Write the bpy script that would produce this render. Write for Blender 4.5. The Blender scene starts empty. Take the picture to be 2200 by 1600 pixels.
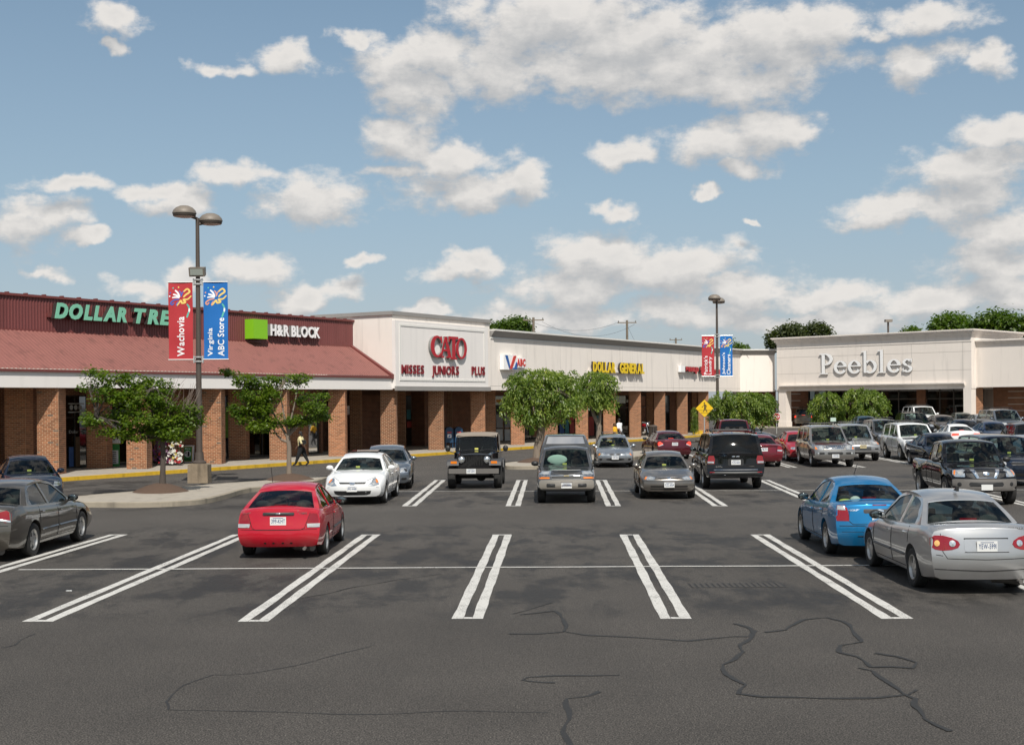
import bpy, bmesh, math, random
import numpy as np
from mathutils import Vector, Matrix
from mathutils.bvhtree import BVHTree
from mathutils.geometry import tessellate_polygon

PI = math.pi
rnd = random.Random(7)
scene = bpy.context.scene
C = scene.collection

# ------------------------------------------------------------------ camera
F = 2800.0; H = 2.85; PX = 1100.0; PY = 863.0; ROLL = math.radians(0.5)
cam_d = bpy.data.cameras.new('camera'); cam = bpy.data.objects.new('camera', cam_d); C.objects.link(cam)
cam_d.sensor_width = 36.0; cam_d.lens = F / 2200 * 36.0
cam_d.shift_y = (PY - 800) / 2200.0
cam_d.clip_start = 0.2; cam_d.clip_end = 3000
cr, sr = math.cos(ROLL), math.sin(ROLL)
cam.matrix_world = Matrix(((cr, sr, 0, 0), (0, 0, -1, 0), (-sr, cr, 0, H), (0, 0, 0, 1)))
scene.camera = cam

# ------------------------------------------------------------------ light
SUN_EL = math.radians(50); SUN_AZ = math.atan2(0.15, -0.99)      # direction towards the sun (x, y)
sx, sy = math.sin(SUN_AZ) * math.cos(SUN_EL), math.cos(SUN_AZ) * math.cos(SUN_EL)
sund = bpy.data.lights.new('sun', 'SUN'); sun = bpy.data.objects.new('sun', sund); C.objects.link(sun)
sund.energy = 4.3; sund.angle = math.radians(0.55); sund.color = (1.0, 0.955, 0.88)
sun.rotation_euler = Vector((sx, sy, math.sin(SUN_EL))).to_track_quat('Z', 'Y').to_euler()
scene.view_settings.view_transform = 'Standard'; scene.view_settings.look = 'None'
scene.view_settings.gamma = 1; scene.view_settings.use_curve_mapping = False
scene.view_settings.exposure = 0.14
scene.cycles.max_bounces = 6; scene.cycles.transparent_max_bounces = 8; scene.cycles.diffuse_bounces = 3; scene.cycles.glossy_bounces = 3


def unroll(px, py):
    u = px - PX; w = PY - py
    return u * cr + w * sr, -u * sr + w * cr


def G(px, py, z=0.0):
    """world point on the level z seen at a photo pixel"""
    u, w = unroll(px, py)
    Y = F * (z - H) / w
    return Vector((u / F * Y, Y, z))


def AT(px, py, Y):
    u, w = unroll(px, py)
    return Vector((u / F * Y, Y, H + w / F * Y))


# ------------------------------------------------------------------ world: sky with cumulus
world = bpy.data.worlds.new('World'); scene.world = world; world.use_nodes = True
nt = world.node_tree; nt.nodes.clear()


class NT:
    def __init__(s, tree): s.t = tree
    def n(s, typ, **kw):
        nd = s.t.nodes.new(typ)
        for k, v in kw.items(): setattr(nd, k, v)
        return nd
    def l(s, a, b): s.t.links.new(a, b)
    def m(s, op, a, b=None, c=None, clamp=False):
        nd = s.t.nodes.new('ShaderNodeMath'); nd.operation = op; nd.use_clamp = clamp
        for i, v in enumerate((a, b, c)):
            if v is None: continue
            if isinstance(v, (int, float)): nd.inputs[i].default_value = v
            else: s.t.links.new(v, nd.inputs[i])
        return nd.outputs[0]
    def vm(s, op, a, b=None, c=None, out=0):
        nd = s.t.nodes.new('ShaderNodeVectorMath'); nd.operation = op
        for i, v in enumerate((a, b, c)):
            if v is None: continue
            if isinstance(v, (tuple, list)): nd.inputs[i].default_value = v
            else: s.t.links.new(v, nd.inputs[i])
        return nd.outputs[out]
    def ramp(s, fac, stops, interp='LINEAR'):
        nd = s.t.nodes.new('ShaderNodeValToRGB'); nd.color_ramp.interpolation = interp
        e = nd.color_ramp.elements
        while len(e) < len(stops): e.new(0.5)
        for i, (p, c) in enumerate(stops):
            e[i].position = p; e[i].color = c if len(c) == 4 else (*c, 1)
        s.t.links.new(fac, nd.inputs[0])
        return nd
    def sstep(s, v, a, b):
        nd = s.t.nodes.new('ShaderNodeMapRange'); nd.interpolation_type = 'SMOOTHSTEP'
        s.t.links.new(v, nd.inputs[0]); nd.inputs[1].default_value = a; nd.inputs[2].default_value = b
        return nd.outputs[0]


# clouds: (cx, cy, rx, ry) in photo pixels, turned into azimuth / elevation
CLOUDS = [(1150, 55, 190, 85), (1330, 85, 230, 100), (1500, 130, 220, 90), (1660, 100, 180, 90), (1560, 190, 200, 45),
          (900, 120, 160, 50), (1060, 150, 190, 75), (880, 205, 92, 60), (775, 78, 45, 20), (1300, 160, 200, 60), (1230, 30, 170, 60),
          (240, 42, 58, 33), (252, 100, 26, 15), (475, 150, 62, 18), (610, 125, 66, 34), (1720, 60, 140, 55),
          (1345, 325, 72, 32), (1560, 310, 130, 45), (1640, 275, 110, 44), (1610, 360, 62, 26), (1690, 290, 62, 40),
          (860, 300, 95, 42), (960, 345, 150, 36), (1000, 410, 150, 45), (1120, 385, 62, 42), (850, 375, 70, 20),
          (665, 425, 108, 52), (330, 410, 100, 24), (500, 380, 78, 30), (150, 390, 100, 22), (60, 480, 95, 60), (400, 440, 75, 26), (190, 500, 40, 14),
          (980, 575, 100, 28), (1020, 550, 60, 24), (1290, 550, 130, 60), (1230, 615, 165, 50), (1490, 570, 130, 42), (1400, 590, 150, 60), (1620, 625, 150, 42),
          (545, 572, 88, 38), (650, 635, 80, 34), (730, 615, 50, 28), (85, 578, 46, 18), (780, 567, 38, 15), (390, 600, 50, 30), (1180, 685, 240, 32),
          (1970, 135, 88, 44), (2010, 28, 100, 34), (2130, 130, 46, 36), (1880, 75, 50, 20), (2155, 290, 90, 38), (2090, 365, 150, 48), (1990, 445, 170, 44), (2160, 490, 90, 52),
          (1880, 482, 110, 24), (2060, 420, 120, 40), (2130, 560, 130, 40), (1780, 640, 150, 38), (1990, 650, 160, 42), (2150, 630, 100, 60), (1330, 447, 56, 20), (1507, 410, 24, 12),
          (1480, 670, 200, 36), (1800, 690, 260, 30), (300, 620, 60, 26), (1605, 485, 18, 9), (920, 660, 60, 16)]

grp = bpy.data.node_groups.new('cloud_field', 'ShaderNodeTree')
grp.interface.new_socket('Vector', in_out='INPUT', socket_type='NodeSocketVector')
grp.interface.new_socket('Density', in_out='OUTPUT', socket_type='NodeSocketFloat')
g = NT(grp); gi = g.n('NodeGroupInput'); go = g.n('NodeGroupOutput')
P = gi.outputs[0]
nz = g.n('ShaderNodeTexNoise'); nz.inputs['Scale'].default_value = 27; nz.inputs['Detail'].default_value = 10; nz.inputs['Roughness'].default_value = 0.64
g.l(g.vm('MULTIPLY', P, (1.0, 1.7, 1.0)), nz.inputs['Vector'])
warp = g.n('ShaderNodeTexNoise'); warp.inputs['Scale'].default_value = 30; warp.inputs['Detail'].default_value = 4
g.l(P, warp.inputs['Vector'])
wv = g.vm('MULTIPLY', g.vm('SUBTRACT', warp.outputs['Color'], (0.5, 0.5, 0.5)), (0.06, 0.035, 0.0))
PW = g.vm('ADD', P, wv)
acc = None
for (cx, cy, rx, ry) in CLOUDS:
    u, w = unroll(cx, cy)
    az = math.atan2(u, F); el = math.atan2(w, math.hypot(u, F))
    ix, iy = F / rx / 1.02, F / ry / 1.02
    q = g.vm('MULTIPLY_ADD', PW, (ix, iy, 0), (-az * ix, -el * iy, 0))
    ln = g.vm('LENGTH', q, out=1)
    acc = ln if acc is None else g.m('SMOOTH_MIN', acc, ln, 0.10)
inner = g.m('SUBTRACT', 1.0, acc)
# the same kind of sky goes on outside the frame
big = g.n('ShaderNodeTexNoise'); big.inputs['Scale'].default_value = 3.6; big.inputs['Detail'].default_value = 3
g.l(g.vm('MULTIPLY', P, (1, 1.9, 1)), big.inputs['Vector'])
outer = g.m('MULTIPLY', g.m('SUBTRACT', big.outputs[0], 0.49), 4.0)
sep = g.n('ShaderNodeSeparateXYZ'); g.l(P, sep.inputs[0])
ex = g.sstep(g.m('ABSOLUTE', sep.outputs[0]), 0.38, 0.44)
ey = g.sstep(sep.outputs[1], 0.30, 0.36)
om = g.m('MAXIMUM', ex, ey)
fld = g.m('ADD', g.m('MULTIPLY', inner, g.m('SUBTRACT', 1.0, om)), g.m('MULTIPLY', outer, om))
fld = g.m('ADD', fld, g.m('MULTIPLY', g.m('SUBTRACT', nz.outputs[0], 0.5), g.m('MULTIPLY_ADD', om, -1.2, 2.2)))
g.l(fld, go.inputs[0])

w_ = NT(nt)
tc = w_.n('ShaderNodeTexCoord')
sp = w_.n('ShaderNodeSeparateXYZ'); w_.l(tc.outputs['Generated'], sp.inputs[0])
az = w_.m('ARCTAN2', sp.outputs[0], sp.outputs[1])
hyp = w_.m('SQRT', w_.m('ADD', w_.m('MULTIPLY', sp.outputs[0], sp.outputs[0]), w_.m('MULTIPLY', sp.outputs[1], sp.outputs[1])))
el = w_.m('ARCTAN2', sp.outputs[2], hyp)
cb = w_.n('ShaderNodeCombineXYZ'); w_.l(az, cb.inputs[0]); w_.l(el, cb.inputs[1])
ga = w_.n('ShaderNodeGroup', node_tree=grp); w_.l(cb.outputs[0], ga.inputs[0])
gb = w_.n('ShaderNodeGroup', node_tree=grp); w_.l(w_.vm('ADD', cb.outputs[0], (0.004, 0.017, 0)), gb.inputs[0])
dens = w_.sstep(ga.outputs[0], -0.22, 0.50)
horiz = w_.sstep(el, 0.0, 0.02)
dens = w_.m('MULTIPLY', dens, horiz)
light = w_.m('ADD', 0.60, w_.m('MULTIPLY', w_.m('SUBTRACT', ga.outputs[0], gb.outputs[0]), 0.62), clamp=True)
thin = w_.m('MULTIPLY', w_.sstep(ga.outputs[0], 0.5, 1.3), 0.16)
light = w_.m('SUBTRACT', light, thin, clamp=True)
ccol = w_.ramp(light, [(0.0, (4.0, 4.15, 4.35)), (0.45, (5.1, 5.1, 5.1)), (1.0, (7.6, 7.3, 6.95))])
sky = w_.n('ShaderNodeTexSky'); sky.sky_type = 'NISHITA'; sky.sun_disc = False
sky.sun_elevation = SUN_EL; sky.sun_rotation = SUN_AZ; sky.altitude = 50
sky.air_density = 1.0; sky.dust_density = 0.6; sky.ozone_density = 1.3
tint = w_.ramp(w_.m('MULTIPLY', el, 2.2, clamp=True), [(0.0, (0.62, 0.60, 0.66)), (0.12, (0.70, 0.71, 0.77)), (0.35, (0.76, 0.84, 0.83)), (1.0, (0.86, 0.96, 0.89))])
mul = w_.n('ShaderNodeMix', data_type='RGBA', blend_type='MULTIPLY'); mul.inputs[0].default_value = 1
w_.l(sky.outputs[0], mul.inputs[6]); w_.l(tint.outputs[0], mul.inputs[7])
hz = w_.n('ShaderNodeMix', data_type='RGBA'); hz.inputs[7].default_value = (4.0, 4.7, 5.4, 1)
hf = w_.n('ShaderNodeMapRange'); w_.l(el, hf.inputs[0]); hf.inputs[1].default_value = 0.0; hf.inputs[2].default_value = 0.45; hf.inputs[3].default_value = 0.58; hf.inputs[4].default_value = 0.0
w_.l(hf.outputs[0], hz.inputs[0]); w_.l(mul.outputs[2], hz.inputs[6])
mx = w_.n('ShaderNodeMix', data_type='RGBA')
w_.l(w_.m('MULTIPLY', dens, 0.96), mx.inputs[0]); w_.l(hz.outputs[2], mx.inputs[6]); w_.l(ccol.outputs[0], mx.inputs[7])
bg = w_.n('ShaderNodeBackground'); bg.inputs[1].default_value = 0.097
w_.l(mx.outputs[2], bg.inputs[0])
wo = w_.n('ShaderNodeOutputWorld'); w_.l(bg.outputs[0], wo.inputs[0])

# ------------------------------------------------------------------ helpers
XF = {}


def tag(o, label=None, cat=None, group=None, kind=None):
    if label: o['label'] = label
    if cat: o['category'] = cat
    if group: o['group'] = group
    if kind: o['kind'] = kind
    return o


def thing(name, label, cat, loc=(0, 0, 0), rotz=0.0, group=None):
    o = bpy.data.objects.new(name, None); C.objects.link(o)
    o.empty_display_size = 0.3
    o.location = loc; o.rotation_euler = (0, 0, rotz)
    XF[o.name] = Matrix.Translation(Vector(loc)) @ Matrix.Rotation(rotz, 4, 'Z')
    return tag(o, label, cat, group)


class MB:
    """collects shapes for one mesh"""
    def __init__(s): s.v = []; s.f = []; s.m = []; s.cur = 0
    def add(s, vs, fs, mat=None):
        b = len(s.v); s.v.extend([tuple(v) for v in vs])
        for f in fs: s.f.append(tuple(i + b for i in f)); s.m.append(s.cur if mat is None else mat)
        return s
    def box(s, c, d, rz=0.0, mat=None, taper=1.0):
        cx, cy, cz = c; hx, hy, hz = d[0] / 2, d[1] / 2, d[2] / 2
        co, si = math.cos(rz), math.sin(rz); vs = []
        for z in (-1, 1):
            k = taper if z > 0 else 1.0
            for (a, b) in ((-1, -1), (1, -1), (1, 1), (-1, 1)):
                x, y = a * hx * k, b * hy * k
                vs.append((cx + x * co - y * si, cy + x * si + y * co, cz + z * hz))
        return s.add(vs, [(3, 2, 1, 0), (4, 5, 6, 7), (0, 1, 5, 4), (1, 2, 6, 5), (2, 3, 7, 6), (3, 0, 4, 7)], mat)
    def bb(s, x0, x1, y0, y1, z0, z1, mat=None):
        return s.box(((x0 + x1) / 2, (y0 + y1) / 2, (z0 + z1) / 2), (abs(x1 - x0), abs(y1 - y0), abs(z1 - z0)), 0, mat)
    def grid(s, rows, mat=None, flip=False):
        n = len(rows[0]); vs = [p for r in rows for p in r]; fs = []
        for i in range(len(rows) - 1):
            for j in range(n - 1):
                q = (i * n + j, i * n + j + 1, (i + 1) * n + j + 1, (i + 1) * n + j)
                fs.append(q[::-1] if flip else q)
        return s.add(vs, fs, mat)
    def tube(s, pts, rad, n=8, mat=None, caps=True):
        pts = [Vector(p) for p in pts]
        if isinstance(rad, (int, float)): rad = [rad] * len(pts)
        vs = []; ref = None
        for i, p in enumerate(pts):
            t = (pts[min(i + 1, len(pts) - 1)] - pts[max(i - 1, 0)])
            if t.length < 1e-9: t = Vector((0, 0, 1))
            t.normalize()
            if ref is None: ref = Vector((1, 0, 0)) if abs(t.x) < 0.8 else Vector((0, 1, 0))
            a = (ref - t * ref.dot(t)).normalized(); b = t.cross(a); ref = a
            for k in range(n):
                an = 2 * PI * k / n
                vs.append(p + (a * math.cos(an) + b * math.sin(an)) * rad[i])
        fs = []
        for i in range(len(pts) - 1):
            for k in range(n):
                fs.append((i * n + k, i * n + (k + 1) % n, (i + 1) * n + (k + 1) % n, (i + 1) * n + k))
        if caps:
            fs.append(tuple(range(n))[::-1]); fs.append(tuple((len(pts) - 1) * n + k for k in range(n)))
        return s.add(vs, fs, mat)
    def lathe(s, prof, c=(0, 0, 0), axis='Z', n=20, mat=None):
        """prof: (radius, height) pairs"""
        vs = []
        for (r, h) in prof:
            for k in range(n):
                a = 2 * PI * k / n; x, y = r * math.cos(a), r * math.sin(a)
                p = (x, y, h) if axis == 'Z' else ((x, h, y) if axis == 'Y' else (h, x, y))
                vs.append((c[0] + p[0], c[1] + p[1], c[2] + p[2]))
        fs = []
        for i in range(len(prof) - 1):
            for k in range(n):
                fs.append((i * n + k, i * n + (k + 1) % n, (i + 1) * n + (k + 1) % n, (i + 1) * n + k))
        return s.add(vs, fs, mat)
    def ell(s, c, r, n=12, m=8, mat=None, zmin=-1.0):
        prof = []
        for i in range(m + 1):
            a = -PI / 2 + PI * i / m; prof.append((math.cos(a), max(zmin, math.sin(a))))
        b = MB(); b.lathe(prof, n=n)
        return s.add([(c[0] + v[0] * r[0], c[1] + v[1] * r[1], c[2] + v[2] * r[2]) for v in b.v], b.f, mat)
    def prism(s, poly, a, b, plane='XZ', mat=None):
        """poly 2-D outline, extruded from a to b across the plane"""
        def mk(p, h):
            return {'XZ': (p[0], h, p[1]), 'XY': (p[0], p[1], h), 'YZ': (h, p[0], p[1])}[plane]
        n = len(poly); vs = [mk(p, a) for p in poly] + [mk(p, b) for p in poly]
        tri = tessellate_polygon([[Vector((p[0], p[1], 0)) for p in poly]])
        fs = [tuple(t) for t in tri] + [tuple(i + n for i in t[::-1]) for t in tri]
        for i in range(n): fs.append((i, (i + 1) % n, n + (i + 1) % n, n + i))
        return s.add(vs, fs, mat)
    def build(s, name, mats, parent=None, frame=None, smooth=False, fix=True):
        me = bpy.data.meshes.new(name)
        v = s.v
        M = None
        if frame is not None: M = frame
        if frame is not None and parent is not None: M = XF[parent.name].inverted() @ frame
        if M is not None:
            a = np.array([list(p) for p in v], dtype=float) if v else np.zeros((0, 3))
            m = np.array(M); a = a @ m[:3, :3].T + m[:3, 3]
            v = [tuple(p) for p in a.tolist()]
        me.from_pydata(v, [], s.f)
        if not isinstance(mats, (list, tuple)): mats = [mats]
        for m_ in mats: me.materials.append(m_)
        if max(s.m, default=0) > 0: me.polygons.foreach_set('material_index', s.m)
        if fix:
            bm = bmesh.new(); bm.from_mesh(me)
            bmesh.ops.recalc_face_normals(bm, faces=bm.faces[:]); bm.to_mesh(me); bm.free()
        if smooth:
            me.polygons.foreach_set('use_smooth', [True] * len(me.polygons))
            try: me.set_sharp_from_angle(angle=math.radians(smooth if smooth > 1 else 42))
            except Exception: pass
        me.update()
        return link(name, me, parent)


def link(name, me, parent=None):
    o = bpy.data.objects.new(name, me); C.objects.link(o)
    if parent is not None:
        o.parent = parent; XF[o.name] = XF[parent.name]
    else: XF[o.name] = Matrix.Identity(4)
    return o


# ------------------------------------------------------------------ materials
MATS = {}


def mat(name, col, rough=0.6, metal=0.0, coat=0.0, spec=0.5, var=0.0, scale=8.0, bump=0.0, bscale=None, island=0.0, stretch=None, stain=0.0, objrand=0.0, flake=0.0):
    if name in MATS: return MATS[name]
    m = bpy.data.materials.new(name); m.use_nodes = True; t = NT(m.node_tree)
    b = m.node_tree.nodes['Principled BSDF']
    b.inputs['Base Color'].default_value = (*col, 1); b.inputs['Roughness'].default_value = rough
    b.inputs['Metallic'].default_value = metal; b.inputs['Coat Weight'].default_value = coat
    b.inputs['Coat Roughness'].default_value = 0.04; b.inputs['Specular IOR Level'].default_value = spec
    tcn = None
    if var or bump or island or stain or objrand:
        tcn = t.n('ShaderNodeTexCoord'); vec = tcn.outputs['Object']
        if stretch: vec = t.vm('MULTIPLY', vec, stretch)
        fac = None
        if var:
            n1 = t.n('ShaderNodeTexNoise'); n1.inputs['Scale'].default_value = scale; n1.inputs['Detail'].default_value = 6
            n1.inputs['Roughness'].default_value = 0.62; t.l(vec, n1.inputs['Vector'])
            fac = t.m('MULTIPLY_ADD', t.m('SUBTRACT', n1.outputs[0], 0.5), var * 2, 1.0)
        if stain:
            n3 = t.n('ShaderNodeTexNoise'); n3.inputs['Scale'].default_value = 1.3; n3.inputs['Detail'].default_value = 5
            t.l(t.vm('MULTIPLY', tcn.outputs['Object'], (2.0, 2.0, 0.22)), n3.inputs['Vector'])
            st = t.m('SUBTRACT', 1.0, t.m('MULTIPLY', t.sstep(n3.outputs[0], 0.5, 0.72), stain))
            fac = st if fac is None else t.m('MULTIPLY', fac, st)
        if island:
            ge = t.n('ShaderNodeNewGeometry')
            k = t.m('MULTIPLY_ADD', t.m('SUBTRACT', ge.outputs['Random Per Island'], 0.5), island * 2, 1.0)
            fac = k if fac is None else t.m('MULTIPLY', fac, k)
        if objrand:
            oi = t.n('ShaderNodeObjectInfo')
            k = t.m('MULTIPLY_ADD', t.m('SUBTRACT', oi.outputs['Random'], 0.5), objrand * 2, 1.0)
            fac = k if fac is None else t.m('MULTIPLY', fac, k)
        if fac is not None:
            vmn = t.n('ShaderNodeVectorMath', operation='SCALE'); vmn.inputs[0].default_value = col; t.l(fac, vmn.inputs['Scale'])
            t.l(vmn.outputs[0], b.inputs['Base Color'])
        if bump:
            n2 = t.n('ShaderNodeTexNoise'); n2.inputs['Scale'].default_value = bscale or scale * 4; n2.inputs['Detail'].default_value = 5
            t.l(vec, n2.inputs['Vector'])
            bp = t.n('ShaderNodeBump'); bp.inputs['Strength'].default_value = bump; bp.inputs['Distance'].default_value = 0.02
            t.l(n2.outputs[0], bp.inputs['Height']); t.l(bp.outputs[0], b.inputs['Normal'])
    MATS[name] = m
    return m


def paint(name, col, metal=0.0):
    """car paint: flake grain, clear coat, a little road dust towards the sills"""
    if name in MATS: return MATS[name]
    m = mat(name, col, 0.30 if metal else 0.40, metal * 0.75, 1.0, 0.15 if max(col) > .05 else 0.0)
    t = NT(m.node_tree); b = m.node_tree.nodes['Principled BSDF']
    tc_ = t.n('ShaderNodeTexCoord')
    n = t.n('ShaderNodeTexNoise'); n.inputs['Scale'].default_value = 3.0; n.inputs['Detail'].default_value = 7
    t.l(tc_.outputs['Object'], n.inputs['Vector'])
    s_ = t.n('ShaderNodeSeparateXYZ'); t.l(tc_.outputs['Object'], s_.inputs[0])
    low = t.m('SUBTRACT', 1.0, t.sstep(s_.outputs[2], 0.18, 0.62))
    dk = 1.0 if max(col) > .05 else 0.25
    dust = t.m('MULTIPLY', t.m('ADD', 0.015 * dk, t.m('MULTIPLY', low, 0.22 * dk)), t.sstep(n.outputs[0], 0.3, 0.75), clamp=True)
    mx_ = t.n('ShaderNodeMix', data_type='RGBA'); mx_.inputs[6].default_value = (*col, 1); mx_.inputs[7].default_value = (0.21, 0.19, 0.165, 1)
    t.l(dust, mx_.inputs[0]); t.l(mx_.outputs[2], b.inputs['Base Color'])
    t.l(t.m('SUBTRACT', 1.0, t.m('MULTIPLY', dust, 1.4), clamp=True), b.inputs['Coat Weight'])
    t.l(t.m('MULTIPLY_ADD', n.outputs[0], 0.05, 0.01), b.inputs['Coat Roughness'])
    return m


def glass(name, tint, refl=1.0, base=0.0):
    if name in MATS: return MATS[name]
    m = bpy.data.materials.new(name); m.use_nodes = True; t = NT(m.node_tree); m.node_tree.nodes.clear()
    tr = t.n('ShaderNodeBsdfTransparent'); tr.inputs[0].default_value = (*tint, 1)
    gl = t.n('ShaderNodeBsdfGlossy'); gl.inputs['Roughness'].default_value = 0.03; gl.inputs[0].default_value = (refl, refl, refl, 1)
    fr = t.n('ShaderNodeFresnel'); fr.inputs[0].default_value = 1.48
    k = t.m('ADD', fr.outputs[0], base, clamp=True)
    mx_ = t.n('ShaderNodeMixShader'); t.l(k, mx_.inputs[0]); t.l(tr.outputs[0], mx_.inputs[1]); t.l(gl.outputs[0], mx_.inputs[2])
    o = t.n('ShaderNodeOutputMaterial'); t.l(mx_.outputs[0], o.inputs[0])
    MATS[name] = m
    return m


def leafmat(name, c1, c2):
    m = bpy.data.materials.new(name); m.use_nodes = True; t = NT(m.node_tree)
    b = m.node_tree.nodes['Principled BSDF']; out = m.node_tree.nodes['Material Output']
    ge = t.n('ShaderNodeNewGeometry')
    tc_ = t.n('ShaderNodeTexCoord'); n = t.n('ShaderNodeTexNoise'); n.inputs['Scale'].default_value = 1.4; n.inputs['Detail'].default_value = 3
    t.l(tc_.outputs['Object'], n.inputs['Vector'])
    f = t.m('ADD', t.m('MULTIPLY', ge.outputs['Random Per Island'], 0.6), t.m('MULTIPLY', t.sstep(n.outputs[0], 0.35, 0.65), 0.4))
    r = t.ramp(f, [(0.0, c1), (0.85, c2), (1.0, (c2[0] * 1.5, c2[1] * 1.25, c2[2]))])
    t.l(r.outputs[0], b.inputs['Base Color']); b.inputs['Roughness'].default_value = 0.42; b.inputs['Specular IOR Level'].default_value = 0.45
    tl = t.n('ShaderNodeBsdfTranslucent')
    sc_ = t.n('ShaderNodeVectorMath', operation='MULTIPLY'); sc_.inputs[1].default_value = (1.5, 1.8, 0.5); t.l(r.outputs[0], sc_.inputs[0]); t.l(sc_.outputs[0], tl.inputs[0])
    mx_ = t.n('ShaderNodeMixShader'); mx_.inputs[0].default_value = 0.42
    t.l(b.outputs[0], mx_.inputs[1]); t.l(tl.outputs[0], mx_.inputs[2]); t.l(mx_.outputs[0], out.inputs[0])
    return m


def brickmat(name, c1, c2, mortar, bw=0.213, bh=0.076, frame_axis='X'):
    """for far walls: bricks as material in the wall's own plane"""
    m = bpy.data.materials.new(name); m.use_nodes = True; t = NT(m.node_tree); b = m.node_tree.nodes['Principled BSDF']
    tc_ = t.n('ShaderNodeTexCoord'); s_ = t.n('ShaderNodeSeparateXYZ'); t.l(tc_.outputs['Object'], s_.inputs[0])
    cbn = t.n('ShaderNodeCombineXYZ'); t.l(t.m('ADD', s_.outputs[0], s_.outputs[1]), cbn.inputs[0]); t.l(s_.outputs[2], cbn.inputs[1])
    br = t.n('ShaderNodeTexBrick'); t.l(cbn.outputs[0], br.inputs['Vector'])
    br.inputs['Color1'].default_value = (*c1, 1); br.inputs['Color2'].default_value = (*c2, 1); br.inputs['Mortar'].default_value = (*mortar, 1)
    br.inputs['Scale'].default_value = 1.0; br.inputs['Mortar Size'].default_value = 0.007; br.inputs['Brick Width'].default_value = bw; br.inputs['Row Height'].default_value = bh
    br.inputs['Mortar Smooth'].default_value = 0.2
    n = t.n('ShaderNodeTexNoise'); n.inputs['Scale'].default_value = 2.0; n.inputs['Detail'].default_value = 5; t.l(tc_.outputs['Object'], n.inputs['Vector'])
    v = t.n('ShaderNodeVectorMath', operation='SCALE'); t.l(br.outputs[0], v.inputs[0]); t.l(t.m('MULTIPLY_ADD', n.outputs[0], 0.7, 0.65), v.inputs['Scale'])
    t.l(v.outputs[0], b.inputs['Base Color']); b.inputs['Roughness'].default_value = 0.9
    bp = t.n('ShaderNodeBump'); bp.inputs['Strength'].default_value = 0.6; bp.inputs['Distance'].default_value = 0.01; bp.invert = True
    t.l(br.outputs['Fac'], bp.inputs['Height']); t.l(bp.outputs[0], b.inputs['Normal'])
    return m


def asphalt():
    m = bpy.data.materials.new('asphalt'); m.use_nodes = True; t = NT(m.node_tree); b = m.node_tree.nodes['Principled BSDF']
    tc_ = t.n('ShaderNodeTexCoord'); v = tc_.outputs['Object']
    def noise(sc, det, ro=0.6, stretch=None):
        n = t.n('ShaderNodeTexNoise'); n.inputs['Scale'].default_value = sc; n.inputs['Detail'].default_value = det; n.inputs['Roughness'].default_value = ro
        t.l(t.vm('MULTIPLY', v, stretch) if stretch else v, n.inputs['Vector']); return n.outputs[0]
    f1 = noise(60, 2, 0.8); f2 = noise(0.35, 5); f3 = noise(0.9, 6, 0.7, (1.0, 0.45, 1)); f4 = noise(14, 4)
    s_ = t.n('ShaderNodeSeparateXYZ'); t.l(v, s_.inputs[0])
    # stall bays are stained darker by parked cars, the aisles are worn paler
    st = t.m('MULTIPLY', t.sstep(f3, 0.44, 0.60), 0.55)
    bays = t.m('ADD', t.m('MULTIPLY', t.sstep(s_.outputs[1], 16.6, 18.3), t.m('SUBTRACT', 1, t.sstep(s_.outputs[1], 29.0, 31.0))), t.m('MULTIPLY', t.sstep(s_.outputs[1], 34.5, 36.5), t.m('SUBTRACT', 1, t.sstep(s_.outputs[1], 48.0, 50.0))), clamp=True)
    st = t.m('MULTIPLY', st, t.m('MULTIPLY_ADD', bays, 0.85, 0.15))
    sp_ = t.sstep(f1, 0.46, 0.62)
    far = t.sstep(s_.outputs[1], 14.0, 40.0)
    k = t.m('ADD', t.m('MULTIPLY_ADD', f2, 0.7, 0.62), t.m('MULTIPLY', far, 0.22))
    k = t.m('MULTIPLY', k, t.m('SUBTRACT', 1.0, st))
    k = t.m('MULTIPLY', k, t.m('MULTIPLY_ADD', f4, 1.0, 0.5))
    k = t.m('MULTIPLY', k, t.m('ADD', 0.42, t.m('MULTIPLY', sp_, 1.35)))
    sc_ = t.n('ShaderNodeVectorMath', operation='SCALE'); sc_.inputs[0].default_value = (0.076, 0.068, 0.060); t.l(k, sc_.inputs['Scale'])
    t.l(sc_.outputs[0], b.inputs['Base Color'])
    t.l(t.m('MULTIPLY_ADD', st, -0.45, 0.88), b.inputs['Roughness']); b.inputs['Specular IOR Level'].default_value = 0.35
    bp = t.n('ShaderNodeBump'); bp.inputs['Strength'].default_value = 0.55; bp.inputs['Distance'].default_value = 0.008
    t.l(t.m('ADD', f1, t.m('MULTIPLY', f4, 0.4)), bp.inputs['Height']); t.l(bp.outputs[0], b.inputs['Normal'])
    return m


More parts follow.
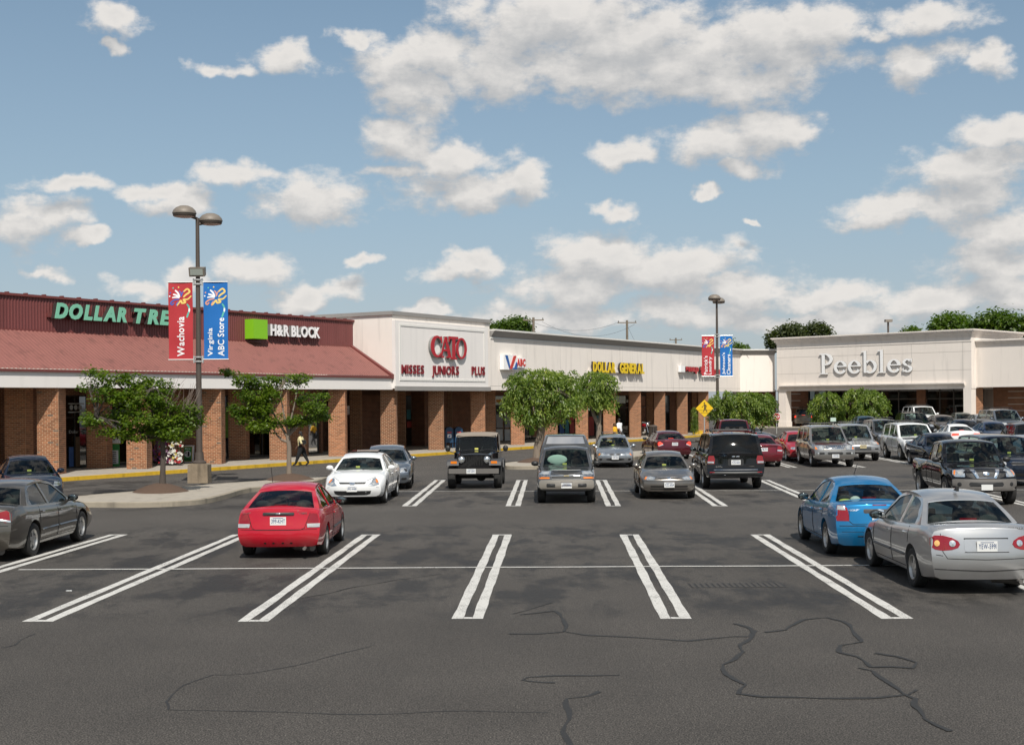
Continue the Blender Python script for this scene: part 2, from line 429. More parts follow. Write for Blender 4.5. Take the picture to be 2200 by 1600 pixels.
M_asph = asphalt()
M_line = mat('road_paint', (0.56, 0.545, 0.51), 0.8, var=0.16, scale=9, bump=0.3, bscale=60, stain=0.2)
def worn(m):
    t = NT(m.node_tree); b = m.node_tree.nodes['Principled BSDF']; out = m.node_tree.nodes['Material Output']
    tc_ = t.n('ShaderNodeTexCoord'); n = t.n('ShaderNodeTexNoise'); n.inputs['Scale'].default_value = 42; n.inputs['Detail'].default_value = 6; n.inputs['Roughness'].default_value = 0.75
    n2 = t.n('ShaderNodeTexNoise'); n2.inputs['Scale'].default_value = 1.7; t.l(tc_.outputs['Object'], n2.inputs['Vector'])
    t.l(tc_.outputs['Object'], n.inputs['Vector'])
    tr = t.n('ShaderNodeBsdfTransparent'); mx_ = t.n('ShaderNodeMixShader')
    t.l(t.sstep(t.m('ADD', n.outputs[0], t.m('MULTIPLY', n2.outputs[0], 0.25)), 0.45, 0.60), mx_.inputs[0]); t.l(tr.outputs[0], mx_.inputs[1]); t.l(b.outputs[0], mx_.inputs[2]); t.l(mx_.outputs[0], out.inputs[0])
worn(M_line)
M_tar = mat('sealing_tar', (0.022, 0.021, 0.02), 0.7, var=0.3, scale=12, bump=0.3, bscale=40)
M_conc = mat('concrete', (0.36, 0.32, 0.265), 0.9, var=0.14, scale=3, bump=0.25, bscale=30, stain=0.25)
M_kerb = mat('kerb_concrete', (0.30, 0.26, 0.20), 0.9, var=0.2, scale=5, bump=0.3, bscale=25, stain=0.45)
M_yel = mat('yellow_kerb_paint', (0.62, 0.38, 0.02), 0.75, var=0.25, scale=3.5, bump=0.2, bscale=30, stain=0.5)
M_mortar = mat('mortar', (0.56, 0.42, 0.28), 0.95, var=0.15, scale=6)
M_brick = mat('fired_brick', (0.27, 0.112, 0.053), 0.85, var=0.15, scale=20, island=0.32, objrand=0.30, bump=0.3, bscale=60)
M_brickdark = mat('overburnt_brick', (0.12, 0.085, 0.065), 0.8, var=0.2, scale=20, objrand=0.2)
M_bwall = brickmat('brick_wall_far', (0.21, 0.078, 0.04), (0.15, 0.058, 0.033), (0.33, 0.23, 0.15))
M_stucco = mat('white_stucco', (0.80, 0.735, 0.67), 0.9, var=0.045, scale=0.8, bump=0.15, bscale=40, stain=0.13)
M_stucco2 = mat('warm_grey_stucco', (0.77, 0.70, 0.635), 0.9, var=0.05, scale=0.7, bump=0.15, bscale=40, stain=0.10)
M_panel = mat('white_panel', (0.79, 0.75, 0.715), 0.7, var=0.03, scale=0.9, stain=0.05)
M_trimw = mat('white_trim', (0.72, 0.70, 0.66), 0.7, var=0.04, scale=2)
M_grey = mat('grey_coping', (0.28, 0.265, 0.25), 0.6, var=0.1, scale=2)
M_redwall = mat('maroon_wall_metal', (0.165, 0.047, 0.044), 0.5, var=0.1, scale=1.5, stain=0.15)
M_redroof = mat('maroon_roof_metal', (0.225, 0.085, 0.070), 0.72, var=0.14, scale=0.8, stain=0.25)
M_redtrim = mat('maroon_trim', (0.16, 0.04, 0.035), 0.5)
M_bulb = mat('galvanised', (0.6, 0.6, 0.58), 0.4, 0.6)
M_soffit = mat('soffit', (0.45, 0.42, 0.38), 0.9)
M_shopglass = glass('shop_glass', (0.16, 0.18, 0.17), 0.9, 0.02)
M_dark = mat('dark_interior', (0.02, 0.018, 0.016), 0.9)
M_frame = mat('bronze_frame', (0.035, 0.03, 0.026), 0.45)
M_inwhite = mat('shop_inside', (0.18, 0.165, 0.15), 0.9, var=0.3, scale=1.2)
M_bark = mat('bark', (0.20, 0.16, 0.125), 0.95, var=0.35, scale=9, bump=0.8, bscale=18, stretch=(1, 1, 0.25))
M_barkd = mat('dark_bark', (0.075, 0.06, 0.05), 0.95, var=0.35, scale=9, bump=0.8, bscale=18, stretch=(1, 1, 0.25))
M_mulch = mat('mulch', (0.10, 0.062, 0.042), 0.98, var=0.6, scale=30, bump=1.0, bscale=40)
M_pole = mat('brown_pole', (0.088, 0.07, 0.058), 0.5, 0.2, var=0.1, scale=3)
M_lamp = mat('lamp_housing', (0.20, 0.17, 0.14), 0.55, 0.1, var=0.1, scale=4)
M_lens = mat('lamp_lens', (0.42, 0.33, 0.29), 0.35, var=0.1, scale=5)
M_black = mat('black_plastic', (0.018, 0.018, 0.018), 0.5)
M_well = mat('wheel_well', (0.008, 0.008, 0.008), 0.95)
M_tyre = mat('tyre_rubber', (0.022, 0.021, 0.020), 0.85, var=0.3, scale=10, bump=0.4, bscale=50)
M_rim = mat('alloy_rim', (0.52, 0.51, 0.49), 0.32, 0.8)
M_rimdark = mat('dark_rim_metal', (0.05, 0.05, 0.05), 0.6, 0.4)  # dark metal of the disc behind the spokes
M_chrome = mat('chrome', (0.85, 0.85, 0.85), 0.08, 1.0)
M_int = mat('car_interior', (0.035, 0.034, 0.034), 0.85)
M_seatg = mat('grey_seat', (0.42, 0.46, 0.42), 0.9)
M_seatb = mat('beige_seat', (0.42, 0.38, 0.31), 0.9)
M_seatd = mat('charcoal_seat', (0.05, 0.05, 0.055), 0.9)
M_cglass = glass('car_glass', (0.62, 0.72, 0.68), 0.8, 0.0)
M_cglassd = glass('privacy_glass', (0.10, 0.11, 0.11), 0.9, 0.0)
M_seam = mat('panel_gap', (0.012, 0.012, 0.012), 0.9)
M_plate = mat('plate_white', (0.70, 0.70, 0.68), 0.5)
M_platetxt = mat('plate_blue', (0.05, 0.09, 0.20), 0.6)
M_mirror = mat('mirror_glass', (0.22, 0.25, 0.25), 0.03, 1.0)
M_lred = mat('red_lens', (0.24, 0.003, 0.006), 0.10, coat=1.0)
M_lclear = mat('clear_lens', (0.60, 0.60, 0.58), 0.12, 0.5, coat=1.0)
M_lamber = mat('amber_lens', (0.75, 0.20, 0.01), 0.2, coat=1.0)
M_bulbchr = mat('reflector', (0.85, 0.86, 0.85), 0.18, 0.9, coat=1.0)
M_sticker = mat('inspection_sticker', (0.65, 0.62, 0.15), 0.5)
M_glow = bpy.data.materials.new('lit_brake_lamp'); M_glow.use_nodes = True
_b = M_glow.node_tree.nodes['Principled BSDF']; _b.inputs['Base Color'].default_value = (0.7, 0.02, 0.01, 1)
_b.inputs['Emission Color'].default_value = (1, 0.05, 0.02, 1); _b.inputs['Emission Strength'].default_value = 1.2


def smooth01(t): t = max(0.0, min(1.0, t)); return t * t * (3 - 2 * t)


def ground_z(x, y):
    """the lot climbs gently towards the far right corner"""
    return 0.46 * smooth01((y - 62) / 44) * smooth01((x - 13) / 11)


# ------------------------------------------------------------------ text
_cc = {}


def glyph(ch, off=0.0, shear=0.0):
    key = (ch, off, shear)
    if key in _cc: return _cc[key]
    cu = bpy.data.curves.new('t', 'FONT'); cu.body = ch; cu.size = 1; cu.offset = off; cu.shear = shear
    cu.extrude = 0.5; cu.resolution_u = 3
    o = bpy.data.objects.new('t', cu); C.objects.link(o)
    bpy.context.view_layer.update()
    me = bpy.data.meshes.new_from_object(o)
    vs = [tuple(v.co) for v in me.vertices]; fs = [tuple(p.vertices) for p in me.polygons]
    bpy.data.objects.remove(o); bpy.data.meshes.remove(me); bpy.data.curves.remove(cu)
    _cc[key] = (vs, fs)
    return _cc[key]


def text_layout(s, off=0.0, shear=0.0, gap=0.08, space=0.32):
    """list of (char, x, verts, faces) with widths from the glyph shapes"""
    out = []; x = 0.0
    for ch in s:
        if ch == ' ': x += space; continue
        vs, fs = glyph(ch, off, shear)
        x0 = min(v[0] for v in vs); x1 = max(v[0] for v in vs)
        out.append((ch, [(v[0] - x0 + x, v[1], v[2]) for v in vs], fs)); x += x1 - x0 + gap
    return out, x - gap


def text_mb(s, w, h, depth, off=0.0, shear=0.0, gap=0.08, space=0.32, zcap=None):
    """returns list of MB per letter: x in 0..w, z in 0..h (cap height), y in -depth..0 (front towards -y)"""
    lay, tot = text_layout(s, off, shear, gap, space)
    caps = [v[1] for (_, vs, _) in lay for v in vs]
    top = max(caps); bot = min(caps) if zcap is None else 0.0
    res = []
    for ch, vs, fs in lay:
        b = MB(); b.add([(v[0] / tot * w, -depth * (v[2] + 0.5), (v[1] - bot) / (top - bot) * h) for v in vs], fs)
        res.append((ch, b))
    return res


def flat_text(s, w, h, thick=0.004, off=0.0, **kw):
    m = MB()
    for _, b in text_mb(s, w, h, thick, off, **kw): m.add(b.v, b.f)
    return m


def xform(mb, M):
    mb.v = [tuple(M @ Vector(v)) for v in mb.v]; return mb

# ================================================================== SETTING: ground
def grid_ground():
    xs = [-1500, -400, -150, -60] + list(np.linspace(-40, 60, 51)) + [80, 150, 400, 1500]
    ys = [-300, -60, -10] + list(np.linspace(0, 130, 66)) + [180, 400, 1200, 2600]
    m = MB(); m.grid([[(x, y, ground_z(x, y)) for x in xs] for y in ys], flip=True)
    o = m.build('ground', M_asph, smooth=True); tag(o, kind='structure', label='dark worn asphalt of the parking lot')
grid_ground()


def strip_poly(pts_px):
    return [G(*p) for p in pts_px]


def flat(name, polys, m, z=0.004, kind='structure', label=None):
    b = MB()
    for p in polys:
        n = len(p); b.add([(q.x, q.y, ground_z(q.x, q.y) + z) for q in p], [tuple(range(n))])
    o = b.build(name, m); tag(o, label, kind=kind); return o


VP = (1192, 861)
def along(p, y):   # the point of the stall line through pixel p that shows at row y
    t = (y - p[1]) / (VP[1] - p[1]); return (p[0] + (VP[0] - p[0]) * t, y)


def hairpin(cx_bot, yb, cx_top, yt, first=[0]):
    a = G(cx_bot, yb); b = G(cx_top, yt)
    d = (b - a).normalized(); nrm = Vector((-d.y, d.x, 0)); L = (b - a).length
    hw, sw = 0.205, 0.145        # half width over both stripes, width of one stripe
    m = MB(); N = 26
    def wob(s, k): return 0.006 * math.sin(s * 2.1 + k * 3 + a.x) + 0.004 * math.sin(s * 5.3 + k * 7 + a.x)
    for sgn in (-1, 1):
        rows = []
        for i in range(N + 1):
            s = L * i / N
            o = a + d * s; e1 = hw * sgn + wob(s, sgn); e2 = (hw - sw) * sgn + wob(s, sgn + 5)
            r = []
            for e in (e1, e2):
                p = o + nrm * e; r.append((p.x, p.y, ground_z(p.x, p.y) + 0.004))
            rows.append(r)
        m.grid(rows)
    for s0, s1 in ((0.0, 0.13), (L - 0.13, L)):
        q = [a + d * s0 - nrm * (hw - sw), a + d * s0 + nrm * (hw - sw), a + d * s1 + nrm * (hw - sw), a + d * s1 - nrm * (hw - sw)]
        m.add([(p.x, p.y, ground_z(p.x, p.y) + 0.004) for p in q], [(0, 1, 2, 3)])
    tag(m.build('stall_marking', M_line), 'painted double stall line', kind='structure')


near = [(-385, -5), (80, 243), (543, 520), (1004, 797), (1452, 1079), (1929, 1352), (2400, 1632)]
# bottom and top centres of each near double line
for bx, tx in [(-385, 255), (80, 520), (543, 797), (1004, 1079), (1452, 1352), (1929, 1632), (2400, 1910)]:
    hairpin(bx, 1335 if bx < 600 else 1329, tx, 1148)
for bx, tx in [(655, 775), (879, 946), (1102, 1122), (1318, 1291), (1548, 1465), (1772, 1640), (1995, 1812), (2220, 1985)]:
    hairpin(bx, 1087, tx, 1031)
for k in range(-1, 6):
    bx = 1703 + 148 * k; tx = VP[0] + (bx - VP[0]) * (976 - VP[1]) / (1003 - VP[1])
    if k < 5: hairpin(bx, 1004, tx, 976)


def thin_line(p0, p1, w=0.10):
    a = G(*p0); b = G(*p1); d = (b - a).normalized(); n = Vector((-d.y, d.x, 0)) * w / 2
    L = (b - a).length; N = max(2, int(L / 0.7)); rows = []
    for i in range(N + 1):
        c = a + d * L * i / N + n * 0.25 * math.sin(i * 1.3)
        rows.append([(*(c - n).xy, ground_z(c.x, c.y) + 0.008), (*(c + n).xy, ground_z(c.x, c.y) + 0.008)])
    m = MB(); m.grid(rows); tag(m.build('stall_marking', M_line), 'thin painted line between facing stalls', kind='structure')
thin_line((40, 1224), (1990, 1214)); thin_line((760, 1056), (2260, 1052)); thin_line((1560, 990), (2260, 987), 0.12)
thin_line((1490, 992), (1640, 991), 0.1)

# sealed cracks in the asphalt
CR = [
    [(805, 1385), (740, 1402), (680, 1418), (610, 1433), (545, 1447), (500, 1450), (455, 1449), (425, 1458), (395, 1470), (380, 1488), (352, 1508), (360, 1524), (440, 1524), (540, 1528), (660, 1532), (760, 1533), (880, 1532), (1000, 1527), (1100, 1528), (1200, 1530)],
    [(0, 1392), (30, 1385), (60, 1368), (80, 1358)],
    [(1284, 1484), (1262, 1494), (1222, 1500), (1216, 1520), (1222, 1545), (1214, 1570), (1222, 1612)],
    [(1330, 1450), (1270, 1452), (1190, 1452), (1130, 1454), (1122, 1460), (1160, 1464), (1215, 1466)],
    [(1096, 1362), (1150, 1362), (1210, 1356), (1260, 1364), (1330, 1368), (1400, 1372), (1480, 1376), (1570, 1368), (1610, 1368), (1630, 1352)],
    [(1105, 1318), (1150, 1304), (1195, 1294)], [(1212, 1356), (1214, 1330), (1190, 1312), (1150, 1318), (1110, 1322)],
    [(1575, 1340), (1612, 1350), (1625, 1362), (1590, 1385), (1600, 1400), (1580, 1410), (1556, 1428), (1560, 1450), (1574, 1460), (1600, 1470), (1590, 1490), (1640, 1498), (1760, 1500), (1880, 1498), (1950, 1492), (1980, 1480)],
    [(1640, 1358), (1690, 1352), (1722, 1332), (1780, 1326), (1812, 1334), (1840, 1360), (1846, 1378), (1808, 1386), (1806, 1402), (1840, 1412), (1875, 1432), (1920, 1432), (1960, 1436), (1966, 1424), (1930, 1410), (1870, 1400)],
    [(1842, 1434), (1880, 1442), (1910, 1470), (1940, 1490), (1970, 1500), (1966, 1516), (1985, 1545), (2020, 1560), (2060, 1575)],
    [(640, 1288), (760, 1262), (850, 1246), (960, 1232)],
]
for ci, c in enumerate(CR):
    pts = [G(*p) for p in c]
    dense = []
    for a, b in zip(pts[:-1], pts[1:]):
        n = max(2, int((b - a).length / 0.07))
        for i in range(n):
            t = i / n; dense.append(a.lerp(b, t))
    for i in range(len(dense)):
        dense[i] = dense[i] + Vector((0.022 * math.sin(i * 0.42 + ci) + rnd.uniform(-.004, .004), 0.024 * math.sin(i * 0.31 + ci * 2) + rnd.uniform(-.004, .004), 0))
    rows = []
    for i, p in enumerate(dense):
        d = (dense[min(i + 1, len(dense) - 1)] - dense[max(0, i - 1)]); d.normalize(); n = Vector((-d.y, d.x, 0))
        wd = (0.010 if c[0][0] in (640, 805, 1105, 0) else 0.024) * (0.45 + 0.9 * abs(math.sin(i * 0.23 + ci)) + rnd.uniform(-.1, .1))
        zc = 0.0022 + 0.0006 * ci; rows.append([(p.x - n.x * wd, p.y - n.y * wd, zc), (p.x + n.x * wd, p.y + n.y * wd, zc + .0002)])
    m = MB(); m.grid(rows); tag(m.build('sealed_crack', M_tar), 'dark tar sealed crack in the asphalt', kind='structure')

# storm drain grate in the stall right of centre
M_gratebar = mat('iron_grate', (0.05, 0.044, 0.038), 0.8, var=.3)
dg = thing('storm_drain', 'dark slotted storm drain grate set in the asphalt between two double lines', 'drain grate', G(1582, 1257))
b = MB(); b.bb(-.72, .72, -0.24, 0.24, 0.001, 0.003); b.build('frame', M_tar, dg)
for i in range(16):
    b = MB(); b.bb(-.70 + i * 0.0885, -.645 + i * 0.0885, -0.22, 0.22, 0.003, 0.008); b.build('bar', M_gratebar, dg)


def island(outline, back_n, name_label):
    """raised concrete island: kerb ring and slab"""
    pts = [G(*p) if i < back_n else G(p[0], p[1], 0.15).to_2d().to_3d() for i, p in enumerate(outline)]
    # round off
    for _ in range(2):
        q = []
        for i in range(len(pts)):
            a, b_ = pts[i], pts[(i + 1) % len(pts)]; q += [a.lerp(b_, 0.25), a.lerp(b_, 0.75)]
        pts = q
    cen = sum(pts, Vector()) / len(pts)
    ins = []
    n = len(pts)
    for i in range(n):
        t = (pts[(i + 1) % n] - pts[i - 1]).normalized(); nr = Vector((-t.y, t.x, 0))
        if nr.dot(cen - pts[i]) < 0: nr = -nr
        ins.append(pts[i] + nr * 0.16)
    m = MB()
    vs = [(p.x, p.y, -0.02) for p in pts] + [(p.x, p.y, 0.135) for p in pts] + [(p.x * .88 + i_.x * .12, p.y * .88 + i_.y * .12, 0.152) for p, i_ in zip(pts, ins)] + [(p.x, p.y, 0.152) for p in ins]
    fs = []
    for k in range(3):
        for i in range(n): fs.append((k * n + i, k * n + (i + 1) % n, (k + 1) * n + (i + 1) % n, (k + 1) * n + i))
    m.add(vs, fs); tag(m.build('kerb', M_kerb, smooth=True), name_label + ' kerb', kind='structure')
    s = MB(); tri = tessellate_polygon([[Vector((p.x, p.y, 0)) for p in ins]])
    s.add([(p.x, p.y, 0.149) for p in ins], [tuple(t) for t in tri]); tag(s.build('pavement', M_conc), name_label, kind='structure')


island([(170, 1089), (287, 1091), (378, 1088), (440, 1083), (488, 1071), (530, 1057), (600, 1052), (680, 1042), (712, 1030), (705, 1021), (560, 1032), (451, 1039), (321, 1052), (165, 1064), (105, 1074), (110, 1083)], 9, 'concrete tree island')
island([(1060, 1005), (1100, 1009), (1170, 1008), (1290, 999), (1385, 985), (1404, 974), (1396, 966), (1300, 973), (1180, 984), (1080, 993), (1058, 999)], 6, 'concrete tree island')
island([(1490, 950), (1560, 952), (1640, 946), (1690, 938), (1690, 932), (1600, 936), (1500, 943)], 4, 'concrete tree island')


def mound(px, py, r, h):
    c = G(px, py, 0.15); m = MB(); rows = []
    N = 28
    for j in range(9):
        t = j / 8; row = []
        for i in range(N + 1):
            a = 2 * PI * (i % N) / N; rr = r * t * (1 + 0.06 * math.sin(3 * a + px))
            z = h * (1 - t ** 1.7) + (0.012 * math.sin(i * 2.7 + j * 1.9) if 0 < j < 8 else 0)
            row.append((rr * math.cos(a), rr * math.sin(a), z))
        rows.append(row)
    m.grid(rows)
    o = m.build('mulch_mound', M_mulch, smooth=True); o.location = c
    tag(o, 'brown mulch piled round the trunk of the tree', kind='stuff'); return c
MC1 = mound(345, 1056, 0.85, 0.27); MC2 = mound(622, 1030, 0.85, 0.22); MC3 = mound(1152, 992, 0.9, 0.2)

# ================================================================== frames of the two wings
nW = Vector((0.8547, -0.519, 0)); dW = Vector((0.519, 0.8547, 0)); nC = -42.6
FW = Matrix.Translation(nW * nC) @ Matrix.Rotation(math.atan2(dW.y, dW.x), 4, 'Z')
eP = Vector((0.714, -0.700, 0)).normalized(); oP = Vector((22.96, 113.8, 0))
FP = Matrix.Translation(oP) @ Matrix.Rotation(math.atan2(eP.y, eP.x), 4, 'Z')


def ray_frame(FM, px, py, yl):
    u, w = unroll(px, py)
    inv = FM.inverted(); o = inv @ Vector((0, 0, H)); d = inv.to_3x3() @ Vector((u, F, w))
    k = (yl - o.y) / d.y; p = o + d * k
    return p.x, p.z
def W(px, py, yl): return ray_frame(FW, px, py, yl)
def Pb(px, py, yl): return ray_frame(FP, px, py, yl)
def wthing(name, label, cat, s, y=0.0, z=0.0, FM=None, group=None):
    FM = FM or FW
    p = FM @ Vector((s, y, z)); rz = math.atan2(FM[1][0], FM[0][0])
    return thing(name, label, cat, p, rz, group)


YF = -0.8                      # fascia plane
sCL = W(843, 760, YF)[0]; sCR = W(1052, 760, YF)[0]; sEnd = W(1590, 800, YF)[0]
sL = W(-260, 800, YF)[0]
zSof = 3.56; zEave = 4.28; zTopDG = W(1053, 707, YF)[1]; zTopC = W(843, 676, YF)[1]
yWall = YF + 2.64
zWB = W(754, 745, yWall)[1]; zWT = W(754, 691, yWall)[1]
print('wing', sL, sCL, sCR, sEnd, zTopDG, zTopC, zWB, zWT)

# sidewalk
b = MB(); b.bb(sL, sEnd + 3, -2.45, 6.2, -0.05, 0.15)
tag(b.build('sidewalk', M_conc, frame=FW), 'pale concrete sidewalk along the shops', kind='structure')
b = MB()
sgs = np.arange(sL, sEnd + 2.4, 3.05)
for s0 in sgs:
    b.bb(s0 + 0.006, s0 + 3.044, -2.6, -2.45, -0.05, 0.147)
tag(b.build('kerb', M_yel, frame=FW), 'yellow painted kerb along the sidewalk', kind='structure')
b = MB()
for s0 in sgs: b.bb(s0 - 0.006, s0 + 0.006, -2.44, -0.1, 0.1502, 0.1522)
tag(b.build('joint', M_seam, frame=FW), 'dark joints across the sidewalk', kind='structure')

# ------------------------------------------------------------------ buildings of the left wing
redB = wthing('shop_building', 'low brick shop building with sloping maroon metal roof and white fascia band', 'building', sCL - 30)
catB = wthing('shop_building', 'tall white shop block with grey coping and framed panel between maroon roof and long wall', 'building', (sCL + sCR) / 2)
longB = wthing('shop_building', 'long low shop building with plain white wall over a brick arcade', 'building', (sCR + sEnd) / 2)


def ribbed(s0, s1, pA, pB, rib=0.15, h=0.028):
    """ribbed sheet between two lines across the wing; pA, pB = (y, z)"""
    m = MB(); n = int((s1 - s0) / rib)
    dy, dz = pB[0] - pA[0], pB[1] - pA[1]; L = math.hypot(dy, dz); ny, nz = -dz / L, dy / L
    if ny > 0: ny, nz = -ny, -nz
    prof = []
    for i in range(n):
        a = s0 + i * rib
        prof += [(a, 0), (a + rib * 0.42, 0), (a + rib * 0.54, h), (a + rib * 0.86, h)]
    prof.append((s1, 0))
    rows = [[(s, p[0] + ny * o, p[1] + nz * o) for s, o in prof] for p in (pA, pB)]
    m.grid(rows); return m


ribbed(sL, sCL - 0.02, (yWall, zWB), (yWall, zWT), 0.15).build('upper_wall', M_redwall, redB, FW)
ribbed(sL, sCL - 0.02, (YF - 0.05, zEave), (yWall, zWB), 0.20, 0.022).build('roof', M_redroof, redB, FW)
b = MB(); b.bb(sL, sCL - 0.01, YF - 0.09, YF + .1, zEave - 0.11, zEave - 0.012); b.build('gutter', M_redtrim, redB, FW)
b = MB(); b.bb(sL, sCL + 0.1, yWall - 0.10, yWall + 0.25, zWT, zWT + 0.10)
for i in np.arange(sL, sCL, 0.9): b.bb(i, i + 0.1, yWall - 0.06, yWall + 0.12, zWT + 0.10, zWT + 0.15)
b.build('coping', M_redtrim, redB, FW)
b = MB(); b.bb(sL, sCL + 0.0, yWall - 0.05, yWall - 0.01, zWB - 0.03, zWB + 0.05); b.build('flashing', M_redtrim, redB, FW)
b = MB()
b.prism([(YF - 0.12, zEave - 0.14), (yWall + .02, zWB - 0.12), (yWall + .02, zWB + 0.10), (YF - 0.12, zEave + 0.10)], sCL - 0.26, sCL - 0.03, 'YZ'); b.build('gable_trim', M_redtrim, redB, FW)
b = MB(); b.bb(sL, sCL - 0.005, YF, YF + 0.30, zSof, zEave - 0.10); b.build('fascia', M_panel, redB, FW)
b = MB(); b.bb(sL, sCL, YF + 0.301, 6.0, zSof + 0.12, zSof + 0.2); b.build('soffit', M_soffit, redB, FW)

# white block
b = MB(); b.bb(sCL, sCR, YF, YF + 5.5, 3.62, zTopC); b.build('upper_wall', M_stucco, catB, FW)
b = MB(); b.bb(sCL - 0.10, sCR + 0.08, YF - 0.10, YF + 5.6, zTopC, zTopC + 0.20); b.build('coping', M_grey, catB, FW)
sp0, zz = W(850, 690, YF - .25); sp1 = W(1049, 700, YF - .25)[0]
zp0 = W(850, 834, YF - .25)[1]; zp1 = W(850, 687, YF - .25)[1]
b = MB(); b.bb(sp0, sp1, YF - 0.22, YF - 0.002, zp0, zp1); b.build('sign_panel', M_panel, catB, FW)
b = MB()
fr = 0.11
b.bb(sp0 + .35, sp1 - .35, YF - 0.25, YF - 0.222, zp1 - 0.30, zp1 - 0.30 + fr); b.bb(sp0 + .35, sp1 - .35, YF - 0.25, YF - 0.222, zp0 + 0.42, zp0 + 0.42 + fr)
b.bb(sp0 + .35, sp0 + .35 + fr, YF - 0.25, YF - 0.222, zp0 + 0.42 + fr, zp1 - 0.30); b.bb(sp1 - .35 - fr, sp1 - .35, YF - 0.25, YF - 0.222, zp0 + 0.42 + fr, zp1 - 0.30)
b.build('panel_frame', M_trimw, catB, FW)
b = MB(); b.bb(sp0 - 0.1, sp1 + 0.1, YF - 0.34, YF - 0.223, zp0 - 0.12, zp0 + 0.12); b.build('ledge', M_grey, catB, FW)
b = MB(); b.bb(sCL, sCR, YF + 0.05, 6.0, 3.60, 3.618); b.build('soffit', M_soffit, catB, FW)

# long white wall
b = MB(); b.bb(sCR + 0.003, sEnd, YF, YF + 0.4, zSof, zTopDG - 0.5); b.build('upper_wall', M_stucco, longB, FW)
b = MB()
b.bb(sCR + 0.1, sEnd + .02, YF - 0.05, YF + 0.45, zTopDG - 0.56, zTopDG - 0.47); b.build('cornice_band', M_trimw, longB, FW)  # plain white trim band under the cornice
b = MB(); b.prism([(YF - 0.02, zTopDG - 0.468), (YF - 0.30, zTopDG - 0.10), (YF + .4, zTopDG - 0.10), (YF + .4, zTopDG - 0.468)], sCR + 0.1, sEnd + 0.03, 'YZ'); b.build('cornice', M_grey, longB, FW)
b = MB(); b.bb(sCR + 0.1, sEnd + .05, YF - 0.36, YF + 0.5, zTopDG - 0.098, zTopDG); b.build('coping', M_trimw, longB, FW)
b = MB(); b.bb(sCR, sEnd, YF - 0.003, YF - 0.0005, zSof + 0.25, zSof + 0.275)
for s in np.arange(sCR + 4.3, sEnd, 4.4): b.bb(s, s + 0.02, YF - 0.003, YF - 0.0005, zSof + .28, zTopDG - 0.57)
b.build('reveal', M_soffit, longB, FW)
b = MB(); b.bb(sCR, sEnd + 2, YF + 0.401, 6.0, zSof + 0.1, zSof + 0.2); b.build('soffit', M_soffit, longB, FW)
b = MB(); b.bb(sL, sEnd + 1, 6.6, 24, 0, 6.6); b.build('rear_block', M_stucco2, longB, FW)

# ------------------------------------------------------------------ brick pillars
BRL, BRH, BRW = 0.213, 0.0762, 0.85


def brick_mesh(name, l, m):
    b = MB(); b.bb(0.008, l - 0.008, -0.006, 0.012, 0.008, BRH - 0.008)
    b.f = b.f[1:] if False else b.f
    me = bpy.data.meshes.new(name); me.from_pydata(b.v, [], b.f); me.materials.append(m); return me
BM = {(k, d): brick_mesh('brick', BRL * k, (M_brickdark if d else M_brick)) for k in (1.0, 0.5) for d in (0, 1)}


def pillar(parent, wx, wy, h, z0=0.15, singles=False, size=BRW, label=None):
    """brick pillar standing square to the lot; (wx, wy) = its near left corner"""
    core = MB(); core.bb(wx + 0.003, wx + size - 0.003, wy + 0.003, wy + size - 0.003, z0 - 0.05, h)
    p = core.build('pillar', M_mortar, parent, Matrix.Identity(4))
    rows = int((h - z0) / BRH); nb = int(round(size / BRL)); bl = size / nb
    stuff = MB(); cnt = 0
    inv = XF[p.name].inverted()
    for r in range(rows):
        z = z0 + r * BRH
        segs = [(i * bl, bl) for i in range(nb)] if r % 2 == 0 else [(0, bl / 2)] + [(bl / 2 + i * bl, bl) for i in range(nb - 1)] + [(size - bl / 2, bl / 2)]
        for (a, l) in segs:
            if singles and cnt < 298:
                d = 1 if rnd.random() < 0.05 else 0
                me = BM[(1.0 if l > bl * 0.7 else 0.5, d)]
                o = bpy.data.objects.new('brick', me); C.objects.link(o); o.parent = p
                o.matrix_local = inv @ Matrix.Translation((wx + a, wy + 0.0 + rnd.uniform(-.002, .002), z)); XF[o.name] = XF[p.name]; cnt += 1
            else:
                stuff.bb(wx + a + .008, wx + a + l - .008, wy - 0.006, wy + 0.014, z + .008, z + BRH - .008)
        for (a, l) in segs:
            stuff.bb(wx + size - 0.014, wx + size + 0.006, wy + a + .018, wy + a + l - .008, z + .008, z + BRH - .008)
            stuff.bb(wx - 0.006, wx + 0.014, wy + a + .018, wy + a + l - .008, z + .008, z + BRH - .008)
    s = stuff.build('brickwork', M_brick, p, Matrix.Identity(4), fix=False); s['kind'] = 'stuff'
    if singles:  # bricks sit 6 mm proud like the rest
        for o in p.children:
            if o.name.startswith('brick') and not o.name.startswith('brickwork'): pass
    return p


pill = [80, 272, 435, 579, 706, 818, 921, 1012, 1098, 1170, 1237, 1297, 1353, 1406, 1455, 1501]
for i, px in enumerate([-160] + pill):
    s, _ = W(px, 1000 if px < 400 else 960, 0.0)
    p = FW @ Vector((s, 0, 0))
    par = redB if px < 830 else (catB if px < 1050 else longB)
    pillar(par, p.x, p.y, 3.60 if par is catB else zSof + .1, singles=(px in (80, 272, 435)))
# second row of piers in front of the shop wall
for px0, yl in [(10, 2.2), (186, 2.2), (345, 2.2), (491, 2.2), (622, 2.2), (752, 4.2), (848, 4.2), (950, 4.2), (1043, 1.2), (1390, 3.4), (1487, 3.4)]:
    s, _ = W(px0, 960, yl); p = FW @ Vector((s, yl, 0))
    par = redB if px0 < 830 else (catB if px0 < 1050 else longB)
    pillar(par, p.x, p.y, 3.62, size=0.64 if px0 > 700 else 0.85)

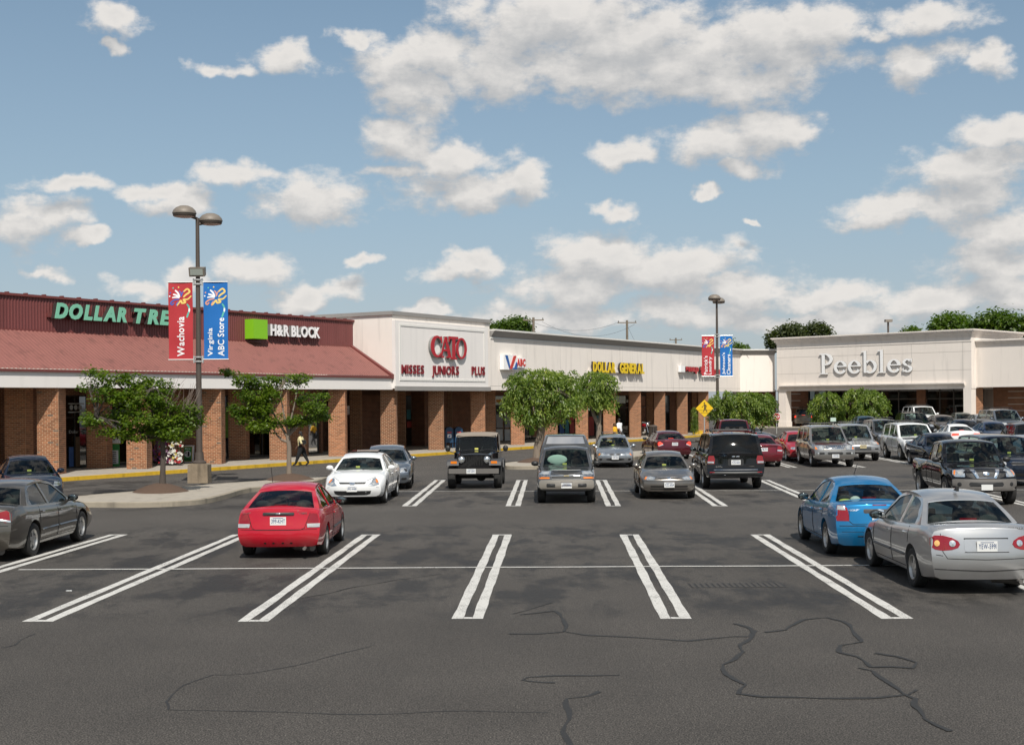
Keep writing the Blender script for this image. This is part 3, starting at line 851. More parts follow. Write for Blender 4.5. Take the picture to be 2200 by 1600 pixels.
# ------------------------------------------------------------------ shop fronts under the arcade
def shop_wall(parent, s0, s1, y, openings, h=3.7):
    """openings: (s0, s1, z0, z1, mullions)"""
    m = MB(); cur = s0
    for (a, b_, z0, z1, nm) in sorted(openings):
        if a > cur: m.bb(cur, a, y, y + 0.3, 0.15, h)
        if z0 > 0.2: m.bb(a, b_, y, y + 0.3, 0.15, z0)
        if z1 < h: m.bb(a, b_, y, y + 0.3, z1, h)
        cur = b_
    if cur < s1: m.bb(cur, s1, y, y + 0.3, 0.15, h)
    m.build('wall', M_bwall, parent, FW)
    for (a, b_, z0, z1, nm) in openings:
        f = MB(); t = 0.06
        f.bb(a, a + t, y + .02, y + .12, z0, z1); f.bb(b_ - t, b_, y + .02, y + .12, z0, z1)
        f.bb(a + t, b_ - t, y + .02, y + .12, z1 - t, z1); f.bb(a + t, b_ - t, y + .02, y + .12, z0, z0 + .1)
        zt = z0 + 2.15
        if zt < z1 - .2: f.bb(a + t, b_ - t, y + .02, y + .12, zt, zt + t)
        for k in range(1, nm): f.bb(a + (b_ - a) * k / nm - t / 2, a + (b_ - a) * k / nm + t / 2, y + .021, y + .119, z0 + .1, z1 - t)
        fr_ = f.build('window', M_frame, parent, FW)
        for k in range(nm):
            p0, p1 = a + (b_ - a) * k / nm + t * .6, a + (b_ - a) * (k + 1) / nm - t * .6
            g_ = MB(); g_.add([(p0, y + .06, z0 + .1), (p1, y + .06, z0 + .1), (p1, y + .06, z1 - t), (p0, y + .06, z1 - t)], [(0, 1, 2, 3)])
            pn = g_.build('pane', M_shopglass, fr_, FW)
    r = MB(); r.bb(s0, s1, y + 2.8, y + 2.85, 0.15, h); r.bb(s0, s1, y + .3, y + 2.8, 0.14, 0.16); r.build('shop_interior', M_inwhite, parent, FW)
    sh = MB(); 
    for (a, b_, z0, z1, nm) in openings:
        k = a + .15
        while k < b_ - .4:
            sh.bb(k, k + rnd.uniform(.25, .6), y + .9, y + 1.3, .16, rnd.uniform(.8, 1.7), mat=rnd.randrange(4)); k += rnd.uniform(.5, .8)
    if sh.v:
        sh.build('display_goods', [mat('goods_%s' % n, c, .6) for n, c in (('blue', (.05, .10, .30)), ('red', (.30, .05, .05)), ('yellow', (.5, .36, .08)), ('white', (.5, .5, .48)))], parent, FW)


def op(px0, px1, yl, z0=0.15, z1=3.3, nm=2):
    a = W(px0, 960, yl)[0]; b_ = W(px1, 960, yl)[0]; return (a, b_, z0, z1, nm)


y1 = 3.0
sA = W(690, 960, y1)[0]
shop_wall(redB, sL, sA, y1, [op(135, 190, y1), op(224, 300, y1, nm=3), op(312, 372, y1, nm=2), op(455, 492, y1, nm=1), op(528, 600, y1, nm=2), op(640, 686, y1, nm=2)])
y2 = 4.9
shop_wall(redB, sA + .01, sCL, y2, [op(768, 822, y2, nm=2)])
shop_wall(catB, sCL + .01, sCR, y2, [op(868, 895, y2, nm=1), op(985, 1012, y2, nm=1)])
y3 = 3.9
shop_wall(longB, sCR + .01, sEnd + 1.5, y3, [op(1060, 1112, y3, nm=2), op(1124, 1165, y3, nm=2), op(1195, 1240, y3, nm=2), op(1258, 1300, y3, nm=2), op(1322, 1352, y3, nm=1), op(1372, 1408, y3, nm=2), op(1428, 1440, y3, nm=1)])
b = MB(); b.bb(sA - .15, sA + .15, y1, y2, .15, 3.7); b.build('return_wall', M_bwall, redB, FW); b = MB(); b.bb(sCR - .15, sCR + .15, y3, y2, .15, 3.7); b.build('return_wall', M_bwall, longB, FW)
# white corner walls linking the long wall to the right block
c1 = FW @ Vector((sEnd, YF, 0)); c2 = FP @ Vector((0, 0, 0))
def link_frame(a, b_):
    d = (b_ - a).normalized(); return Matrix.Translation(a) @ Matrix.Rotation(math.atan2(d.y, d.x), 4, 'Z')
FC = link_frame(c1, c2); Lc = (c2 - c1).length
linkB = thing('shop_building', 'narrow white corner wall joining the long wall to the department store block', 'building', c1.lerp(c2, .5), math.atan2((c2 - c1).y, (c2 - c1).x))
zl = zTopDG
b = MB(); b.bb(0.0, Lc, 0, 0.4, 3.55, zl - .5); b.build('upper_wall', M_stucco, linkB, FC)
b = MB(); b.prism([(-0.02, zl - .498), (-.28, zl - .10), (.4, zl - .10), (.4, zl - .498)], .05, Lc, 'YZ'); b.build('cornice', M_grey, linkB, FC)
b = MB(); b.bb(0.06, Lc, -.34, .5, zl - .098, zl + .002); b.build('coping', M_trimw, linkB, FC)
b = MB(); b.bb(0.6, Lc + 1, 2.2, 2.5, 0, 3.7); b.build('wall', M_bwall, linkB, FC)
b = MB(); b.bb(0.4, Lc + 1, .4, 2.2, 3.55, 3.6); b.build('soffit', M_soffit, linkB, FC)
b = MB()
for k in range(5): b.bb(0.7, Lc + .9, 2.17, 2.2, .9 + k * .55, .95 + k * .55)
b.build('brick_band', M_soffit, linkB, FC)
tagw = MB(); tagw.bb(-1, Lc + 2, -1.6, 2.2, 0.0, 0.46); tag(tagw.build('sidewalk', M_conc, frame=FC), 'concrete walk at the inner corner', kind='structure')

# ------------------------------------------------------------------ Peebles block
pebB = wthing('department_store', 'big pale department store block with moulded cornice and big white serif letters', 'building', Pb(1880, 840, -.8)[0], FM=FP)
rightB = wthing('shop_building', 'pale plain wall wing over dark brick at the right edge', 'building', Pb(2160, 840, 0)[0], FM=FP)
YB = -0.8
x0, _ = Pb(1669, 780, YB); x1, _ = Pb(2087, 780, YB)
zt = (Pb(1669, 725, YB)[1] + Pb(2087, 708, YB)[1]) / 2; zb = (Pb(1690, 840, YB)[1] + Pb(2068, 834.5, YB)[1]) / 2
print('peebles', x0, x1, zt, zb, Pb(2090, 731, 0), Pb(2090, 832, 0))
b = MB(); b.bb(x0, x1, YB, YB + 9, zb, zt - .55); b.build('upper_wall', M_stucco2, pebB, FP)
b = MB()
for k, (dz0, dz1, pr) in enumerate([(.55, .40, .06), (.40, .22, .16), (.22, .10, .30), (.10, 0, .38)]):
    b.bb(x0 - pr, x1 + pr, YB - pr, YB + 9 + pr, zt - dz0 + .001 * k, zt - dz1)
b.build('cornice', M_stucco2, pebB, FP)
b = MB(); b.bb(x0 - .02, x1 + .02, YB - 0.02, YB - .002, zt - .98, zt - .93)
b.bb(x0, x1, YB - 0.004, YB - .0005, zt - 1.72, zt - 1.695); b.bb(x0, x1, YB - 0.004, YB - .0005, zb + 1.45, zb + 1.475)
for px in (1958, 2068): s = Pb(px, 780, YB)[0]; b.bb(s, s + .025, YB - .004, YB - .0005, zb + .5, zt - .99)
b.build('reveal', M_soffit, pebB, FP)
lw0, lw1 = Pb(1676, 838, YB)[0], Pb(2074, 828, YB)[0]
b = MB()
for k, (z0_, z1_, pr) in enumerate([(zb + .40, zb + .50, .28), (zb + .32, zb + .40, .20), (zb + .22, zb + .32, .10)]): b.bb(lw0, lw1, YB - pr, YB - .005, z0_, z1_ - .001)
b.build('ledge', M_stucco2, pebB, FP)
for a_, c_ in ((1672, 1689), (2069, 2087)):
    s0_, s1_ = Pb(a_ + 1, 880, YB)[0], Pb(c_, 880, YB)[0]
    b = MB(); b.bb(s0_, s1_, YB + 0.003, YB + .8, 0.3, zb - .002); b.bb(s0_ - .04, s1_ + .04, YB - .04, YB + .84, 0.3, .95)
    for z_ in (1.6, 2.6): b.bb(s0_ - .003, s1_ + .003, YB - .001, YB + .8, z_, z_ + .02)
    b.build('column', M_stucco2, pebB, FP)
# recessed shop front
yr = 2.6
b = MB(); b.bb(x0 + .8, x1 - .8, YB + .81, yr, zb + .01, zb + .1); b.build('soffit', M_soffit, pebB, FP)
sg = [Pb(p, 880, yr)[0] for p in (1672, 1737, 1900, 1972, 1990, 2066)]
for q0_, q1_, yy_ in ((sg[0], sg[1], yr), (sg[3], sg[4], yr - .2)): b = MB(); b.bb(q0_, q1_, yy_, yr + .3, 0, 4); b.build('wall', M_bwall, pebB, FP)
b = MB()
for k in range(5): b.bb(sg[0] + 1, sg[1] - .8, yr - .025, yr - .001, .9 + k * .6, .96 + k * .6)
b.build('brick_band', M_soffit, pebB, FP)
for a_, c_, n_ in ((sg[1], sg[3], 6), (sg[4], sg[5] + .5, 3)):
    f = MB()
    for k in range(n_ + 1): s = a_ + (c_ - a_) * k / n_; f.bb(s - .05, s + .05, yr, yr + .1, .3, 3.9)
    f.bb(a_, c_, yr + .002, yr + .098, 2.75, 2.85)
    w = f.build('window', M_frame, pebB, FP)
    for k in range(n_):
        g_ = MB(); p0 = a_ + (c_ - a_) * k / n_ + .05; p1 = a_ + (c_ - a_) * (k + 1) / n_ - .05
        g_.add([(p0, yr + .05, .35), (p1, yr + .05, .35), (p1, yr + .05, 3.9), (p0, yr + .05, 3.9)], [(0, 1, 2, 3)]); g_.build('pane', M_shopglass, w, FP)
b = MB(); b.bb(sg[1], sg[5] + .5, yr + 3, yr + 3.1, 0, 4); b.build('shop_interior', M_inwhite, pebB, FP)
# right wing
s0_, s1_ = x1 + .005, x1 + 26
zr0, zr1 = 3.66, Pb(2100, 730.5, 0)[1]
b = MB(); b.bb(s0_, s1_, 0, .4, zr0, zr1 - .4); b.build('upper_wall', M_stucco2, rightB, FP)
b = MB()
for k, (dz0, dz1, pr) in enumerate([(.4, .26, .05), (.26, .12, .14), (.12, 0, .24)]): b.bb(s0_, s1_ + pr, -pr, .6, zr1 - dz0 + .001 * k, zr1 - dz1)
b.build('cornice', M_stucco2, rightB, FP)
q0, q1 = Pb(2089, 900, 0.1)[0], Pb(2110, 900, 0.1)[0]
b = MB(); b.bb(s0_, s1_, 3.0, 3.3, 0, zr0 + .2); b.build('wall', M_bwall, rightB, FP)
b = MB()
for k in range(6): b.bb(q1 + .8, s1_, 2.97, 2.999, .8 + k * .5, .85 + k * .5)
b.build('brick_band', M_soffit, rightB, FP)
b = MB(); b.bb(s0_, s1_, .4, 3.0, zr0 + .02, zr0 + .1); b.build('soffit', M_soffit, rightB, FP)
p = FP @ Vector((q0, .1, 0)); pillar(rightB, p.x, p.y, zr0, z0=.4, size=.85)
b = MB(); b.bb(-2, s1_, -2.6, 3.2, 0, 0.50); tag(b.build('sidewalk', M_conc, frame=FP), 'concrete sidewalk before the department store', kind='structure')
b = MB(); b.bb(x0 + .5, s1_, 8, 30, 0, 6.5); b.build('rear_block', M_stucco2, rightB, FP)

# ================================================================== VEHICLES
def interp(pts, x):
    if x <= pts[0][0]: return pts[0][1]
    for a, b in zip(pts[:-1], pts[1:]):
        if x <= b[0]: return a[1] + (b[1] - a[1]) * (x - a[0]) / max(1e-6, b[0] - a[0])
    return pts[-1][1]


def smoother(pts, L, sig=0.07):
    xs = np.linspace(0, L, 400); ys = np.array([interp(pts, x) for x in xs])
    r = int(3 * sig / (L / 399)); k = np.exp(-0.5 * (np.arange(-r, r + 1) * (L / 399) / sig) ** 2); k /= k.sum()
    yp = np.concatenate([np.full(r, ys[0]) + (ys[0] - ys[1:r + 1][::-1]) * 0, ys, np.full(r, ys[-1])])
    ys2 = np.convolve(yp, k, 'valid')
    return lambda x: float(np.interp(x, xs, ys2))


class Shape:
    """static geometry of one car type. x runs from the front bumper (0) to the tail (L); local +X is forward"""
    def __init__(s, **k):
        s.fins = [(0.2, .08), (.42, 0), (.58, .02), (.75, .12)]; s.rins = [(0.22, .10), (.45, 0), (.6, .02), (.9, .09), (1.05, .14)]
        s.curvf = .22; s.curvr = .14; s.clear = .19; s.rw = .31; s.tw = .20; s.yt = .70; s.yb = .915; s.crown = .05; s.drop = (.09, .05, .06)
        s.fall = .8; s.style = 'sedan'; s.planf = .10; s.planr = .06; s.sect = 1.0; s.clad = 0; s.rack = False; s.bed = None; s.roofbulge = .03
        s.wins = None; s.seats = 2; s.spoke = 5; s.fender = .0; s.rooffl = None; s.wind_bow = .15
        for a, b in k.items(): setattr(s, a, b)
        s.x0 = s.fo + s.wb / 2
        s.T = smoother(s.top, s.L, .05 if s.style != 'sedan' else .08)
        s.Axl = (s.fo, s.fo + s.wb)
        s.make()

    def X(s, x): return s.x0 - x
    def S(s, x):
        A, D = s.A[0], s.D[0]
        d0, d1, d2 = s.drop
        if x < A: dr = d0
        elif x < D: dr = d0 + (d1 - d0) * min(1, (x - A) / .25)
        else: dr = d1 + (d2 - d1) * min(1, (x - D) / .2)
        return s.T(x) - dr
    def B(s, x):
        e = max(0, 1 - min(x, s.L - x) / .5); return s.clear + .05 * e
    def hw(s, x):
        h = s.W / 2
        if x < .9: h *= 1 - s.planf * (1 - x / .9) ** 2
        if x > s.L - .8: h *= 1 - s.planr * ((x - s.L + .8) / .8) ** 2
        return h
    def place(s, x, y, z):
        """profile space -> local space, with bumper shapes"""
        fx = max(0, 1 - x / s.fall); rx = max(0, 1 - (s.L - x) / s.fall); yy = (abs(y) / (s.W / 2))
        x2 = x + fx * (interp(s.fins, z) + s.curvf * yy ** 2.6) - rx * (interp(s.rins, z) + s.curvr * yy ** 2.8)
        return (s.x0 - x2, y, z)

    def make(s):
        L = s.L
        xs = sorted(set([round(v, 4) for v in list(np.linspace(0, .9, 13)) + list(np.linspace(.9, L - .8, 34)) + list(np.linspace(L - .8, L, 13))]))
        q = s.sect
        def ring(x):
            h = s.hw(x); b, S_, T_ = s.B(x), s.S(x), s.T(x); d = S_ - b
            fl = 0.0
            for ax in s.Axl: fl = max(fl, math.exp(-((x - ax) / .30) ** 4))
            h2 = h + s.fender * fl
            fr = [(0, b), (.82 * h, b), (.925 * h2, b + .035), (.965 * h2, b + .12 * d / .6), (.99 * h2, b + .36 * d), (1.0 * h2, b + .60 * d), (.985 * h + .5 * (h2 - h), b + .80 * d), (.965 * h, b + .93 * d), (.925 * h, S_)]
            k = T_ - S_
            fr += [(.83 * h, S_ + .42 * k), (.62 * h, S_ + .74 * k), (.32 * h, S_ + .93 * k), (0, T_)]
            return fr
        rings = [ring(x) for x in xs]; N = len(rings[0])
        m = MB(); idx = []
        for x, r in zip(xs, rings):
            row = []
            for (y, z) in r: m.v.append(s.place(x, y, z)); row.append(len(m.v) - 1)
            row2 = list(row)
            for k in range(N - 2, 0, -1):
                y, z = r[k]; m.v.append(s.place(x, -y, z)); row2.append(len(m.v) - 1)
            idx.append(row2)
        R = len(idx[0])
        for i in range(len(xs) - 1):
            xm = (xs[i] + xs[i + 1]) / 2
            for k in range(R):
                kk = k if k < N - 1 else R - 1 - k
                mi = 0
                if kk >= 8 and s.A[0] + .10 < xm < s.D[0] - .06: mi = 1
                if kk == 0: mi = 2
                zc = (m.v[idx[i][k]][2] + m.v[idx[i][(k + 1) % R]][2]) / 2
                if s.clad and zc < s.clad and mi == 0: mi = 3
                m.f.append((idx[i][k], idx[i][(k + 1) % R], idx[i + 1][(k + 1) % R], idx[i + 1][k])); m.m.append(mi)
        for e, (x, r) in ((0, (xs[0], rings[0])), (-1, (xs[-1], rings[-1]))):
            C_ = 9; rowsv = []
            for k in range(1, N - 1):
                y, z = r[k]; row = [idx[e][k]]
                for c in range(1, C_ - 1):
                    yy = y * (1 - 2 * c / (C_ - 1)); m.v.append(s.place(x, yy, z)); row.append(len(m.v) - 1)
                row.append(idx[e][R - k]); rowsv.append(row)
            for a, b in zip(rowsv[:-1], rowsv[1:]):
                for c in range(C_ - 1):
                    zc = (m.v[a[c]][2] + m.v[b[c]][2]) / 2
                    m.f.append((a[c], a[c + 1], b[c + 1], b[c])); m.m.append(3 if s.clad and zc < s.clad else 0)
            for c in range(C_ - 1): m.f.append((idx[e][0], rowsv[0][c + 1], rowsv[0][c])); m.m.append(2)
            for c in range(C_ - 1): m.f.append((idx[e][N - 1], rowsv[-1][c], rowsv[-1][c + 1])); m.m.append(0)
        me = bpy.data.meshes.new('body'); me.from_pydata(m.v, [], m.f); me.polygons.foreach_set('material_index', m.m)
        bm = bmesh.new(); bm.from_mesh(me); bmesh.ops.recalc_face_normals(bm, faces=bm.faces[:]); bm.to_mesh(me); bm.free()
        for _ in range(4): me.materials.append(M_well)
        o = bpy.data.objects.new('body', me); C.objects.link(o)
        cut = MB(); cut.cur = 2
        for ax in s.Axl:
            for sg in (-1, 1):
                y0, y1 = sorted((sg * (s.W / 2 - .36), sg * (s.W / 2 + .3))); R_ = s.rw + .055
                prof = [(0.001, y0), (R_, y0), (R_, y1), (0.001, y1)]
                cut.lathe(prof, c=(s.X(ax), 0, s.rw + .01), axis='Y', n=28)
        if s.bed:
            xa, xb, zf = s.bed; cut.box(((s.X(xa) + s.X(xb)) / 2, 0, zf + 1), (xb - xa, s.W * .84, 2))
        co = cut.build('cut', [M_well] * 3)
        co.data.polygons.foreach_set('material_index', [2] * len(co.data.polygons))
        bmc = bmesh.new(); bmc.from_mesh(co.data); bmesh.ops.remove_doubles(bmc, verts=bmc.verts[:], dist=.0008); bmesh.ops.holes_fill(bmc, edges=bmc.edges[:], sides=0)
        bmesh.ops.recalc_face_normals(bmc, faces=bmc.faces[:]); bmc.to_mesh(co.data); bmc.free()
        md = o.modifiers.new('b', 'BOOLEAN'); md.operation = 'DIFFERENCE'; md.object = co; md.solver = 'EXACT'; md.material_mode = 'INDEX'
        dg_ = bpy.context.evaluated_depsgraph_get(); ev = o.evaluated_get(dg_)
        nm = bpy.data.meshes.new_from_object(ev, depsgraph=dg_); nm.name = 'body'
        bpy.data.objects.remove(o); bpy.data.objects.remove(co)
        if len(nm.polygons) < 300: print('BOOLEAN FAIL', s.style, s.L)
        nm.polygons.foreach_set('use_smooth', [True] * len(nm.polygons)); nm.set_sharp_from_angle(angle=math.radians(38))
        s.body = nm
        bmb = bmesh.new(); bmb.from_mesh(nm); s.bvh = BVHTree.FromBMesh(bmb); bmb.free()
        s.cabin()
        s.parts = []       # (name, mesh, matkey, sub-of)
        s.wheel_meshes()

    # -- greenhouse ---------------------------------------------------------
    def cabin(s):
        h = s.W / 2; A, B, Cc, D = s.A, s.B_, s.C_, s.D
        yb, yt = s.yb * h, s.yt * h; cr_ = s.crown; wb_ = s.wind_bow
        xa, xbz, xc, xd = A[0] + wb_ * .93, B[0] + .05, Cc[0] - .03, D[0] - (.11 if s.style == 'sedan' else .05)
        def rail(x):
            t = (x - xbz) / max(.01, xc - xbz); t = max(0, min(1, t))
            base = B[1] + (Cc[1] - B[1]) * t
            return base - cr_ + (s.H - max(B[1], Cc[1])) * math.sin(PI * t) ** .62
        def belt(x): return s.S(x) - .015
        def side_y(x, z):
            zb_, zr_ = belt(min(max(x, xa), xd)), rail(x)
            v = (z - zb_) / max(.1, (max(rail(xbz), rail(xc)) - zb_)); v = max(0, min(1.15, v))
            e = 0.0
            return (yb + (yt - yb) * v + .020 * math.sin(PI * min(v, 1)))
        def outl(x):
            if x < xbz: return belt(xa) + (rail(xbz) - belt(xa)) * (x - xa) / (xbz - xa)
            if x > xc: return rail(xc) + (belt(xd) - rail(xc)) * (x - xc) / max(.02, (xd - xc))
            return rail(x)
        def P3(x, z, sg, inset=0): return (s.X(x), sg * (side_y(x, z) - inset), z)
        # window outlines
        wins = []
        rng = s.wins or [(xa + .10, (xbz + xc) / 2 - .02), ((xbz + xc) / 2 + .07, xc + .18)]
        mt = .055
        for (w0, w1) in rng:
            xs = np.linspace(w0, w1, 13); top = []; bot = []
            for x in xs:
                zb_ = belt(x) + .035; zt_ = outl(x) - mt - (.035 if (x < xbz or x > xc) else 0)
                if zt_ > zb_ + .03: bot.append((x, zb_)); top.append((x, zt_))
            if len(bot) < 2: continue
            wins.append(bot + top[::-1])
        outer = [(xa, belt(xa) - .03)] + [(x, outl(x)) for x in [xa + .02] + list(np.linspace(xbz, xc, 14)) + [xd - .001]] + [(xd, belt(xd) - .03)]
        nb = 10
        outer += [(xd + (xa - xd) * i / nb, belt(xd + (xa - xd) * i / nb) - .03) for i in range(1, nb)]
        m = MB()
        polys = [outer] + wins
        flatp = [p for poly in polys for p in poly]
        tri = tessellate_polygon([[Vector((p[0], p[1], 0)) for p in poly] for poly in polys])
        for sg in (-1, 1):
            vs = [P3(p[0], p[1], sg) for p in flatp]; m.add(vs, [tuple(t) for t in tri])
            n0 = 0
            for poly in polys[1:]:
                vv = [P3(p[0], p[1], sg) for p in poly] + [P3(p[0], p[1], sg, .03) for p in poly]; n = len(poly)
                m.add(vv, [(i, (i + 1) % n, n + (i + 1) % n, n + i) for i in range(n)], mat=1)
        # roof
        us = np.linspace(-1, 1, 13)
        def fx(u): return B[0] + .05 * u * u
        def rx(u): return Cc[0] - .03 * u * u
        rows = []
        NR = 14
        def roofpt(t, u):
            x = fx(u) + (rx(u) - fx(u)) * t; zr = rail(fx(1) + (rx(1) - fx(1)) * t)
            ye = side_y(fx(1) + (rx(1) - fx(1)) * t, zr)
            return (s.X(x), u * ye, zr + cr_ * (1 - abs(u) ** 2.6))
        for i in range(NR): rows.append([roofpt(i / (NR - 1), u) for u in us])
        m.grid(rows)
        # screens: frame strips in paint, glass grids apart
        def screen(front):
            def pt(u, v):
                tp = Vector(roofpt(0 if front else 1, u))
                if front: bx = A[0] + wb_ * u * u * .93; zb_ = s.T(A[0]) + .0 - (s.T(A[0]) - belt(xa)) * u * u
                else: bx = D[0] - (D[0] - xd) * u * u; zb_ = s.T(min(D[0], s.L - .01)) - (s.T(min(D[0], s.L - .01)) - belt(xd)) * u * u
                bt = Vector((s.X(bx), u * side_y(xa if front else xd, belt(xa if front else xd)), zb_ - .015))
                p = bt.lerp(tp, v); nrm = Vector((1 if front else -1, 0, .8)).normalized()
                return p + nrm * .025 * math.sin(PI * v) * (1 - .3 * u * u)
            e = .90 if front else .875
            uu = np.linspace(-e, e, 11); v0, v1 = (.03, .93) if front else (.07, .93)
            gr = [[tuple(pt(u, v)) for u in uu] for v in np.linspace(v0, v1, 6)]
            fr = MB()
            for (ua, ub) in ((-1, -e), (e, 1)): fr.grid([[tuple(pt(u, v)) for u in (ua, (ua + ub) / 2, ub)] for v in np.linspace(0, 1, 8)])
            fr.grid([[tuple(pt(u, v)) for u in uu] for v in (v1, 1)])
            rub = MB(); rub.grid([[tuple(pt(u, v)) for u in uu] for v in (0, v0)])
            # thin dark rubber all round the glass
            bo = [pt(u, v0) for u in uu] + [pt(uu[-1], v) for v in np.linspace(v0, v1, 5)] + [pt(u, v1) for u in uu[::-1]] + [pt(uu[0], v) for v in np.linspace(v1, v0, 5)]
            rub.tube(bo, .009, n=4, caps=False)
            return gr, fr, rub
        gf, ff, rf = screen(True); gr_, fr_, rr = screen(False)
        b0 = len(m.f); m.add(ff.v, ff.f); m.add(fr_.v, fr_.f)
        m.add(rf.v, rf.f, mat=1); m.add(rr.v, rr.f, mat=1)
        o = m.build('cabin', [M_black, M_seam], smooth=40); s.cab = o.data; bpy.data.objects.remove(o)
        s.glassm = []
        for nm, grd in (('windshield', gf), ('rear_window', gr_)):
            g_ = MB(); g_.grid(grd); o = g_.build(nm, M_cglass, smooth=True); s.glassm.append((nm, o.data, 'rear' if nm == 'rear_window' else 'front')); bpy.data.objects.remove(o)
        s.swins = []
        for sg in (-1, 1):
            for poly in wins:
                tri = tessellate_polygon([[Vector((p[0], p[1], 0)) for p in poly]])
                g_ = MB(); g_.add([P3(p[0], p[1], sg, .014) for p in poly], [tuple(t) for t in tri]); o = g_.build('side_window', M_cglass, smooth=True); s.swins.append(o.data); bpy.data.objects.remove(o)
        # interior
        m = MB(); zb_ = s.S((A[0] + D[0]) / 2)
        m.bb(s.X(A[0] + .62), s.X(A[0] + .25), -yt * .95, yt * .95, zb_ - .15, zb_ + .035, mat=0)
        cx = A[0] + (1.30 if s.style != 'pickup' else 1.15)
        def seat(x, y, w, hh, hd=True, mt=1):
            m.box((s.X(x), y, zb_ + hh / 2 - .06), (.13, w, hh + .12), mat=mt, taper=.86)
            if hd:
                m.ell((s.X(x + .02), y, zb_ + hh + .10), (.06, .13, .095), n=10, m=6, mat=mt); m.tube([(s.X(x + .01), y - .05, zb_ + hh - .05), (s.X(x + .01), y - .05, zb_ + hh + .06)], .008, 4, mat=0); m.tube([(s.X(x + .01), y + .05, zb_ + hh - .05), (s.X(x + .01), y + .05, zb_ + hh + .06)], .008, 4, mat=0)
        hs = min(.22, (s.H - zb_) * .42)
        for y in (-.36, .36): seat(cx, y, .46, hs)
        if s.seats > 1:
            xr_ = (D[0] - .48) if s.style == 'sedan' else (A[0] + 2.15)
            m.box((s.X(xr_), 0, zb_ - .02), (.14, yt * 1.75, .16), mat=1, taper=.9)
            for y in (-.40, .40): m.ell((s.X(xr_ + .02), y, zb_ + .13), (.05, .15, .075), n=12, m=6, mat=1)
            m.ell((s.X(xr_ + .02), 0, zb_ + .10), (.045, .11, .045), n=12, m=6, mat=1)
            if s.style == 'sedan': m.bb(s.X(D[0] - .08), s.X(xr_ + .06), -yt * .95, yt * .95, zb_ - .04, zb_ - .012, mat=1)
        pts = []
        for k in range(17):
            a = 2 * PI * k / 16; c_ = Vector((s.X(A[0] + .80), .36, zb_ + .05)); pts.append(c_ + Vector((math.sin(.45) * .19 * math.cos(a) * -1, .19 * math.sin(a), .19 * math.cos(a) * math.cos(.45))))
        m.tube(pts, .014, 5, mat=0)
        m.box((s.X(B[0] + .10), 0, B[1] - .12), (.03, .24, .065), mat=0)
        o = m.build('seats', [M_int, M_seatg], smooth=50); s.seatm = o.data; bpy.data.objects.remove(o)
        # mirrors
        s.mir = []
        for sg in (-1, 1):
            xm = xa + .30; zc = belt(xm) + .095; yy = sg * (side_y(xm, zc) + .15)
            m = MB(); m.ell((s.X(xm), yy, zc), (.075, .115 * s.mirk if hasattr(s, 'mirk') else .115, .078), n=12, m=8)
            m.tube([(s.X(xm), sg * (side_y(xm, zc) - .02), zc - .07), (s.X(xm), yy, zc - .03)], .03, 6)
            o = m.build('mirror', M_black, smooth=50); me = o.data; bpy.data.objects.remove(o)
            g_ = MB(); g_.ell((s.X(xm) - .066, yy, zc), (.012, .095, .062), n=12, m=6); o = g_.build('mirror_glass', M_mirror, smooth=True); gm = o.data; bpy.data.objects.remove(o)
            s.mir.append((me, gm))
        s.side_y = side_y; s.belt = belt; s.rail = rail; s.xa, s.xd, s.xbz, s.xc = xa, xd, xbz, xc
        if s.rack:
            m = MB()
            for sg in (-1, 1):
                pts = [(s.X(x), sg * (side_y(x, rail(x)) - .10), rail(x) + cr_ + (.075 if 0 < i < 7 else .01)) for i, x in enumerate(np.linspace(xbz + .35, xc - .15, 8))]
                m.tube(pts, .018, 6)
                for i in (2, 5): m.tube([pts[i], (pts[i][0], pts[i][1], pts[i][2] - .07)], .02, 6)
            for t in (.3, .75):
                x = xbz + .35 + (xc - xbz - .5) * t; yy = side_y(x, rail(x)) - .1
                m.tube([(s.X(x), -yy, rail(x) + cr_ + .07), (s.X(x), yy, rail(x) + cr_ + .07)], .014, 6)
            o = m.build('roof_rack', M_black, smooth=50); s.rackm = o.data; bpy.data.objects.remove(o)

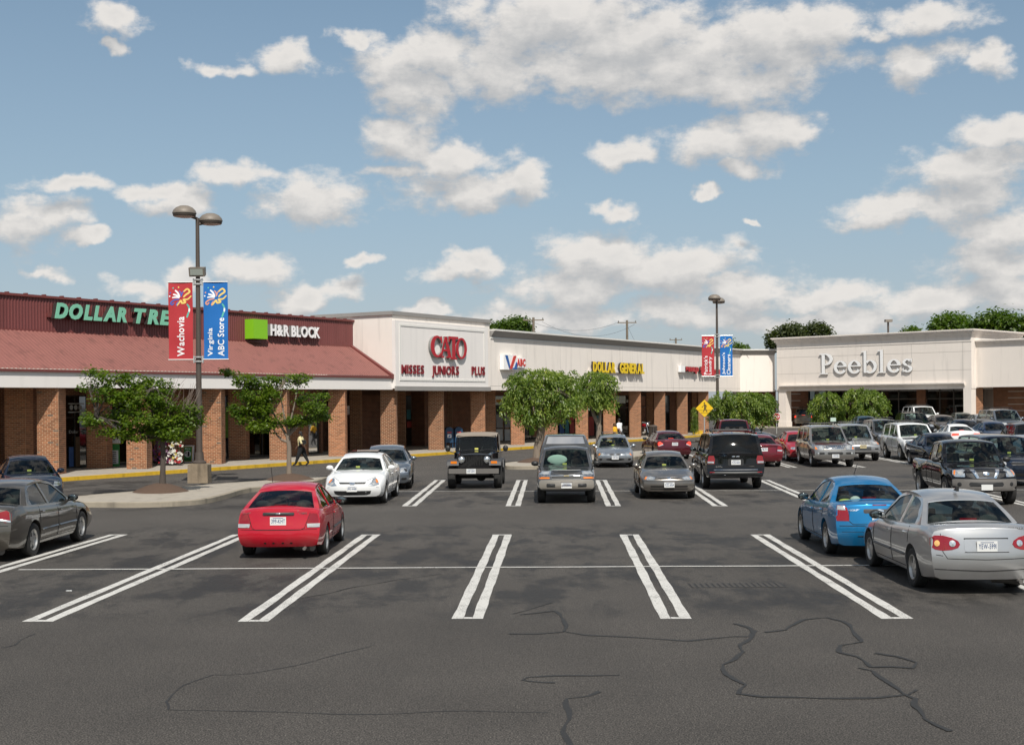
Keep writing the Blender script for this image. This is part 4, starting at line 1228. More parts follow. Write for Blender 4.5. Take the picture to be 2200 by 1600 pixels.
    def wheel_meshes(s):
        r, w = s.rw, s.tw; ri = r * (.63 if s.style == 'sedan' else .60)
        m = MB(); m.lathe([(ri, -w * .42), (r * .86, -w / 2), (r * .965, -w * .46), (r, -w * .36), (r, w * .36), (r * .965, w * .46), (r * .86, w / 2), (ri, w * .42), (ri * .96, w * .3), (ri * .96, -w * .3), (ri, -w * .42)], axis='Y', n=32)
        o = m.build('wheel', M_tyre, smooth=50); s.tyre = o.data; bpy.data.objects.remove(o)
        m = MB()
        for sg in (1, -1):
            m.lathe([(0.001, sg * w * .05), (ri * .98, sg * w * .05)], axis='Y', n=24, mat=1)
            m.lathe([(ri * .86, sg * w * .26), (ri * .95, sg * w * .44), (ri * 1.02, sg * w * .44), (ri * 1.0, sg * w * .30), (ri * .88, sg * w * .12)], axis='Y', n=32, mat=0)
            m.lathe([(0.001, sg * w * .36), (ri * .20, sg * w * .34), (ri * .26, sg * w * .22)], axis='Y', n=14, mat=0)
            n = s.spoke
            for k in range(n):
                a = 2 * PI * k / n + .3; ca, sa = math.cos(a), math.sin(a); wd = ri * (1.35 / n)
                def q(rr, off, d): return (rr * ca - off * sa, sg * d, rr * sa + off * ca)
                m.add([q(ri * .15, -wd * .8, w * .34), q(ri * .15, wd * .8, w * .34), q(ri * .93, wd * .62, w * .30), q(ri * .93, -wd * .62, w * .30),
                       q(ri * .15, -wd * .8, w * .2), q(ri * .15, wd * .8, w * .2), q(ri * .93, wd * .62, w * .16), q(ri * .93, -wd * .62, w * .16)],
                      [(0, 1, 2, 3), (4, 7, 6, 5), (0, 4, 5, 1), (2, 6, 7, 3), (1, 5, 6, 2), (0, 3, 7, 4)], mat=0)
        o = m.build('rim', [M_rim, M_rimdark], smooth=40); s.rim = o.data; bpy.data.objects.remove(o)

    # -- things laid on the body by ray casting -----------------------------
    def hit(s, org, d):
        loc, nrm, i, dist = s.bvh.ray_cast(Vector(org), Vector(d))
        return loc
    def ray(s, side, phi, w, z):
        """side F/R/L/Rt; w measured sideways on the body as seen; returns surface point"""
        if side in 'FR':
            sg = 1 if side == 'F' else -1
            dx, dy = math.cos(phi) * sg, math.sin(phi); e = (-math.sin(phi) * sg, math.cos(phi))
            # pass through the point (xend, w)
            xe = sg * (s.x0 if sg > 0 else s.L - s.x0) - sg * .1
            bx, by = xe, w
            return s.hit((bx + dx * 4, by + dy * 4, z), (-dx, -dy, 0)), Vector((dx, dy, 0))
        sg = 1 if side == 'L' else -1
        return s.hit((s.X(w), sg * 5, z), (0, -sg, 0)), Vector((0, sg, 0))
    def patch(s, name, side, outline, matk, off=.006, phi=0.0, mirror=True, rings=None, dense=True, sub=None, cls=None):
        """conforming thin slab on the body inside a star shaped outline"""
        ext = max(p[0] for p in outline) - min(p[0] for p in outline); rings = rings or max(3, min(9, int(ext / .10)))
        for mk in ((1, -1) if mirror else (1,)):
            pts = []
            for a, b in zip(outline, outline[1:] + outline[:1]):
                n = max(2, int(math.hypot(b[0] - a[0], b[1] - a[1]) / .07))
                for i in range(n): pts.append((a[0] + (b[0] - a[0]) * i / n, a[1] + (b[1] - a[1]) * i / n))
            cx = sum(p[0] for p in pts) / len(pts); cz = sum(p[1] for p in pts) / len(pts)
            rows = []; bad = False
            for r in [0.02] + [(i + 1) / rings for i in range(rings)]:
                row = []
                for p in pts + pts[:1]:
                    w, z = cx + (p[0] - cx) * r, cz + (p[1] - cz) * r
                    h_, d_ = s.ray(side, phi * mk, w * mk, z)
                    if h_ is None: bad = True; break
                    row.append(tuple(h_ + d_ * (off * (1 + .35 * (1 - r)))))
                if bad: break
                rows.append(row)
            if bad: print('patch miss', name, side, s.L); continue
            last = []
            for p in pts + pts[:1]:
                h_, d_ = s.ray(side, phi * mk, (cx + (p[0] - cx) * 1.01) * mk, cz + (p[1] - cz) * 1.01)
                last.append(tuple(h_ - d_ * .012) if h_ else rows[-1][len(last)])
            rows.append(last)
            m = MB(); m.grid(rows); o = m.build(name, M_black, smooth=35); me = o.data; bpy.data.objects.remove(o)
            s.parts.append((name, me, matk, cls))
    def seam(s, side, path, w=.013, matk='seam', phi=0.0, mirror=True, name='panel_gap', off=.0015, closed=False):
        for mk in ((1, -1) if mirror else (1,)):
            pts = []
            pl = path + (path[:1] if closed else [])
            for a, b in zip(pl[:-1], pl[1:]):
                n = max(1, int(math.hypot(b[0] - a[0], b[1] - a[1]) / .07))
                for i in range(n): pts.append((a[0] + (b[0] - a[0]) * i / n, a[1] + (b[1] - a[1]) * i / n))
            pts.append(pl[-1]); P_ = []
            for p in pts:
                if side in 'FR': h_, d_ = s.ray(side, phi * mk, p[0] * mk, p[1])
                else:
                    sd = side if mk == 1 else ('Q' if side == 'L' else 'L'); h_, d_ = s.ray(sd, 0, p[0], p[1])
                if h_ is None: continue
                P_.append(h_ + d_ * off)
            if len(P_) < 2: continue
            m = MB(); m.tube(P_, w / 2, 4); o = m.build(name, M_seam); me = o.data; bpy.data.objects.remove(o)
            s.parts.append((name, me, matk, None))


def rect(y0, y1, z0, z1, r=.02):
    return [(y0 + r, z0), (y1 - r, z0), (y1, z0 + r), (y1, z1 - r), (y1 - r, z1), (y0 + r, z1), (y0, z1 - r), (y0, z0 + r)]


def oval(cy, cz, ry, rz, n=12): return [(cy + ry * math.cos(2 * PI * k / n), cz + rz * math.sin(2 * PI * k / n)) for k in range(n)]


KM = {'paleamber': mat('pale_amber_lens', (.75, .42, .14), .15, coat=1.0), 'seam': M_seam, 'black': M_black, 'chrome': M_chrome, 'red': M_lred, 'clear': M_lclear, 'amber': M_lamber, 'chr': M_bulbchr, 'glow': M_glow, 'well': M_well, 'plate': M_plate,
      'greyp': mat('grey_bumper_plastic', (0.13, 0.12, 0.11), .6), 'silverp': mat('silver_trim_plastic', (.42, .41, .39), .4, .5), 'maroon': mat('bug_shield', (.10, .025, .02), .15, coat=1.0), 'tan': mat('tan_bumper', (.26, .235, .20), .45, .3, coat=.6), 'tanplate': mat('plate_yellow', (.55, .45, .22), .6)}


def std_side(s, doors, handle=True, mould=True):
    """door gaps, handles, rub strip on both sides. doors: list of x of vertical gaps"""
    for x in doors:
        zt_ = s.S(x) - .02
        s.seam('L', [(x, zt_), (x + .01, s.clear + .45 * (zt_ - s.clear)), (x, s.clear + .10)], .012)
    if len(doors) > 1: s.seam('L', [(doors[0], s.clear + .10), (doors[-1], s.clear + .10)], .012)
    if mould:
        z = s.clear + .52 * (s.S(doors[0]) - s.clear) - .06
        for a, b in zip(doors[:-1], doors[1:]): s.seam('L', [(a + .04, z), (b - .04, z)], .045, matk=mould if isinstance(mould, str) else 'paint', name='side_moulding', off=.004)
    if handle:
        for x in doors[1:]: s.seam('L', [(x - .22, s.S(x) - .13), (x - .08, s.S(x) - .125)], .035, matk='paint' if s.style == 'sedan' else 'black', name='door_handle', off=.02)


def rear_std(s, zt=.98, zbot=.55, w=.56, plate_z=None):
    s.seam('R', [(-w, zt), (-w * .97, zbot + .05), (-w * .9, zbot), (w * .9, zbot), (w * .97, zbot + .05), (w, zt)], .012, mirror=False)


def sedan(L, W_, H_, wb, fo, hood=.90, deck=1.0, ax=None, bx=None, cx=None, dx=None, **k):
    ax = ax or fo + .28; bx = bx or ax + .80; dx = dx or L - .62; cx = cx or dx - .62
    top = [(0, hood - .26), (.06, hood - .20), (.3, hood - .12), (.75, hood - .03), (ax, hood + .04), (ax + .3, hood + .05), ((ax + dx) / 2, hood + .075), (dx - .1, deck - .02), (dx, deck), (L - .16, deck + .01), (L - .05, deck - .015), (L, deck - .07)]
    return Shape(L=L, W=W_, H=H_, wb=wb, fo=fo, top=k.pop('top', top), A=(ax, hood + .04), B_=(bx - .07, H_ - .115), C_=(cx + .10, H_ - .115), D=(dx, deck), style='sedan', **k)


def suv(L, W_, H_, wb, fo, hood=1.05, belt=1.12, ax=None, bx=None, **k):
    ax = ax or fo + .33; bx = bx or ax + .80
    top = [(0, hood - .28), (.06, hood - .17), (.3, hood - .075), (ax * .7, hood - .01), (ax, hood + .02), (ax + .3, belt), (L - .25, belt + .02), (L, belt + .02)]
    top = k.pop('top', top); cx = k.pop('cx', L - .30); dx = k.pop('dx', L - .06)
    k.setdefault('fins', [(0.3, .06), (.5, 0), (.7, .02), (.9, .08)]); k.setdefault('rins', [(0.3, .02), (.55, 0), (.68, .05), (1.1, .08)])
    k.setdefault('curvf', .14); k.setdefault('curvr', .07); k.setdefault('planf', .05); k.setdefault('planr', .03)
    k.setdefault('rw', .37); k.setdefault('tw', .24); k.setdefault('clear', .30); k.setdefault('yt', .775); k.setdefault('crown', .065); k.setdefault('wind_bow', .10)
    return Shape(L=L, W=W_, H=H_, wb=wb, fo=fo, top=top, A=(ax, hood + .02), B_=(bx, H_ - .05), C_=(cx, H_ - .05), D=(dx, belt + .02), style=k.pop('style', 'suv'), **k)


TYPES = {}
# --- silver compact sedan seen from behind (round lamps inside red lenses)
s = sedan(4.53, 1.70, 1.485, 2.60, .87, hood=.90, deck=1.06, dx=3.86, cx=3.18, yt=.68)
std_side(s, [1.22, 2.33, 3.28], mould='greyp')
tl = [(.38, .77), (.41, .72), (.50, .69), (.64, .675), (.76, .69), (.85, .75), (.85, .85), (.77, .90), (.64, .90), (.50, .87), (.41, .82)]
s.patch('taillight', 'R', tl, 'red', phi=.35); s.patch('reversing_lamp', 'R', oval(.50, .785, .048, .048), 'chr', .016, phi=.1); s.patch('indicator', 'R', oval(.73, .785, .043, .046), 'paleamber', .018, phi=.35)
s.seam('R', [(.615, .68), (.62, .90)], .012)
s.patch('trunk_recess', 'R', rect(-.33, .33, .66, .86, .03), 'paint', .004, mirror=False); s.seam('R', [(-.33, .855), (.33, .855)], .02, mirror=False); s.seam('R', [(-.33, .655), (.33, .655)], .012, mirror=False)
s.seam('R', [(-.66, 1.0), (-.64, .66), (-.58, .56), (0, .545), (.58, .56), (.64, .66), (.66, 1.0)], .011, mirror=False)
s.seam('R', [(-.8, .62), (-.64, .60)], .010); s.seam('R', [(-.76, .40), (0, .375), (.76, .40)], .012, mirror=False)
TYPES['corolla_rear'] = s
# --- blue compact sedan
s = sedan(4.45, 1.70, 1.44, 2.61, .82, hood=.88, deck=1.05, dx=3.72, cx=3.05, yt=.67)
std_side(s, [1.18, 2.28, 3.22], mould=False)
tl = [(.56, .70), (.80, .70), (.82, .85), (.80, .98), (.70, 1.0), (.62, .99), (.58, .86)]
s.patch('taillight', 'R', tl, 'red', phi=.25); s.patch('reversing_lamp', 'R', [(.63, .90), (.80, .90), (.79, .98), (.66, .98)], 'clear', .012, phi=.25)
s.patch('number_recess', 'R', rect(-.30, .30, .84, .92), 'black', .003, mirror=False)
s.seam('R', [(-.55, 1.0), (-.57, .70), (-.50, .64), (.50, .64), (.57, .70), (.55, 1.0)], .012, mirror=False); s.seam('R', [(-.80, .61), (.80, .61)], .012, mirror=False); s.seam('R', [(-.42, .42), (.42, .42)], .022, mirror=False); s.seam('R', [(-.70, .50), (.70, .50)], .008, mirror=False)
s.patch('emblem', 'R', oval(0, .885, .075, .032), 'chrome', .012, mirror=False)
s.patch('high_brake_light', 'R', rect(-.13, .13, .985, 1.0, .005), 'red', .006, mirror=False)
TYPES['focus_rear'] = s
# --- red three door hatchback
s = sedan(4.2, 1.67, 1.395, 2.44, .80, hood=.86, deck=.99, dx=3.96, cx=3.02, yt=.68, rw=.29, wins=[(1.28, 2.38), (2.46, 3.36)], rins=[(0.22, .12), (.4, 0), (.56, .01), (.66, .07), (.95, .13)])
std_side(s, [1.15, 2.42], mould='black')
tl = [(.53, .60), (.79, .60), (.82, .70), (.80, .86), (.66, .875), (.60, .86), (.55, .74)]
s.patch('taillight', 'R', tl, 'red', phi=.22); s.patch('reversing_lamp', 'R', [(.55, .61), (.79, .61), (.80, .68), (.545, .68)], 'clear', .011, phi=.22)
s.patch('handle_bar', 'R', rect(-.30, .30, .845, .895, .015), 'black', .022, mirror=False)
s.patch('number_recess', 'R', rect(-.30, .30, .645, .83), 'paint', .002, mirror=False)
s.seam('R', [(-.62, .95), (-.50, .60), (-.42, .565), (.42, .565), (.50, .60), (.62, .95)], .012, mirror=False); s.seam('R', [(-.80, .57), (.80, .57)], .010, mirror=False)
s.patch('emblem', 'R', oval(0, .872, .045, .018), 'chrome', .030, mirror=False)
for y in (-.25, -.09, .09, .25): s.patch('bumper_dimple', 'R', oval(y, .315, .025, .018, 8), 'black', .002, mirror=False, rings=1)
TYPES['accent'] = s
# --- taupe sedan on the far left
s = sedan(5.09, 1.85, 1.49, 2.81, 1.05, hood=.93, deck=1.08, dx=4.22, cx=3.55, yt=.68, rw=.33)
std_side(s, [1.42, 2.52, 3.55], mould='paint')
s.patch('taillight', 'R', [(.52, .86), (.78, .76), (.90, .78), (.90, .93), (.80, .99), (.68, .96)], 'red', phi=.35); s.patch('reversing_lamp', 'R', [(.55, .80), (.88, .765), (.88, .80), (.56, .845)], 'chr', .01, phi=.35)
s.seam('R', [(-.5, 1.0), (-.5, .74), (.5, .74), (.5, 1.0)], .012, mirror=False); s.seam('R', [(-.88, .70), (.88, .70)], .01, mirror=False)
TYPES['impala'] = s
# --- generic saloon rear, lit lamps
s = sedan(4.85, 1.84, 1.42, 2.75, 1.0, hood=.90, deck=1.02, dx=4.05, cx=3.35, yt=.66)
std_side(s, [1.3, 2.4, 3.4], mould=False)
s.patch('taillight', 'R', [(.60, .80), (.80, .70), (.89, .74), (.88, .86), (.76, .90)], 'glow', phi=.3); s.patch('reversing_lamp', 'R', [(.58, .74), (.80, .67), (.86, .70), (.60, .79)], 'clear', .004, phi=.3)
s.seam('R', [(-.55, .95), (-.55, .60), (.55, .60), (.55, .95)], .012, mirror=False); s.seam('R', [(-.85, .60), (.85, .60)], .012, mirror=False)
TYPES['taurus'] = s
# --- dark red saloon rear with clear lower lamps and small wing
s = sedan(4.75, 1.76, 1.42, 2.67, .95, hood=.88, deck=1.02, dx=3.95, cx=3.25, yt=.66, clear=.22)
std_side(s, [1.25, 2.35, 3.3], mould=False)
s.patch('taillight', 'R', [(.56, .66), (.80, .64), (.84, .76), (.76, .90), (.62, .92)], 'red', phi=.3); s.patch('reversing_lamp', 'R', [(.58, .70), (.80, .69), (.82, .76), (.58, .77)], 'chr', .01, phi=.3)
s.seam('R', [(-.54, .95), (-.54, .60), (.54, .60), (.54, .95)], .012, mirror=False); s.patch('spoiler', 'R', rect(-.62, .62, .93, .965, .01), 'paint', .05, mirror=False)
TYPES['mazda'] = s
# --- white coupe rear
s = sedan(4.7, 1.79, 1.36, 2.72, 1.0, hood=.85, deck=.98, dx=3.95, cx=3.15, yt=.64)
std_side(s, [1.35, 2.55], mould=False)
s.patch('taillight', 'R', [(.42, .72), (.84, .70), (.85, .84), (.42, .84)], 'glow', phi=.15)
s.seam('R', [(-.5, .62), (.5, .62)], .012, mirror=False)
TYPES['coupe_rear'] = s
# --- white sedan front
s = sedan(4.81, 1.815, 1.455, 2.74, .95, hood=.93, deck=1.05, ax=1.28, bx=2.05, dx=4.15, cx=3.45, yt=.68, rw=.32, clear=.20, curvf=.30,
          fins=[(.2, .10), (.42, 0), (.58, .03), (.72, .14), (.9, .3)])
std_side(s, [1.30, 2.42, 3.45], mould='paint')
hl = [(.44, .575), (.62, .555), (.82, .60), (.84, .72), (.80, .78), (.70, .75), (.56, .66)]
s.patch('headlight', 'F', hl, 'chr', phi=.42, off=.008); s.patch('indicator', 'F', [(.74, .64), (.83, .66), (.82, .75), (.76, .73)], 'amber', .014, phi=.42); s.patch('headlight_bulb', 'F', oval(.64, .625, .055, .04), 'clear', .016, phi=.35)
s.patch('grille', 'F', [(-.40, .66), (-.36, .615), (.36, .615), (.40, .66)], 'black', .004, mirror=False); s.seam('F', [(-.40, .665), (.40, .665)], .014, 'chrome', mirror=False, name='grille_bar'); 
s.patch('emblem', 'F', [(-.07, .60), (.07, .60), (.085, .66), (0, .675), (-.085, .66)], 'chrome', .022, mirror=False)
s.patch('air_intake', 'F', [(-.55, .42), (-.52, .33), (-.40, .29), (.40, .29), (.52, .33), (.55, .42)], 'black', .003, mirror=False)
s.seam('F', [(-.40, .70), (-.62, .80)], .010); s.seam('F', [(.68, .52), (.84, .49)], .008)
TYPES['accord'] = s
# --- generic sedan front (grey blue)
s = sedan(4.85, 1.84, 1.47, 2.75, .98, hood=.93, deck=1.05, ax=1.30, dx=4.15, cx=3.45, yt=.68, rw=.32)
std_side(s, [1.3, 2.42, 3.45], mould='paint')
s.patch('headlight', 'F', [(.46, .60), (.64, .585), (.82, .60), (.85, .70), (.80, .76), (.60, .74), (.48, .70)], 'chr', phi=.36, off=.008); s.patch('headlight_shroud', 'F', [(.70, .62), (.82, .63), (.83, .71), (.72, .72)], 'black', .012, phi=.36); s.patch('headlight_bulb', 'F', oval(.60, .66, .055, .045), 'clear', .016, phi=.3)
s.patch('grille', 'F', [(-.34, .72), (-.28, .60), (.28, .60), (.34, .72)], 'black', .004, mirror=False); s.seam('F', [(-.30, .66), (.30, .66)], .02, 'chrome', mirror=False, name='grille_bar')
s.patch('air_intake', 'F', [(-.45, .42), (-.40, .32), (.40, .32), (.45, .42)], 'black', .003, mirror=False); s.patch('fog_lamp', 'F', rect(.56, .76, .34, .42), 'black', .004, phi=.3)
TYPES['galant'] = s
# --- small wagon front
s = sedan(4.45, 1.70, 1.46, 2.55, .88, hood=.86, deck=.98, ax=1.15, bx=1.95, dx=4.2, cx=3.9, yt=.70, rw=.30, rack=True)
std_side(s, [1.2, 2.2, 3.1], mould='paint')
s.patch('headlight', 'F', oval(.60, .60, .17, .075), 'chr', phi=.35, off=.008); s.patch('headlight_bulb', 'F', oval(.58, .60, .06, .05), 'clear', .016, phi=.3); s.patch('indicator', 'F', oval(.76, .60, .05, .05), 'amber', .014, phi=.45)
s.patch('grille', 'F', oval(.14, .60, .12, .035), 'black', .004); s.patch('emblem', 'F', oval(0, .61, .045, .03), 'chrome', .014, mirror=False)
s.patch('air_intake', 'F', oval(0, .38, .42, .055), 'black', .003, mirror=False); s.patch('fog_lamp', 'F', oval(.64, .38, .08, .045), 'black', .004, phi=.3); s.seam('F', [(-.6, .47), (.6, .47)], .008, mirror=False)
TYPES['elantra'] = s
# --- older compact sedan front
s = sedan(4.42, 1.695, 1.385, 2.465, .85, hood=.87, deck=.98, ax=1.14, bx=1.90, dx=3.75, cx=3.05, yt=.68, rw=.29, clear=.20)
std_side(s, [1.16, 2.16, 3.05], mould='paint')
s.patch('headlight', 'F', [(.40, .60), (.60, .585), (.74, .60), (.75, .67), (.62, .695), (.44, .67)], 'chr', phi=.30, off=.008); s.patch('headlight_bulb', 'F', oval(.56, .64, .09, .035), 'clear', .014, phi=.28); s.patch('indicator', 'F', [(.74, .60), (.82, .61), (.82, .68), (.75, .68)], 'amber', .012, phi=.45)
s.patch('grille', 'F', [(-.33, .655), (-.27, .61), (.27, .61), (.33, .655)], 'black', .004, mirror=False); s.patch('emblem', 'F', oval(0, .65, .06, .028), 'chrome', .016, mirror=False); s.seam('F', [(-.34, .665), (.34, .665)], .014, 'chrome', mirror=False, name='grille_bar')
s.patch('air_intake', 'F', rect(-.56, .56, .375, .42, .02), 'black', .003, mirror=False); s.patch('air_intake', 'F', rect(-.56, .56, .31, .335, .01), 'black', .003, mirror=False); s.seam('F', [(-.82, .555), (.82, .555)], .012, mirror=False)
TYPES['corolla_front'] = s
# --- plain sedans for the far rows
s = sedan(4.7, 1.78, 1.42, 2.68, .95, hood=.90, deck=1.02, yt=.68)
std_side(s, [1.25, 2.35, 3.3], mould=False)
s.patch('headlight', 'F', [(.44, .60), (.64, .585), (.80, .61), (.80, .69), (.60, .71)], 'chr', phi=.3, off=.008); s.patch('grille', 'F', rect(-.36, .36, .60, .69, .03), 'black', .004, mirror=False); s.patch('emblem', 'F', oval(0, .645, .06, .035), 'chrome', .012, mirror=False)
s.patch('air_intake', 'F', rect(-.5, .5, .34, .42, .03), 'black', .003, mirror=False)
s.patch('taillight', 'R', [(.58, .72), (.80, .70), (.84, .80), (.76, .90), (.60, .90)], 'red', phi=.3)
TYPES['sedan'] = s
s = sedan(4.6, 1.75, 1.44, 2.65, .92, hood=.88, deck=1.03, yt=.66, dx=3.92, cx=3.05)
std_side(s, [1.2, 2.3, 3.3], mould=False)
s.patch('headlight', 'F', [(.46, .58), (.66, .57), (.80, .60), (.82, .68), (.64, .70)], 'chr', phi=.3, off=.008); s.patch('grille', 'F', oval(0, .63, .30, .045), 'black', .004, mirror=False)
s.patch('air_intake', 'F', oval(0, .38, .48, .05), 'black', .003, mirror=False)
s.patch('taillight', 'R', oval(.70, .80, .13, .08), 'red', phi=.3)
TYPES['roundsedan'] = s
# --- black sport utility rear
s = suv(5.2, 1.96, 1.88, 3.0, .95, hood=1.10, belt=1.20, rw=.40, rack=True, yt=.81, clear=.36, wins=[(1.55, 2.45), (2.53, 3.35), (3.45, 4.7)], fender=.02, cx=4.78, dx=5.10)
std_side(s, [1.38, 2.49, 3.45], mould='paint')
s.patch('taillight', 'R', [(.70, .86), (.92, .86), (.95, 1.0), (.95, 1.13), (.72, 1.13), (.68, 1.0)], 'red', phi=.20); s.patch('reversing_lamp', 'R', [(.72, .875), (.92, .875), (.93, .94), (.71, .94)], 'chr', .010, phi=.20)
s.seam('R', [(-.70, 1.2), (-.66, .80), (-.60, .74), (.60, .74), (.66, .80), (.70, 1.2)], .012, mirror=False); s.seam('R', [(-.72, .66), (.72, .66)], .035, 'chrome', mirror=False, name='bumper_strip'); s.patch('bumper_pad', 'R', rect(-.78, .78, .52, .60, .02), 'black', .02, mirror=False)
s.patch('reflector', 'R', rect(.70, .86, .575, .60, .005), 'red', .024); s.patch('number_recess', 'R', rect(-.26, .26, .80, 1.02, .03), 'black', .003, mirror=False)
s.patch('emblem', 'R', oval(-.07, 1.10, .06, .02), 'chrome', .008, mirror=False); s.patch('emblem', 'R', oval(.07, 1.10, .06, .02), 'chrome', .008, mirror=False)
TYPES['sequoia'] = s
# --- silver sport utility front with chrome grille and bug shield
s = suv(4.81, 1.83, 1.81, 2.89, .90, hood=1.08, belt=1.14, rw=.37, rack=True, clad=0, wins=[(1.50, 2.36), (2.44, 3.24), (3.34, 4.40)], clear=.30, fender=.02)
std_side(s, [1.30, 2.40, 3.30], mould=False)
hl = rect(.50, .86, .775, .97, .05)
s.patch('headlight', 'F', [(.48, .79), (.56, .765), (.84, .775), (.88, .83), (.88, .93), (.82, .97), (.52, .96), (.46, .88)], 'chr', phi=.15, off=.010); s.patch('headlight_bulb', 'F', oval(.60, .87, .075, .075), 'clear', .020, phi=.1); s.patch('indicator', 'F', [(.76, .785), (.87, .80), (.87, .92), (.78, .84)], 'amber', .016, phi=.2)
s.patch('grille', 'F', [(-.46, .95), (-.38, .82), (-.32, .79), (.32, .79), (.38, .82), (.46, .95)], 'chrome', .012, mirror=False)
for k in range(9): s.seam('F', [((k - 4) * .085, .815), ((k - 4) * .085, .935)], .030, 'black', mirror=False, name='grille_slot', off=.012)
s.seam('F', [(-.40, .875), (.40, .875)], .018, 'chrome', mirror=False, name='grille_bar', off=.02)
s.patch('emblem', 'F', oval(0, .875, .075, .038), 'chrome', .034, mirror=False)
s.patch('bug_shield', 'F', [(-.80, .975), (-.45, .985), (0, .99), (.45, .985), (.80, .975), (.78, 1.03), (.4, 1.055), (0, 1.06), (-.4, 1.055), (-.78, 1.03)], 'maroon', .03, mirror=False)
s.patch('air_intake', 'F', rect(-.34, .34, .56, .67, .05), 'black', .004, mirror=False); s.patch('fog_lamp', 'F', rect(.44, .80, .57, .66, .04), 'black', .004, phi=.1); s.patch('fog_lamp_glass', 'F', oval(.72, .615, .045, .042), 'clear', .014, phi=.1)
s.patch('bumper_valance', 'F', rect(-.80, .80, .35, .45, .04), 'greyp', .01, mirror=False); s.seam('F', [(-.9, .75), (.9, .75)], .010, mirror=False)
TYPES['explorer'] = s
# --- silver sport utility front with white grille
s = suv(4.65, 1.79, 1.76, 2.70, .85, hood=1.02, belt=1.10, rw=.37, rack=True, wins=[(1.45, 2.25), (2.33, 3.1), (3.2, 4.25)], clear=.32)
std_side(s, [1.22, 2.28, 3.15], mould=False)
s.patch('headlight', 'F', rect(.50, .74, .80, .94, .02), 'clear', phi=.10, off=.010); s.patch('indicator', 'F', rect(.76, .85, .80, .94, .02), 'amber', phi=.2, off=.010)
s.patch('grille', 'F', rect(-.42, .42, .80, .96, .03), 'silverp', .012, mirror=False)
for r_ in range(3):
    for k in range(5): s.seam('F', [((k - 2) * .15 - .055, .83 + r_ * .05), ((k - 2) * .15 + .055, .83 + r_ * .05)], .026, 'black', mirror=False, name='grille_slot', off=.014)
s.patch('air_intake', 'F', rect(-.40, .40, .53, .60, .03), 'black', .003, mirror=False); s.patch('air_intake', 'F', rect(-.40, .40, .62, .68, .03), 'black', .003, mirror=False); s.patch('fog_lamp', 'F', rect(.55, .75, .55, .62, .03), 'black', .003, phi=.1)
s.seam('F', [(-.86, .77), (.86, .77)], .012, mirror=False); s.patch('bumper_valance', 'F', rect(-.75, .75, .34, .44, .04), 'black', .008, mirror=False)
TYPES['rodeo'] = s
# --- white sport utility front
s = suv(4.80, 1.87, 1.79, 2.79, .90, hood=1.10, belt=1.16, rw=.38, rack=True, wins=[(1.50, 2.35), (2.43, 3.25), (3.38, 4.35)], clear=.33, fender=.05, clad=0)
std_side(s, [1.28, 2.39, 3.3], mould='paint')
s.patch('headlight', 'F', [(.42, .84), (.60, .81), (.84, .84), (.88, .92), (.80, .98), (.50, .96)], 'chr', phi=.25, off=.01); s.patch('headlight_bulb', 'F', oval(.60, .89, .06, .05), 'clear', .02, phi=.2)
s.patch('grille', 'F', [(-.40, .98), (-.36, .82), (.36, .82), (.40, .98)], 'silverp', .012, mirror=False)
for z in (.86, .91, .955): s.seam('F', [(-.34, z), (.34, z)], .026, 'black', mirror=False, name='grille_slot', off=.014)
s.patch('hood_guard', 'F', [(-.80, 1.01), (0, 1.03), (.80, 1.01), (.76, 1.06), (0, 1.09), (-.76, 1.06)], 'black', .03, mirror=False)
s.patch('air_intake', 'F', rect(-.42, .42, .58, .72, .04), 'black', .004, mirror=False); s.patch('fog_lamp', 'F', rect(.56, .80, .60, .70, .04), 'silverp', .008, phi=.15)
TYPES['runner'] = s
# --- long wagons of the back rows
s = suv(5.4, 2.0, 1.9, 3.3, .95, hood=1.15, belt=1.22, rw=.38, rack=True, wins=[(1.6, 2.5), (2.58, 3.4), (3.55, 4.95)], clear=.34)
std_side(s, [1.4, 2.54, 3.5], mould=False)
s.patch('headlight', 'F', rect(.56, .90, .82, .98, .02), 'clear', phi=.05, off=.01); s.patch('grille', 'F', rect(-.52, .52, .82, 1.0, .02), 'black', .006, mirror=False); s.seam('F', [(-.5, .91), (.5, .91)], .03, 'chrome', mirror=False, name='grille_bar'); s.patch('bumper', 'F', rect(-.95, .95, .50, .70, .04), 'greyp', .03, mirror=False)
s.patch('taillight', 'R', rect(.82, .95, .80, 1.15, .02), 'red', phi=.1)
TYPES['bigwagon'] = s
s = suv(4.5, 1.80, 1.72, 2.65, .88, hood=1.02, belt=1.08, rw=.35, rack=True, wins=[(1.42, 2.2), (2.28, 3.0), (3.12, 4.1)], clear=.27, curvf=.22)
std_side(s, [1.2, 2.24, 3.05], mould=False)
s.patch('headlight', 'F', [(.48, .74), (.76, .73), (.84, .80), (.80, .88), (.52, .88)], 'chr', phi=.2, off=.01); s.patch('grille', 'F', rect(-.38, .38, .74, .88, .03), 'black', .006, mirror=False)
s.patch('taillight', 'R', rect(.70, .86, .84, 1.05, .02), 'glow', phi=.15); s.patch('high_brake_light', 'R', rect(-.15, .15, 1.06, 1.09, .01), 'glow', .01, mirror=False)
TYPES['midwagon'] = s
